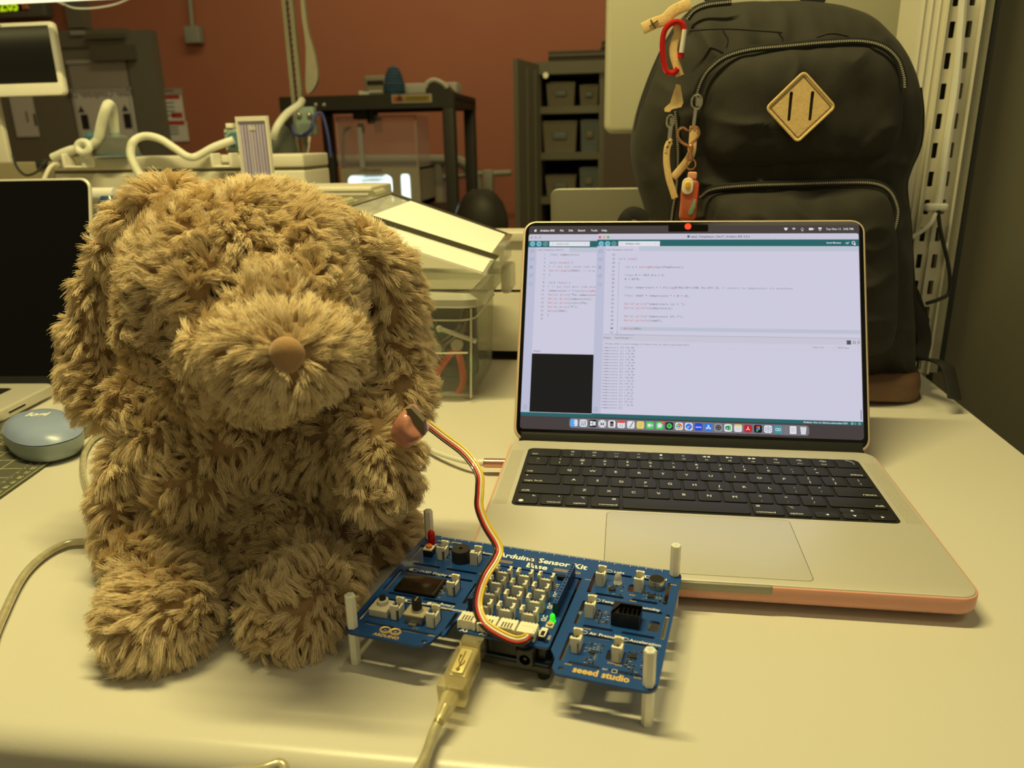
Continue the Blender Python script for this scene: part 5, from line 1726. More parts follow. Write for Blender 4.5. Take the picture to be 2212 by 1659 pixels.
b.build('gold_pads', M_gold, brd, kind='stuff', smooth=False)
b = BM()
for s_ in (-1, 1):
    b.tube([(26.6 + s_ * 3.1 + 2.9 * cos(a), -107.3 + 2.3 * sin(a), .06) for a in np.linspace(0, 2 * pi, 20, endpoint=False)], .62, 5, closed=True, M=MBd)
b.box((23.5, -107.3, .06), (1.8, .5, .05), MBd); b.box((29.7, -107.3, .06), (1.8, .5, .05), MBd); b.box((29.7, -107.3, .06), (.5, 1.8, .05), MBd)
b.build('logo', M_gold, brd, smooth=False)
word('ARDUINO', 3.4, (26.4, -113.3), .05, M_gold, align='C', bold=.03)
for t_, u, v_ in (('A3', 66, 96.5), ('A2', 77.5, 96.5)):
    word(t_, 3.9, (u, -v_), .36, align='C', bold=.015)
for t_, u, v_ in (('D4', 78.6, 84.5), ('D8', 91.8, 84.5), ('I2C', 106.4, 83), ('I2C', 105.8, 70.5), ('I2C', 105.8, 58), ('I2C', 105.8, 45.5)):
    word(t_, 4.0, (u + 1.2, -v_ - 1), .36, align='C', bold=.012, rot=pi / 2)
word('5V', 2.6, (106.4, -93.5), .36, rot=pi / 2); word('3V3', 2.4, (113.8, -90), .36, rot=pi / 2); word('RST', 2.0, (108, -32), .36)
b = BM()
for k in range(4): b.box((104.0, -36 - 2 * k, .35), (2.2, .4, .04), MBd)
b.build('print_marks', M_silk, brd, kind='stuff', smooth=False)

def socket(u, v, quarter=False, h0=0.0):
    """upright four pin socket; (u, v) is the middle of the side nearest the viewer"""
    M = MBd @ T(u, -v, h0)
    if quarter:
        M = M @ T(0, 5.0, 0) @ Matrix.Rotation(pi / 2, 4, 'Z') @ T(0, -2.5, 0)
    b = BM()
    b.box((0, .55, 3.2), (10.0, 1.1, 6.4), M)
    b.box((0, 4.7, 2.2), (10.0, .6, 4.4), M)
    for s_ in (-1, 1):
        b.box((s_ * 4.45, 2.5, 4.5), (1.1, 5.0, 9.0), M)
        b.box((s_ * 3.5, .55, 7.6), (.9, 1.1, 2.8), M)
        b.box((s_ * 3.5, 4.5, 7.6), (.9, .9, 2.8), M)
    b.box((0, 2.5, 1.2), (9, 4.4, 2.4), M)
    o = b.build('connector', M_soc, brd, smooth=False)
    q = BM()
    for k in range(4):
        q.box((-3 + 2 * k, 2.9, 3.6), (.7, .7, 3.0), M)
        q.box((-3 + 2 * k, 4.85, 4.2), (.8, .6, 1.4), M)
    q.build('pin', M_ic, o, smooth=False)
    return o
for r in range(4):
    for c in range(3):
        socket(70.9 + 13.6 * c + (0.4 if r > 1 else 0), 43.0 + 12.35 * r, False, .3)
def flat_socket(u, v):
    M = MBd @ T(u, -v, .3)
    b = BM()
    b.slab((0, 4.6, 2.9), (10.4, 8.4, 5.8), .4, .3, M, n=2)
    for k in range(5):
        b.box((-4 + 2 * k, 8.9, 4.6), (.8, 1.0, 2.0), M)
    b.box((-4.6, .1, 3.2), (1.0, 1.2, 5.2), M); b.box((4.6, .1, 3.2), (1.0, 1.2, 5.2), M)
    o = b.build('connector', M_soc, brd, 'white socket lying flat at the front edge', smooth=False)
    q = BM()
    for k in range(4):
        q.box((-2.55 + 1.7 * k, 3.0, 5.84), (.9, 4.6, .12), M)
    q.build('slot', mat('socket_shadow', (110, 104, 88), .6), o, smooth=False)
    q = BM()
    for k in range(4):
        q.box((-2.55 + 1.7 * k, 1.9, 5.92), (.6, .8, .1), M)
    q.build('pin', M_pin, o, smooth=False)
    return o
for u in (67.0, 78.6, 90.0, 101.4):
    flat_socket(u, 94.6)
# header rows of the shield
def header(u, v0, v1, n):
    L_ = v1 - v0
    v, f = plate(list(reversed(rr(u - 1.3, v0, u + 1.3, v1, .1, 1))), [rr(u - .55, v0 + (k + .5) * L_ / n - .6, u + .55, v0 + (k + .5) * L_ / n + .6, .1, 1) for k in range(n)], 0.3, 8.9)
    b = BM(); b.add(v, f, MBd); b.box((u, -(v0 + v1) / 2, 1.0), (2.2, L_ - .2, 1.0), MBd)
    b.build('header', mat('header_top', (44, 76, 140), .45), brd, 'dark blue socket strip standing along the shield', smooth=False)
    b = BM()
    for s_ in (-1, 1):
        b.box((u + s_ * 1.32, -(v0 + v1) / 2, 4.4), (.06, L_ - .1, 8.2), MBd)
    b.box((u, -v1 - .03, 4.4), (2.5, .06, 8.2), MBd)
    b.build('header_side', M_hdr, brd, smooth=False)
header(62.6, 30, 51, 8); header(62.6, 52.5, 77.2, 10)
header(110.8, 24, 40, 6); header(110.8, 41, 68, 8)
b = BM()
for k in range(3):
    b.tube([(84.6 + 2.5 * k, -28.5, 0), (84.6 + 2.5 * k, -28.5, 12)], .35, 6, M=MBd)
    b.tube([(85.2 + 2.5 * k, -31.0, 0), (85.2 + 2.5 * k, -31.0, 11)], .35, 6, M=MBd)
b.build('pin_header', M_pin, brd)
b = BM(); b.slab((104.5, -30, 2.0), (5, 2.6, 2.6), .4, .2, MBd); b.build('jumper', M_blkp, brd)
# shield extras: lit led, reset button, switch
M_led = mat('green_led_body', (60, 220, 60), .1, var=0, emit=(50, 235, 30), es=.8)
b = BM(); b.lathe([(1.9, 0), (1.9, .8), (1.5, .8), (1.5, 3.6), (1.3, 4.5), (.8, 5.2), (.05, 5.5)], 16, (111.0, -73.6, .3), MBd); b.build('green_led', M_led, brd, 'lit green indicator')
b = BM(); b.slab((110.9, -79, 1.2), (4.2, 4.2, 1.8), .5, .2, MBd); b.build('reset_button', M_soc, brd)
b = BM(); b.cyl((110.9, -79, 2.7), 1.6, 1.4, 14, MBd); b.build('button_cap', mat('tan_cap', (206, 170, 110), .5), brd)
b = BM(); b.slab((109.6, -88, 1.5), (4.0, 8.6, 2.8), .4, .2, MBd); b.build('slide_switch', M_blkp, brd)
b = BM(); b.slab((109.6, -85.2, 2.9), (3.6, 3.0, .6), .6, .2, MBd); b.box((108.1, -88, 2.6), (.8, 7.6, .8), MBd); b.box((111.1, -88, 2.6), (.8, 7.6, .8), MBd); b.box((109.6, -91.3, 2.6), (3.8, .8, .8), MBd)
b.build('switch_frame', M_soc, brd)
# module sockets
for u, v_ in ((128.6, 30.6), (151.8, 30.2), (129.6, 63.8), (129.2, 96.6), (151.6, 97.8), (23.2, 29.3), (46.6, 29.5), (45.6, 65.6), (23.9, 97.2), (46.8, 98.2)):
    socket(u, v_, True)
# sensors
b = BM()
dz_ = 8.4
v, f = plate(list(reversed(rr(142.6, 55.2, 158.6, 66.8, .3, 2))), [rr(146.6 + 2.55 * i, 56.6 + 2.7 * j, 148.4 + 2.55 * i, 58.2 + 2.7 * j, .1, 1) for i in range(5) for j in range(3)], dz_ - 1.6, dz_)
b.add(v, f, MBd); b.slab((150.6, -61, 3.4), (15.9, 11.5, 6.8), .3, .2, MBd)
for k in range(3): b.box((146.5 + 4 * k, -66.9, 6.4), (.8, .4, 1.4), MBd)
b.box((150.6, -66.9, 7.7), (16, .3, .5), MBd)
b.build('humidity_sensor', M_blkp, brd, 'black gridded temperature and humidity sensor', smooth=False)
b = BM(); b.lathe([(4.9, 0), (4.9, 5.4), (4.7, 5.8), (4.4, 5.8)], 24, (161.8, -21.2, 0), MBd); b.build('microphone_can', mat('polished_can', (190, 186, 170), .18, .9), brd)
b = BM(); b.cyl((161.8, -21.2, 5.75), 4.4, .2, 24, MBd); b.build('microphone_felt', mat('black_felt', (36, 34, 30), .95, bump=1, bs=1500), brd)
b = BM(); b.lathe([(2.6, 0), (2.6, 1), (2.3, 1), (2.3, 4.4), (1.9, 5.6), (.9, 6.4), (.05, 6.6)], 18, (138.8, -24.6, .6), MBd); b.build('light_sensor', clear('clear_led', (236, 232, 214), .28), brd, 'clear light sensor dome')
b = BM(); b.lathe([(6.1, 0), (6.1, 8.0), (5.8, 8.4), (1.2, 8.4), (1.1, 7.0), (.01, 7.0)], 28, (36.2, -25.2, 0), MBd); b.box((32.8, -25.2, 8.42), (2.2, 1.8, .06), MBd)
b.build('buzzer', mat('buzzer_black', (50, 48, 44), .45), brd, 'round black buzzer')
b = BM(); b.slab((13.6, -25.0, 2.3), (6.4, 6.4, 4.6), .5, .3, MBd); b.build('trimmer', M_blkp, brd)
b = BM(); b.box((13.6, -25.0, 4.9), (6.2, 6.2, .8), MBd); b.build('trimmer_plate', M_soc, brd)
b = BM(); b.lathe([(2.1, 0), (2.1, 1.6), (1.8, 1.9), (.6, 1.9), (.5, 1.2), (.01, 1.2)], 16, (13.6, -25, 5.3), MBd); b.build('trimmer_knob', mat('orange_knob', (220, 130, 50), .4), brd)
b = BM(); b.lathe([(2.9, 0), (2.9, 1), (2.5, 1), (2.5, 7.2), (2.2, 8.4), (1.3, 9.4), (.05, 9.7)], 18, (11.3, -15.6, 3.0), MBd); b.build('red_led', mat('red_led_body', (210, 24, 16), .12, trans=.3, var=0), brd, 'unlit red indicator')
b = BM(); b.cyl((11.3, -15.6, 1.5), .4, 3, 6, MBd); b.build('led_leg', M_pin, brd)
b = BM(); b.slab((24, -61.6, 1.1), (27, 19, 1.8), .4, .2, MBd); b.build('oled_screen', mat('oled_glass', (26, 20, 14), .12, var=0, spec=.5), brd, 'small dark blank display')
b = BM(); b.box((36.0, -61.6, 2.03), (.4, 17, .05), MBd); b.box((23, -53.2, 2.03), (25, .4, .05), MBd); b.build('oled_edge', mat('oled_line', (70, 70, 60), .3), brd)
b = BM(); b.slab((13.6, -92.0, 2.3), (11.6, 11.6, 4.6), .8, .4, MBd); b.lathe([(3.4, 0), (3.4, 2.4), (3.0, 2.8), (2.0, 2.8)], 18, (13.6, -90.4, 4.6), MBd); b.build('push_button', mat('button_white', (206, 200, 184), .5), brd)
b = BM(); b.cyl((13.6, -90.4, 8.3), 2.0, 2.2, 16, MBd); b.build('push_button_cap', M_blkp, brd)
b = BM(); b.slab((36.2, -93.0, 2.4), (10.4, 9.4, 4.8), .3, .2, MBd); b.box((36.2, -97.8, 2.6), (10.4, .3, 4.6), MBd); b.box((36.2, -99, .6), (4.6, 2.6, .9), MBd); b.build('potentiometer', mat('pot_metal', (170, 166, 150), .3, .8), brd)
b = BM(); b.box((36.2, -92.6, 5.1), (12.4, 10.0, .6), MBd); b.build('potentiometer_plate', mat('pot_plate', (222, 214, 188), .35, .5), brd)
b = BM(); b.cyl((36.2, -92.0, 5.9), 3.6, 1.4, 20, MBd); b.build('potentiometer_collar', M_greyp, brd)
b = BM()
b.rings([[((36.2 + (r + .12 * (k % 2)) * cos(2 * pi * k / 36)), (-92.0 + (r + .12 * (k % 2)) * sin(2 * pi * k / 36)), z) for k in range(36)] for r, z in ((2.9, 6.6), (2.7, 12.6), (2.3, 13.0))], MBd)
b.build('potentiometer_knob', M_blkp, brd, smooth=False)
b = BM(); b.box((36.2, -92.0, 13.02), (.5, 4.2, .08), MBd); b.build('knob_mark', M_greyp, brd)
# small surface parts
random.seed(21)
bk, bs, bw = BM(), BM(), BM()
regions = [((133.5, 26, 145, 37), 14), ((155, 28, 169, 38), 22), ((133, 54, 141.5, 68), 22), ((133.5, 85, 145, 103), 34), ((156, 85, 169, 103), 34), ((37.0, 52, 42.5, 71), 26), ((17, 18, 21, 27), 6), ((25.5, 18, 30, 36), 8), ((37, 100, 41, 103), 3)]
for (u0, v0, u1, v1), n in regions:
    cells = [(u0 + 1 + i * 2.0, v0 + .8 + j * 1.5) for i in range(int((u1 - u0) / 2.0)) for j in range(int((v1 - v0) / 1.5))]
    random.shuffle(cells)
    for (u, v_) in cells[:n]:
        k = random.random()
        if k < .5:
            bk.box((u, -v_, .3), (.8, .55, .6), MBd); bs.box((u - .6, -v_, .28), (.4, .6, .58), MBd); bs.box((u + .6, -v_, .28), (.4, .6, .58), MBd)
        elif k < .8:
            bw.box((u, -v_, .02), (1.5, .22, .04), MBd); bs.box((u + .4, -v_ - .5, .2), (.5, .4, .4), MBd)
        else:
            bs.ball((u, -v_, .15), .45, 4, MBd)
for o_, nm, m_ in ((bk, 'chip_resistors', M_ic), (bs, 'solder_joints', M_pin), (bw, 'print_marks', M_silk)):
    o_.build(nm, m_, brd, kind='stuff', smooth=False)
for (u, v_, a, d) in ((136.6, 32.0, 3.6, 3.2), (160.0, 33.0, 3.6, 3.2), (159.5, 91.0, 3.4, 3.2), (138.4, 94, 2.6, 2.2)):
    b = BM(); b.slab((u, -v_, .7), (a, d, 1.2), .15, .1, MBd)
    o = b.build('chip', M_ic, brd)
    b = BM()
    for k in range(4):
        for s_ in (-1, 1):
            b.box((u - a / 2 + .5 + k * (a - 1) / 3, -v_ + s_ * (d / 2 + .35), .2), (.35, .8, .3), MBd)
    b.build('chip_pins', M_pin, o, smooth=False)
b = BM()
for k in range(5):
    b.rings([[(158.5 + 2.6 * k + r * cos(2 * pi * j / 3 + pi / 2), -105.2 + r * sin(2 * pi * j / 3 + pi / 2), .06) for j in range(3)] for r in (.8, .01)], MBd)
b.tube([(x, y, .05) for x, y in rrect(2.6, 2.4, .2, 2, 152.2, -104.8)], .16, 4, closed=True, M=MBd)
b.text('INT', 1.7, (146, -105.3), .05, MBd)
b.build('white_marks', M_silk, brd, smooth=False)
# module boards' shadow gap pieces under the slots are left open: the desk shows through
# standoffs
def hexa_post(u, v):
    hx = [(3.15 * cos(a), 3.15 * sin(a)) for a in np.arange(6) * pi / 3 + .25]
    M = MBd @ T(u, -v, 0)
    for z0, z1 in ((.1, 21.2), (-BZ + .05, -1.7)):
        c = .5
        b = BM(); b.rings([[(x * k, y * k, z) for x, y in hx] for k, z in ((.9, z0), (1, z0 + c), (1, z1 - c), (.86, z1))], M)
        if z0 > 0:
            b.rings([[(x * k, y * k, z) for x, y in hx] for k, z in ((.55, z1 + .02), (.5, z1 - .4))], M)
        b.build('standoff', M_nyl, brd, angle=20)
for u, v_ in ((4.6, 4.6), (170.6, 4.6), (4.6, 110.4), (170.6, 110.4)):
    hexa_post(u, v_)
# controller board below the shield
b = BM(); b.slab((88.5, -61.5, -12.2), (53.4, 68.6, 1.6), 1.5, .1, MBd); b.build('controller_board', mat('dark_board', (16, 40, 58), .45), brd)
b = BM(); b.slab((88.5, -61.5, -15.6), (55, 69, 4.8), 2, .8, MBd); b.build('controller_tray', mat('tray_black', (24, 24, 24), .4, coat=.2), brd)
for s_ in (-1, 1):
    for y in (30, 90):
        b = BM(); b.cyl((88.5 + s_ * 22, -y, -20.8), 3.4, 5.6, 12, MBd); b.build('tray_foot', M_dark, brd)
b = BM()
for u in (63, 111):
    b.box((u, -58, -6.4), (2.4, 52, 9.6), MBd)
b.box((88, -93.0, -6.2), (16, 3, 9), MBd); b.box((110, -90, -6.5), (4, 5, 9), MBd)
b.build('controller_header', M_blkp, brd)
b = BM()
v, f = plate(list(reversed(rrect(12, 10.9, .4, 2, 72.8, -6.0))), [rrect(8.6, 7.8, .6, 2, 72.8, -6.0)], 0, 4)
MU = MBd @ basis((0, -100.4, 0), (1, 0, 0), (0, 0, 1), (0, -1, 0)) @ T(0, 0, 0)
b.add(v, f, MU); b.box((72.8, -92.6, -6.0), (12, 15.6, 10.9), MBd)
b.build('usb_socket', mat('bright_shell', (214, 206, 178), .2, .85), brd, 'square metal socket at the front of the controller')
b = BM()
v, f = plate(list(reversed(rrect(9, 10.5, .6, 2, 103, -6.4))), [circ(103, 6.6, 3.2)], 0, 6)
b.add(v, f, MBd @ basis((0, -95.4, 0), (1, 0, 0), (0, 0, 1), (0, -1, 0)))
b.box((103, -90.5, -6.4), (9, 9.6, 10.5), MBd); b.cyl((103, -98.6, -6.6), 1.0, 4, 10, MBd @ T(103, -98.6, -6.6) @ Matrix.Rotation(pi / 2, 4, 'X') @ T(-103, 98.6, 6.6))
b.build('power_jack', M_blkp, brd)

# ------------------------------------------------------------------ usb cable
M_ucl = clear('usb_plug_plastic', (224, 214, 172), .20, .12, .05)
M_cord = mat('clear_cord', (186, 178, 148), .2, metal=.25, var=.35, vs=160, coat=.6)
def wb(u, v, h):
    """board point (mm) in the world"""
    x, y = u - 175.16, -v
    c, s = cos(-.18362), sin(-.18362)
    return Vector((.0447 + (c * x - s * y) / 1000, .4315 + (s * x + c * y) / 1000, (BZ + h) / 1000))
p0 = wb(72.8, 101.5, -6.0)
p1 = Pz(962, 1530, .0125)
usb = thing('usb_cable', 'clear usb cable plugged into the front of the blue board', 'cable', (p0.x, p0.y, 0))
ax = (p1 - p0); Lp = ax.length; ax.normalize()
side = ax.cross(Vector((0, 0, 1))).normalized()
upv = side.cross(ax)
MU2 = basis(p0 - usb.location, side, ax, upv)
b = MB()
for y0_, y1_, w_, h_ in ((.0045, .026, .0128, .0118), (.026, .0345, .0150, .0125)):
    b.slab((0, (y0_ + y1_) / 2, 0), (w_, y1_ - y0_, h_), .0012, .0010, MU2)
b.build('plug', M_ucl, usb)
MB().slab((0, .010, 0), (.0092, .028, .0082), .0008, .0005, MU2).build('metal_sleeve', mat('sleeve_metal', (236, 222, 170), .22, .75), usb)
b = MB()
b.slab((0, .015, .0060), (.0064, .017, .0003), .001, .0001, MU2)
b.build('icon_plate', mat('icon_plate_cream', (232, 214, 150), .25, .3), usb)
b = MB()
b.box((0, .015, .0063), (.0006, .013, .0003), MU2)
b.tube([(0, .018, .0063), (.0016, .0155, .0063), (.0016, .0125, .0063)], .0003, 5, M=MU2)
b.tube([(0, .0195, .0063), (-.0016, .017, .0063), (-.0016, .015, .0063)], .0003, 5, M=MU2)
b.cyl((0, .0215, .0063), .0011, .0003, 12, MU2); b.box((.0016, .012, .0063), (.0013, .0013, .0003), MU2)
b.build('usb_symbol', mat('symbol_brown', (120, 98, 50), .5), usb)
pe = MU2 @ Vector((0, .0345, 0)) + usb.location
pts = [pe, pe + ax * .010, Pz(935, 1585, .0085), Pz(905, 1660, .006)]
b = MB(); b.tube(rel(usb, [pe - ax * .001, pe + ax * .004, pe + ax * .010, pe + ax * .016]), .0046, 14, scale=[1.05, 1.0, .85, .62]); b.build('strain_relief', M_ucl, usb)
q0 = Pz(905, 1660, .006)
loop = [pe + ax * .006, Pz(940, 1575, .0085), q0, q0 + Vector((-.012, -.022, -.002)), Vector((q0.x - .030, .268, -.008)), Vector((q0.x - .060, .262, -.006)), Pz(610, 1653, .002), Pz(520, 1668, .001), Vector((-.26, .262, -.010)), Vector((-.34, .262, -.006)), Pz(-60, 1500, .004), Pz(0, 1345, .004), Pz(60, 1232, .004), Pz(140, 1176, .004), Pz(230, 1172, .004), Pz(330, 1172, .004)]
MB().tube(rel(usb, spline(loop, 12)), .0027, 12).build('cord', M_cord, usb)
loop2 = [Pz(330, 1120, .004), Pz(235, 1118, .004), Pz(206, 1090, .004), Pz(186, 1050, .004), Pz(178, 1010, .004), Pz(186, 970, .004), Pz(215, 940, .004), Pz(280, 925, .004)]
MB().tube(rel(usb, spline(loop2, 8)), .0027, 12).build('cord', M_cord, usb)

# white charging cable at the side of the laptop
c1 = Pz(1090, 1000, .011)
chg = thing('charging_cable', 'white cable with a rose metal plug in the left side of the laptop', 'cable', (c1.x, c1.y, 0))
ptc = [Pz(1046, 1000, .011), Pz(1010, 998, .010), Pz(960, 984, .0075), Pz(915, 965, .005), Pz(860, 935, .004), Pz(790, 910, .004)]
MB().tube(rel(chg, [c1 + Vector((.012, 0, 0)), ptc[0]]), .0042, 14).build('plug_shell', mat('rose_metal', (214, 160, 136), .25, .8), chg, 'rose metal plug')
MB().tube(rel(chg, [ptc[0], ptc[0] + (ptc[1] - ptc[0]) * .35]), .0033, 12).build('collar', M_white, chg)
MB().tube(rel(chg, spline(ptc, 10)), .0023, 10).build('cord', MATS['white_cord'], chg)
MB().tube(rel(chg, [c1 + Vector((.011, 0, 0)), c1 + Vector((.016, 0, 0))]), .003, 10).build('plug_tip', M_pin, chg)
# ------------------------------------------------------------------ four-wire sensor lead
st = P(921, 915, .462)
g = [st, P(960, 945, .452), P(1005, 980, .440), P(1034, 1022, .428), P(1036, 1060, .420), P(1035, 1095, .414), P(1050, 1135, .408), P(1076, 1180, .400), P(1072, 1205, .393),
     P(1050, 1240, .383), P(1036, 1275, .375), P(1032, 1310, .367), P(1045, 1345, .358), P(1075, 1368, .352), P(1112, 1384, .3475), P(1136, 1380, .348), P(1146, 1368, .353)]
lead = thing('sensor_lead', 'flat lead of black, red, white and yellow wires from the plush dog to the board', 'cable', (st.x, st.y, st.z))
gs = spline(g, 8)
cols_ = (('black', (24, 22, 22)), ('red', (190, 44, 36)), ('white', (226, 220, 206)), ('yellow', (226, 190, 34)))
for i, (nm, c_) in enumerate(cols_):
    pts = []
    for j, p in enumerate(gs):
        t_ = (gs[min(j + 1, len(gs) - 1)] - gs[max(j - 1, 0)]).normalized()
        sd = t_.cross((CAM - p).normalized()).normalized()
        pts.append(p - sd * ((i - 1.5) * .00142))
    MB().tube(rel(lead, pts), .00076, 8).build('wire', mat(nm + '_wire', c_, .4, var=.03, coat=.2), lead, nm + ' wire')
e_ = gs[-1]
MBp = MBd
b = BM(); b.slab((101.4, -92.6, 4.2), (8.6, 5.6, 4.6), .5, .3, MBp); o = b.build('plug', M_soc, lead)
o.matrix_parent_inverse = Matrix.Identity(4)
R_b = Matrix.Translation(brd.location) @ Matrix.Rotation(-.18362, 4, 'Z')
o.matrix_local = Matrix.Translation(-lead.location) @ R_b
# ------------------------------------------------------------------ pink tape over the sensor on the plush dog
# ------------------------------------------------------------------ backpack
YE = .885
def pk(x, y, Y=YE):
    return P(x, y, Y)
pack = thing('backpack', 'black backpack with tan leather trims standing behind the laptop', 'backpack', (.235, .88, 0))
M_fab = mat('black_fabric', (46, 44, 38), .75, var=.10, vs=500, bump=.35, bs=1800, sheen=.05, spec=.3)
M_fab2 = mat('black_webbing', (24, 23, 22), .7, var=.1, vs=300, bump=.4, bs=1200)
M_zip = mat('zip_tape', (24, 23, 21), .6)
M_tooth = mat('zip_teeth', (176, 170, 150), .35, .2)
M_lea = mat('tan_leather', (222, 190, 132), .6, var=.18, vs=220, bump=.3, bs=700)
M_leab = mat('brown_leather', (112, 84, 62), .6, var=.15, vs=120, bump=.3, bs=500)
M_sil2 = mat('silver_metal', (196, 192, 180), .22, .9)

def pillow(name, outline, yedge, bulge, m, parent, n=22, pw=2.6, back=.02, wr=.0022, seed=0, cz=None, closed=12, floor=True, label=None, shape=None):
    """a stuffed fabric panel: px outline at depth yedge, swelling towards the viewer"""
    pts = spline([P(x, y, yedge) for x, y in outline], closed, True)
    if floor:
        for p in pts:
            p.z = max(p.z, .001)
    c = sum(pts, Vector()) / len(pts)
    L_ = parent.location
    rings_ = [[(p.x - L_.x, yedge + back - L_.y, p.z - L_.z) for p in pts]]
    for i in range(n + 1):
        s_ = 1 - i / n
        s_ = s_ ** .8 if i else 1.0
        dy = bulge * (1 - s_ ** pw) ** .6
        ring = []
        for p in pts:
            q = c.lerp(p, max(s_, .003))
            d = noise.fractal(Vector((q.x * 14 + seed, q.z * 9, seed * 3.1)), 1.0, 2.0, 3) * wr * min(1, dy / max(bulge, 1e-6) + .25)
            d += noise.noise(Vector((q.x * 60, q.z * 26 + q.x * 30, seed))) * wr * .45
            d += max(0, 1 - abs(noise.noise(Vector((q.x * 17 + q.z * 9 + seed, q.z * 20 - q.x * 7, seed)))) * 3.2) ** 2 * wr * .9 * min(1, dy / max(bulge, 1e-6))
            sh_ = shape(q) if shape else 0
            ring.append((q.x - L_.x, yedge - dy - d - sh_ * min(1, dy / max(bulge, 1e-6)) - L_.y, q.z - L_.z))
        rings_.append(ring)
    b = MB()
    b.rings(rings_, cap0=True, cap1=True)
    return b.build(name, m, parent, label, angle=60)

body_o = [(1520, 14), (1600, 4), (1680, 2), (1760, 3), (1830, 14), (1885, 36), (1930, 76), (1962, 125), (1983, 185), (1990, 250), (1984, 315), (1962, 368), (1954, 405), (1962, 480), (1967, 560), (1972, 660), (1975, 760), (1975, 830), (1966, 878), (1900, 890), (1780, 893), (1640, 893), (1520, 893), (1475, 870), (1462, 790), (1450, 700), (1436, 610), (1415, 530), (1392, 450), (1371, 380), (1364, 315), (1374, 250), (1396, 180), (1425, 110), (1460, 55), (1488, 24)]
pillow('main_body', body_o, YE, .052, M_fab, pack, n=26, pw=5, back=.085, wr=.006, seed=1.3)
# side gusset seam and piping
pts = [P(x, y, YE - .004) for x, y in ((1462, 58), (1432, 110), (1405, 175), (1383, 245), (1374, 315), (1381, 378), (1402, 448), (1424, 520), (1444, 600))]
MB().tube(rel(pack, spline(pts, 8)), .0032, 8).build('piping', M_fab2, pack)
pts = [P(x, y, YE - .004) for x, y in ((1985, 190), (1991, 250), (1985, 315), (1964, 366), (1955, 405), (1963, 480), (1968, 560), (1974, 660))]
MB().tube(rel(pack, spline(pts, 8)), .003, 8).build('piping', M_fab2, pack)
# front main zip line, left
def zipper(pxs, Y, r=.0036, teeth=True, seed=0):
    pts = [P(x, y, yy) for x, y, yy in [(a[0], a[1], a[2] if len(a) > 2 else Y) for a in pxs]]
    sp = spline(pts, 14)
    b = MB(); b.strap(rel(pack, sp), .0068, .0022, up=(0, -1, 0)); b.build('zip_tape', M_zip, pack)
    if teeth:
        b = MB()
        acc = 0
        for i in range(len(sp) - 1):
            d = sp[i + 1] - sp[i]; l = d.length
            if l < 1e-7: continue
            d.normalize()
            n_ = d.cross(Vector((0, 1, 0))).normalized()
            while acc < l:
                c = sp[i] + d * acc + Vector((0, -.0015, 0))
                M = basis(c - pack.location, d, n_, d.cross(n_))
                b.box((0, 0, 0), (.0012, .0019, .0014), M)
                acc += .0021
            acc -= l
        b.build('zip_teeth', M_tooth, pack, kind='stuff', smooth=False)
YP_ = .808
up_o = [(1512, 300), (1506, 250), (1512, 200), (1530, 158), (1565, 128), (1620, 110), (1700, 101), (1790, 93), (1860, 92), (1905, 104), (1935, 130), (1948, 170), (1950, 230), (1944, 285), (1925, 322), (1890, 344), (1800, 356), (1690, 362), (1590, 364), (1540, 352), (1520, 330)]
pillow('upper_pocket', up_o, YE - .046, .026, M_fab, pack, n=20, pw=3.2, back=.02, wr=.0042, seed=4.2, floor=False)
lo_o = [(1516, 470), (1522, 430), (1548, 412), (1620, 405), (1720, 402), (1820, 399), (1885, 401), (1918, 418), (1934, 455), (1938, 520), (1940, 620), (1935, 720), (1900, 765), (1760, 775), (1600, 775), (1540, 760), (1518, 700), (1514, 580)]
pillow('lower_pocket', lo_o, YE - .046, .034, M_fab, pack, n=20, pw=3.5, back=.02, wr=.0045, seed=9.1, floor=False)
pillow('leather_base', [(1468, 800), (1560, 792), (1700, 790), (1840, 790), (1974, 792), (1982, 845), (1972, 886), (1880, 894), (1700, 897), (1540, 896), (1478, 884)], YE - .002, .054, M_leab, pack, n=14, pw=5, back=.04, wr=.001, seed=2, label='brown leather band round the foot')
YZ = YE - .058
zipper([(1503, 238, YZ), (1504, 208), (1516, 172), (1536, 145), (1568, 122), (1620, 107), (1700, 99), (1790, 91), (1860, 89), (1908, 101), (1938, 128), (1951, 165), (1953, 188)], YZ)
zipper([(1512, 425, YZ), (1540, 408, YZ), (1620, 400, YZ), (1720, 397, YZ), (1820, 394, YZ), (1888, 396, YZ), (1922, 414, YZ), (1938, 450, YZ), (1936, 480, YZ), (1928, 505, YZ)], YZ - .003)
YS = YE - .050
zipper([(1458, 242, YS), (1462, 290, YS), (1464, 340, YS), (1461, 400, YS), (1453, 450, YS), (1446, 500, YS), (1440, 540, YS)], YS)
zipper([(1440, 118, YE - .01), (1418, 160, YE - .012), (1398, 215, YE - .012), (1388, 262, YE - .012)], YE - .012)
zipper([(1484, 40, YE - .03), (1500, 22, YE - .03), (1530, 10, YE - .03), (1580, 4, YE - .03)], YE - .03)
# folds in the top flap
b = MB()
for pts in (((1490, 66), (1560, 62), (1640, 66), (1690, 70)), ((1562, 66), (1572, 86), (1568, 104)), ((1680, 68), (1690, 84), (1682, 100)), ((1764, 80), (1800, 72), (1850, 84), (1890, 100))):
    b.tube(rel(pack, spline([P(x, y, YE - .0525) for x, y in pts], 5)), .0011, 6, scale=None)
b.build('flap_fold', M_fab, pack)
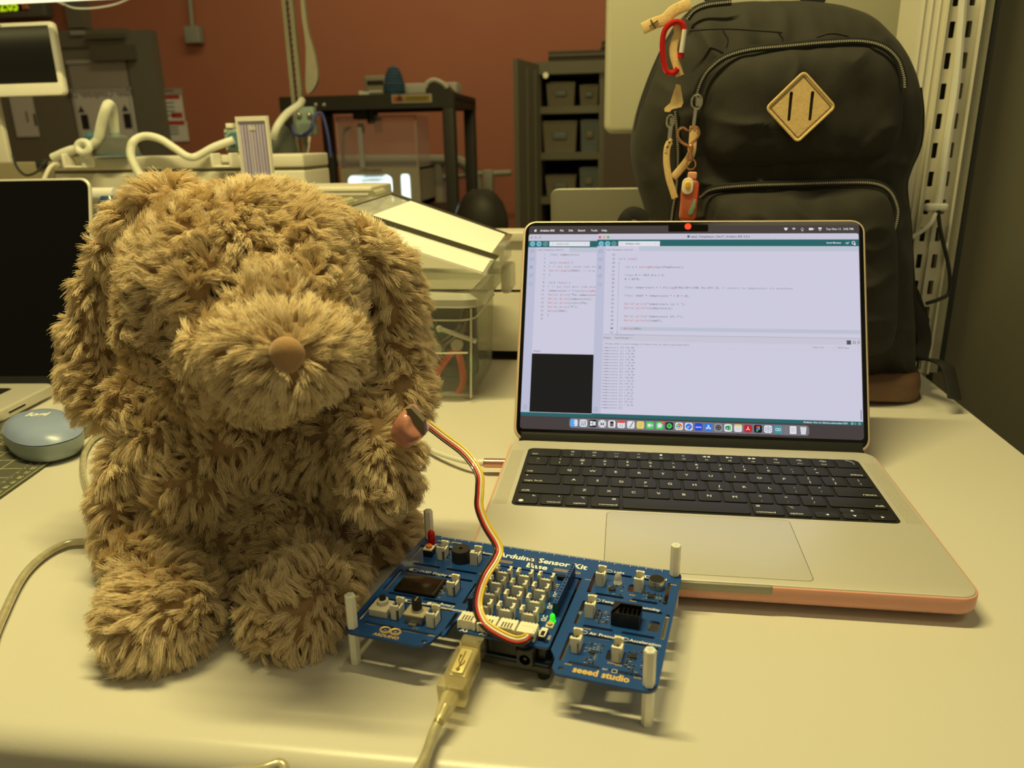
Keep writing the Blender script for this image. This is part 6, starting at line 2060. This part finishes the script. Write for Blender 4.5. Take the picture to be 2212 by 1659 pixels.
# diamond patch with two slots
YPt = YE - .0785
cn = [P(x, y, YPt) for x, y in ((1652, 234), (1731, 155), (1803, 231), (1727, 306))]
o_ = sum(cn, Vector()) / 4
ex = (cn[2] - cn[0]).normalized(); ezz = (cn[1] - cn[3]); ezz = (ezz - ex * ezz.dot(ex)).normalized(); en = ex.cross(ezz)
MPt = basis(o_ - pack.location, ex, ezz, en)
h_ = (cn[2] - cn[0]).length / 2
def dia(k, r=.004):
    a = h_ * k * sqrt(2)
    return [((x - y) / sqrt(2), (x + y) / sqrt(2)) for x, y in rrect(a, a, r, 4)]
def slt(x):
    return rrect(.0032, .0265, .0015, 3, x, .001)
v, f = plate(list(reversed(dia(1.0))), [slt(-.0095), slt(.0098)], 0, .0026)
b = MB(); b.add(v, f, MPt); b.build('leather_patch', M_lea, pack, 'tan diamond leather patch with two slots', angle=30)
b = MB(); b.prism(dia(.80, .003), -.004, .0003, MPt); b.build('patch_backing', M_zip, pack)
b = MB()
b.tube([(x, y, .0026) for x, y in dia(.985, .004)], .0011, 6, closed=True, M=MPt)
b.build('patch_edge', M_lea, pack)
b = MB()
a = h_ * .86 * sqrt(2)
for sd in range(4):
    R4 = Matrix.Rotation(pi / 4 + sd * pi / 2, 4, 'Z')
    for k in range(17):
        b.box((-a / 2 + (k + .5) * a / 17, a / 2, .0027), (.0017, .0007, .0005), MPt @ R4)
b.build('stitching', mat('dark_stitch', (70, 56, 30), .8), pack)
# straps at the lower right and left
pts = [P(1955, 640, YE - .0), P(1985, 690, YE + .0), P(1996, 735, YE), P(1990, 772, YE - .01), P(2016, 778, YE - .03), P(2043, 790, YE - .05), P(2054, 820, YE - .06), P(2062, 862, YE - .075)]
b = MB(); b.strap(rel(pack, spline(pts, 8)), .0165, .003, up=(0, -1, 0.1)); b.build('webbing_strap', M_fab2, pack)
an = [P(x, y, YE + .012) for x, y in ((1962, 585), (1985, 628), (2008, 690), (2006, 720), (1992, 772), (1968, 790), (1964, 690))]
b = MB(); b.rings([[tuple(Vector(p) - pack.location) for p in an], [tuple(Vector(p) - pack.location + Vector((0, .014, 0))) for p in an]]); b.build('strap_wing', M_fab2, pack)
pts = [P(1400, 476, YE - .02), P(1378, 462, YE - .02), P(1360, 462, YE - .02), P(1346, 482, YE - .02), P(1338, 520, YE - .01)]
b = MB(); b.strap(rel(pack, spline(pts, 6)), .014, .003, up=(0, -1, 0.2)); b.build('webbing_strap', M_fab2, pack)
# top handle just inside the frame top
pts = [P(1540, 8, YE + .03), P(1560, -30, YE + .03), P(1640, -44, YE + .03), P(1720, -30, YE + .03), P(1780, 6, YE + .03)]
b = MB(); b.strap(rel(pack, spline(pts, 6)), .02, .005, up=(0, -1, 0)); b.build('top_handle', M_fab2, pack)

YL = YE - .070
def leather(name, pxs, w, lab=None, m=None, Y=YL, up=(0, -1, 0)):
    pts = [P(a[0], a[1], a[2] if len(a) > 2 else Y) for a in pxs]
    b = MB(); b.strap(rel(pack, spline(pts, 8)), w, .0022, up=up)
    return b.build(name, m or M_lea, pack, lab)
leather('zip_pull', [(1492, 8), (1470, 16), (1452, 26), (1436, 42), (1414, 50), (1388, 62)], .0105, 'tan leather pull at the top left corner')
b = MB(); q = rel(pack, [P(1412, 52, YL - .002)])[0]
b.tube([(q.x - .004, q.y, q.z - .002), (q.x + .004, q.y, q.z + .003)], .0006, 5); b.tube([(q.x - .003, q.y, q.z + .004), (q.x + .002, q.y, q.z - .004)], .0006, 5)
b.build('thread_cross', MATS['dark_stitch'], pack)
leather('zip_pull', [(1462, 52), (1464, 70), (1456, 95), (1455, 118), (1462, 142), (1469, 164)], .0078, 'tan leather pull inside the red carabiner', Y=YL - .003)
tri = [P(x, y, YL) for x, y in ((1461, 182), (1470, 184), (1476, 222), (1472, 231), (1452, 236), (1446, 242), (1436, 241), (1435, 234), (1448, 222))]
b = MB(); b.rings([[tuple(Vector(p) - pack.location) for p in tri], [tuple(Vector(p) - pack.location + Vector((0, .0026, 0))) for p in tri]]); b.build('leather_tab', M_lea, pack, 'tan triangular leather tab on the side seam')
def ringpull(x, y, Y, rx, rz, name='zip_slider'):
    c = rel(pack, [P(x, y, Y)])[0]
    b = MB()
    b.tube([(c.x + rx * cos(a), c.y, c.z + rz * sin(a)) for a in np.linspace(0, 2 * pi, 18, endpoint=False)], .0011, 8, closed=True, up=(0, 1, 0))
    b.slab((c.x + rx * .4, c.y + .002, c.z), (rx * 1.2, .004, rz * 1.3), .001, .0008)
    return b.build(name, M_sil2, pack)
ringpull(1448, 262, YL + .004, .0035, .006)
b = MB(); b.strap(rel(pack, [P(1449, 272, YL), P(1447, 292, YL), P(1446, 312, YL)]), .0042, .0016, up=(0, -1, 0)); b.build('zip_pull_metal', M_sil2, pack)
leather('zip_pull', [(1447, 306), (1441, 322), (1440, 352), (1445, 385), (1452, 408), (1458, 428)], .0066, 'long tan leather pull on the side zip')
leather('pull_loop', [(1450, 300), (1444, 312), (1438, 330), (1446, 332)], .004)
ringpull(1505, 220, YZ - .004, .005, .0068)
b = MB(); b.strap(rel(pack, [P(1503, 232, YL), P(1501, 250, YL), P(1498, 272, YL)]), .0034, .0014, up=(0, -1, 0)); b.build('zip_pull_metal', M_sil2, pack)
leather('zip_pull', [(1499, 272), (1497, 300), (1494, 330), (1484, 348), (1470, 366), (1454, 384)], .0078, 'tan leather pull under the heart clip', Y=YL + .002)

# carabiner
YK = YL - .006
cp_ = [P(x, y, YK) for x, y in ((1478, 66), (1474, 52), (1462, 47), (1448, 52), (1436, 66), (1431, 90), (1432, 120), (1436, 145), (1444, 157), (1456, 157), (1464, 148))]
car = thing('carabiner', 'red carabiner with a silver gate on the left of the backpack', 'carabiner', cp_[0])
MB().tube(rel(car, spline(cp_, 6)), .0027, 10).build('red_frame', mat('red_anodised', (214, 40, 40), .25, .55, var=.05), car)
MB().tube(rel(car, [P(1479, 64, YK - .002), P(1472, 114, YK - .002)]), .0024, 10).build('gate', mat('bright_gate', (232, 228, 214), .25, .3), car)
MB().tube(rel(car, [P(1472, 112, YK), P(1470, 126, YK)]), .0031, 10).build('gate_nose', mat('red_anodised', (214, 40, 40), .25, .55), car)
# heart keyring
YH = YL - .006
hp = [P(x, y, YH) for x, y in ((1489, 285), (1496, 274), (1506, 276), (1510, 288), (1503, 302), (1486, 314), (1470, 304), (1464, 292), (1467, 280), (1476, 276), (1485, 282))]
kr = thing('heart_keyring', 'rose gold heart clip hanging from the pocket zip', 'keyring', hp[0])
M_rose = mat('rose_gold', (220, 160, 120), .2, .9)
MB().tube(rel(kr, spline(hp, 6)), .0013, 8).build('heart', M_rose, kr)
MB().lathe([(.0012, 0), (.0026, .001), (.0028, .004), (.0018, .006), (.0022, .009), (.003, .011), (.003, .014), (.0012, .016)], 12, rel(kr, [P(1490, 347, YH)])[0]).build('swivel', M_rose, kr)
c = rel(kr, [P(1493, 355, YH)])[0]
MB().tube([(c.x + .0045 * cos(a), c.y, c.z + .005 * sin(a)) for a in np.linspace(0, 2 * pi, 16, endpoint=False)], .0008, 6, closed=True, up=(0, 1, 0)).build('split_ring', M_rose, kr)
# charm
YG = YL - .012
o_ = P(1472, 476, YG); a_, b_ = P(1500, 380, YG), P(1506, 476, YG)
ch = thing('liquid_charm', 'orange translucent bottle charm hanging on the heart clip', 'charm', (P(1484, 476, YG)))
ez_ = (P(1492, 372, YG) - P(1482, 476, YG)); hh = ez_.length; ez_.normalize()
ex_ = Vector((1, 0, 0)); ex_ = (ex_ - ez_ * ex_.dot(ez_)).normalized()
MC = basis((0, 0, 0), ex_, ez_, ex_.cross(ez_))
M_chm = mat('charm_orange', (240, 132, 92), .12, trans=.55, var=.1, vs=120, coat=.4)
b = MB(); b.slab((0, hh * .42, 0), (.017, hh * .86, .008), .005, .003, MC); b.build('bottle', M_chm, ch)
MB().slab((.001, hh * .93, 0), (.009, hh * .16, .006), .002, .0015, MC).build('cap', mat('charm_peach', (240, 176, 140), .2, trans=.3), ch)
MB().slab((-.003, hh * .72, .0048), (.011, .016, .0014), .0052, .0006, MC).build('egg_white', mat('egg_white', (244, 226, 196), .4), ch)
MB().slab((-.003, hh * .74, .0058), (.005, .007, .0014), .0024, .0006, MC).build('yolk', mat('egg_yolk', (226, 176, 40), .4), ch)
MB().slab((.0, hh * .3, .0045), (.004, .016, .0006), .0018, .0002, MC @ Matrix.Rotation(-.3, 4, 'Z')).build('glitter', mat('teal_glitter', (110, 160, 130), .3), ch)
MB().slab((.0068, hh * .5, .003), (.0022, hh * .5, .004), .001, .0008, MC).build('side_channel', mat('charm_red', (236, 92, 60), .15, trans=.4), ch)
# ------------------------------------------------------------------ plush dog
dog = thing('plush_dog', 'brown shaggy plush dog sitting with its head bowed beside the blue board', 'plush toy', (-.19, .45, 0))
M_skin = mat('plush_backing', (150, 122, 88), .9, var=.15, vs=200)
mf = bpy.data.materials.new('plush_fur')
mf.use_nodes = True
nt = mf.node_tree
bs_ = nt.nodes['Principled BSDF']
at = nt.nodes.new('ShaderNodeAttribute'); at.attribute_name = 'tint'
rp = nt.nodes.new('ShaderNodeValToRGB')
rp.color_ramp.elements[0].color = (*lin((216, 192, 150)), 1)
rp.color_ramp.elements[1].color = (*lin((246, 228, 190)), 1)
nt.links.new(at.outputs['Fac'], rp.inputs[0])
nt.links.new(rp.outputs[0], bs_.inputs['Base Color'])
bs_.inputs['Roughness'].default_value = .55
bs_.inputs['Specular IOR Level'].default_value = .25
bs_.inputs['Sheen Weight'].default_value = .15

def blob_mesh(blobs, voxel=.0036, smooth=5):
    """one continuous surface grown from overlapping ellipsoids (px, py, depth, rx px, rz px, ry m, turn deg)"""
    b = MB()
    for (x, y, Y, rx, rz, ry, rot) in blobs:
        c = P(x, y, Y); k = dep(c) / F_PX
        M = Matrix.Translation(c) @ Matrix.Rotation(math.radians(rot), 4, 'Y')
        n = 12
        R = []
        for i in range(n + 1):
            a = -pi / 2 + pi * i / n
            rr_ = max(cos(a), .001)
            R.append([(rx * k * rr_ * cos(2 * pi * j / 24), ry * rr_ * sin(2 * pi * j / 24), rz * k * sin(a)) for j in range(24)])
        b.rings(R, M)
    me = bpy.data.meshes.new('blob')
    me.from_pydata([tuple(p) for p in b.v], [], b.f)
    o = bpy.data.objects.new('blob', me)
    COL.objects.link(o)
    md = o.modifiers.new('r', 'REMESH'); md.mode = 'VOXEL'; md.voxel_size = voxel
    dg = bpy.context.evaluated_depsgraph_get()
    m2 = bpy.data.meshes.new_from_object(o.evaluated_get(dg))
    bpy.data.objects.remove(o); bpy.data.meshes.remove(me)
    nv = len(m2.vertices)
    co = np.empty(nv * 3, np.float32); m2.vertices.foreach_get('co', co); co = co.reshape(-1, 3).astype(np.float64)
    ed = np.empty(len(m2.edges) * 2, np.int32); m2.edges.foreach_get('vertices', ed); ed = ed.reshape(-1, 2)
    for _ in range(smooth):
        acc = np.zeros_like(co); cnt = np.zeros(nv)
        np.add.at(acc, ed[:, 0], co[ed[:, 1]]); np.add.at(acc, ed[:, 1], co[ed[:, 0]])
        np.add.at(cnt, ed[:, 0], 1); np.add.at(cnt, ed[:, 1], 1)
        co = .45 * co + .55 * acc / np.maximum(cnt, 1)[:, None]
    co[:, 2] = np.maximum(co[:, 2], .0035)
    m2.vertices.foreach_set('co', co.astype(np.float32).ravel())
    m2.update()
    return m2, co

def vnoise(p, s, seed):
    """cheap smooth vector noise from a few sines"""
    r = np.random.default_rng(seed)
    out = np.zeros_like(p)
    for k in range(5):
        w_ = r.normal(size=(3, 3)) * s * (1 + .5 * k)
        ph = r.uniform(0, 6.28, 3)
        out += np.sin(p @ w_ + ph) / (1 + .4 * k)
    return out / 2.2

FUR_SCALE = 1.0
def fur(parent, me, length, spacing=.0041, strands=34, spread=.0023, down=.45, swirl=.9, lift=.86, radial=None, seed=0, mask=None, name='fur', rad=.000135):
    me.calc_loop_triangles()
    nv = len(me.vertices)
    co = np.empty(nv * 3, np.float32); me.vertices.foreach_get('co', co); co = co.reshape(-1, 3).astype(np.float64)
    nm = np.empty(nv * 3, np.float32); me.vertices.foreach_get('normal', nm); nm = nm.reshape(-1, 3).astype(np.float64)
    tr = np.empty(len(me.loop_triangles) * 3, np.int32); me.loop_triangles.foreach_get('vertices', tr); tr = tr.reshape(-1, 3)
    A, B_, C_ = co[tr[:, 0]], co[tr[:, 1]], co[tr[:, 2]]
    ar = .5 * np.linalg.norm(np.cross(B_ - A, C_ - A), axis=1)
    r = np.random.default_rng(seed + 100)
    n = int(ar.sum() / spacing ** 2 * FUR_SCALE)
    ti = r.choice(len(tr), n, p=ar / ar.sum())
    u, v = r.random(n), r.random(n)
    fl = u + v > 1; u[fl], v[fl] = 1 - u[fl], 1 - v[fl]
    w0, w1, w2 = (1 - u - v)[:, None], u[:, None], v[:, None]
    p = A[ti] * w0 + B_[ti] * w1 + C_[ti] * w2
    nr = nm[tr[ti, 0]] * w0 + nm[tr[ti, 1]] * w1 + nm[tr[ti, 2]] * w2
    nr /= np.linalg.norm(nr, axis=1)[:, None] + 1e-9
    # the far side of the toy gets half the tufts
    view = np.array(CAM) - p; view /= np.linalg.norm(view, axis=1)[:, None]
    keep = ((nr * view).sum(1) > -.35) | (r.random(n) < .35)
    keep &= p[:, 2] > .0045
    if mask is not None:
        keep &= mask(p, nr)
    p, nr = p[keep], nr[keep]; n = len(p)
    cmb = vnoise(p, 55, seed) * swirl + vnoise(p, 190, seed + 5) * .55 * swirl + np.array([0, 0, -down])
    if radial is not None:
        rc_, rs_, ra_ = radial
        dr_ = p - np.array(rc_)
        dl_ = np.linalg.norm(dr_, axis=1)[:, None]
        cmb += dr_ / np.maximum(dl_, 1e-4) * ra_ * np.exp(-(dl_ / rs_) ** 2)
    cmb -= nr * (cmb * nr).sum(1)[:, None]
    cl = np.linalg.norm(cmb, axis=1)[:, None]
    cmb = cmb / np.maximum(cl, .35)
    L_ = length * r.uniform(.72, 1.22, n) if not callable(length) else length(p) * r.uniform(.72, 1.22, n)
    t1 = np.cross(nr, [.3, .1, .95]); t1 /= np.linalg.norm(t1, axis=1)[:, None]
    t2 = np.cross(nr, t1)
    S, K = strands, 6
    ts = np.linspace(0, 1, K)
    ra = np.sqrt(r.random((n, S))) * spread * r.uniform(.6, 1.15, (n, 1)); an = r.random((n, S)) * 2 * pi
    off = t1[:, None, :] * (ra * np.cos(an))[..., None] + t2[:, None, :] * (ra * np.sin(an))[..., None]
    sl = r.uniform(.78, 1.08, (n, S))
    fz = r.normal(size=(n, S, 3)) * .0011
    pos = np.empty((n, S, K, 3), np.float32)
    ph = r.uniform(0, 6.28, n)
    for i, t in enumerate(ts):
        ax = nr * (L_ * lift * t * (1 - .25 * t))[:, None] + cmb * (L_ * (1 - .35 * lift) * (t * .35 + .65 * t * t))[:, None]
        ax = ax + (t1 * np.cos(ph + 2.2 * t)[:, None] + t2 * np.sin(ph + 2.2 * t)[:, None]) * (.10 * L_ * t)[:, None]
        tight = 1 - .50 * np.sin(min(t * 1.25, 1) * pi / 2)
        pos[:, :, i, :] = p[:, None, :] + ax[:, None, :] * sl[..., None] + off * tight + fz * t
    pos[..., 2] = np.maximum(pos[..., 2], .0012)
    pos -= np.array(parent_world(parent), np.float32)
    hc = bpy.data.hair_curves.new(name)
    hc.add_curves([K] * (n * S))
    hc.position_data.foreach_set('vector', pos.reshape(-1))
    at_ = hc.attributes.new('radius', 'FLOAT', 'POINT')
    rr_ = np.tile((rad * (1 - .45 * ts ** 2)).astype(np.float32), n * S)
    at_.data.foreach_set('value', rr_)
    tn = hc.attributes.new('tint', 'FLOAT', 'CURVE')
    tv = np.clip(np.repeat(r.normal(.5, .18, n), S) + r.normal(0, .15, n * S), 0, 1).astype(np.float32)
    tn.data.foreach_set('value', tv)
    hc.materials.append(mf)
    o = link(name, hc, parent, None, 'stuff')
    return n * S

def parent_world(o):
    q = Vector((0, 0, 0))
    while o is not None:
        q = q + o.location
        o = o.parent
    return q

total = [0]
def furry(name, blobs, length, label=None, **kw):
    me, co = blob_mesh(blobs)
    me.materials.append(M_skin)
    me.polygons.foreach_set('use_smooth', [True] * len(me.polygons))
    pre = dict(kw)
    o = link(name, me, dog, label)
    me.transform(Matrix.Translation(-dog.location))
    me2 = me.copy(); me2.transform(Matrix.Translation(dog.location))
    total[0] += fur(o, me2, length, **pre)
    bpy.data.meshes.remove(me2)
    return o

nose_c = P(618, 765, .3385)
def nose_mask(p, n):
    d = p - np.array(nose_c)
    k = dep(nose_c) / F_PX
    q = np.sqrt((d @ np.array(RIGHT) / (31 * k)) ** 2 + ((d @ np.array(UP) + 8 * k) / (32 * k)) ** 2)
    return (q > 1.0) | (d @ np.array(FWD) > .03)
eye_c = P(472, 634, .389)
def head_mask(p, n):
    d = p - np.array(eye_c)
    k = dep(eye_c) / F_PX
    q = np.sqrt((d @ np.array(RIGHT) / (40 * k)) ** 2 + (d @ np.array(UP) / (17 * k)) ** 2)
    return nose_mask(p, n) & ((q > 1.0) | (d @ np.array(FWD) > .03))

head = [(505, 595, 0.451, 205, 168, .066, 0), (520, 510, 0.461, 175, 92, .058, 0), (560, 452, 0.466, 118, 48, .042, 0),
        (392, 690, 0.431, 100, 125, .042, 0), (545, 790, 0.414, 165, 98, .042, 12), (690, 645, 0.441, 72, 130, .042, 0), (690, 530, 0.461, 66, 85, .042, 0),
        (608, 755, 0.372, 156, 92, .034, 0), (615, 805, 0.370, 132, 56, .032, 0), (716, 760, 0.384, 62, 76, .028, 0), (492, 748, 0.384, 76, 68, .028, 0), (590, 640, 0.398, 80, 60, .026, 0), (470, 830, 0.411, 90, 60, .030, 0)]
furry('head', head, lambda p: np.where(p[:, 2] < .112, .0066, np.where(p[:, 1] < .396, .0096, .0100)), strands=30, seed=1, mask=head_mask, down=.10, swirl=1.0, spacing=.0035, spread=.0021, radial=(nose_c, .05, 1.6))
earL = [(360, 434, .470, 60, 38, .030, 0), (305, 478, .486, 54, 46, .028, 0), (266, 555, .500, 44, 70, .024, 0), (232, 650, .500, 46, 78, .022, 0), (206, 745, .494, 50, 80, .022, 0), (204, 825, .488, 48, 70, .022, 0), (228, 875, .484, 42, 42, .020, 0)]
furry('ear', earL, .0115, seed=2, down=.5, swirl=.7)
earR = [(770, 530, .480, 54, 43, .028, 0), (824, 580, .494, 56, 58, .026, 0), (852, 660, .500, 58, 78, .024, 0), (862, 760, .498, 56, 82, .024, 0), (864, 840, .488, 62, 66, .024, 0), (862, 875, .480, 58, 42, .022, 0)]
furry('ear', earR, .0115, seed=3, down=.5, swirl=.7)
torso = [(540, 930, .475, 205, 120, .050, 0), (520, 1080, .480, 200, 130, .055, 0), (440, 1040, .442, 95, 90, .032, 0), (560, 1130, .465, 185, 110, .055, 0), (400, 930, .465, 95, 95, .04, 0),
         (720, 960, .485, 90, 120, .04, 0), (700, 1140, .485, 130, 90, .05, 0), (815, 1170, .485, 75, 66, .045, 0), (610, 1200, .450, 160, 80, .05, 0), (360, 870, .470, 80, 60, .03, 0), (310, 860, .468, 55, 55, .026, 0), (770, 880, .478, 60, 60, .03, 0)]
furry('torso', torso, .0120, seed=4, down=.35, swirl=.9)
armL = [(330, 930, .462, 50, 56, .03, 0), (300, 1000, .458, 56, 66, .03, 0), (285, 1075, .452, 52, 72, .03, 0), (284, 1140, .446, 46, 52, .028, 0), (284, 1190, .440, 42, 38, .025, 0)]
furry('arm', armL, .0115, seed=5)
tape_c = P(884, 926, .436)
def tape_mask(p, n):
    d = p - np.array(tape_c)
    k = dep(tape_c) / F_PX
    q = np.sqrt((d @ np.array(RIGHT) / (34 * k)) ** 2 + (d @ np.array(UP) / (38 * k)) ** 2)
    return q > 1
armR = [(806, 920, .466, 72, 58, .030, 0), (826, 985, .454, 76, 68, .032, 0), (826, 1045, .444, 72, 52, .030, 0), (818, 1072, .440, 58, 28, .025, 0)]
furry('arm', armR, .0115, seed=6, mask=tape_mask)
legL = [(345, 1180, .430, 75, 60, .04, 0), (350, 1270, .395, 92, 75, .034, 0), (352, 1318, .362, 108, 92, .034, 0), (350, 1362, .356, 98, 58, .028, 0)]
furry('leg', legL, .0118, seed=7, down=.3, swirl=1.0)
legR = [(540, 1180, .450, 110, 80, .04, 0), (610, 1240, .420, 102, 80, .036, 0), (640, 1306, .382, 98, 86, .034, 0), (638, 1345, .376, 94, 54, .028, 0), (715, 1265, .41, 56, 60, .026, 0)]
furry('leg', legR, .0118, seed=8, down=.3, swirl=1.0)
print('fur strands', total[0])
# nose, eyes
k = dep(nose_c) / F_PX
b = MB()
b.rings([[(x * q_ * k, -.006 * sqrt(max(0, 1 - q_ * q_)) - .001, z * q_ * k) for x, z in [(40 * cos(a) * (1 - .28 * max(0, -sin(a))), 42 * sin(a)) for a in np.linspace(0, 2 * pi, 28, endpoint=False)]] for q_ in (1, .96, .88, .75, .6, .4, .2, .02)], Matrix.Translation(nose_c + FWD * .003 - dog.location) @ Matrix.Rotation(YAW, 4, 'Z'), cap0=True)
b.build('nose', mat('velvet_nose', (168, 128, 86), .8, sheen=.5, bump=.2, bs=900), dog, 'smooth velvety tan nose')
for c in (eye_c + Vector((0, .003, 0)), P(742, 640, .441)):
    MB().ball(c - dog.location, .0058, 10).build('eye', mat('eye_bead', (16, 12, 10), .15, var=0), dog)

# pink tape with the sensor
tc_ = P(884, 926, .428)
tape = thing('sensor_tape', 'crumpled pink tape holding the sensor wires to the plush dog', 'tape', tc_)
k = dep(tc_) / F_PX
ol = [(-40, 8), (-28, -22), (-8, -40), (8, -38), (18, -16), (34, 8), (32, 16), (12, 34), (-6, 44), (-22, 38), (-34, 26)]
sp = spline([Vector((x * k, 0, -y * k)) for x, y in ol], 5, True)
rings_ = [[(p.x, .012, p.z) for p in sp]]
for s_ in (1.0, .93, .8, .6, .4, .2, .01):
    rings_.append([(p.x * s_, -.010 * (1 - s_ ** 2) ** .5 - .0016 * noise.noise(Vector((p.x * s_ * 130, 0, p.z * s_ * 130))), p.z * s_) for p in sp])
b = MB(); b.rings(rings_)
b.build('tape_wrap', mat('pink_tape', (192, 130, 112), .45, var=.12, vs=150, bump=.5, bs=160, coat=.3), tape, angle=60)
b = MB()
f0 = [Vector((x * k, -.004 + z, -y * k)) for x, y, z in ((-2, -50, 0), (10, -52, 0), (36, -22, 0), (38, 6, 0), (30, 10, 0), (16, -16, 0))]
b.rings([[tuple(p) for p in f0], [tuple(p + Vector((0, .006, 0))) for p in f0]])
b.build('tape_fold', mat('grey_tape', (112, 102, 80), .7), tape)
b = MB()
b.tube([(-26 * k, -.0105, 24 * k), (-16 * k, -.012, 40 * k)], .0005, 5)
b.tube([(8 * k, -.0105, -20 * k), (30 * k, -.006, -12 * k)], .0006, 5)
b.build('crease', MATS['pink_tape'], tape)
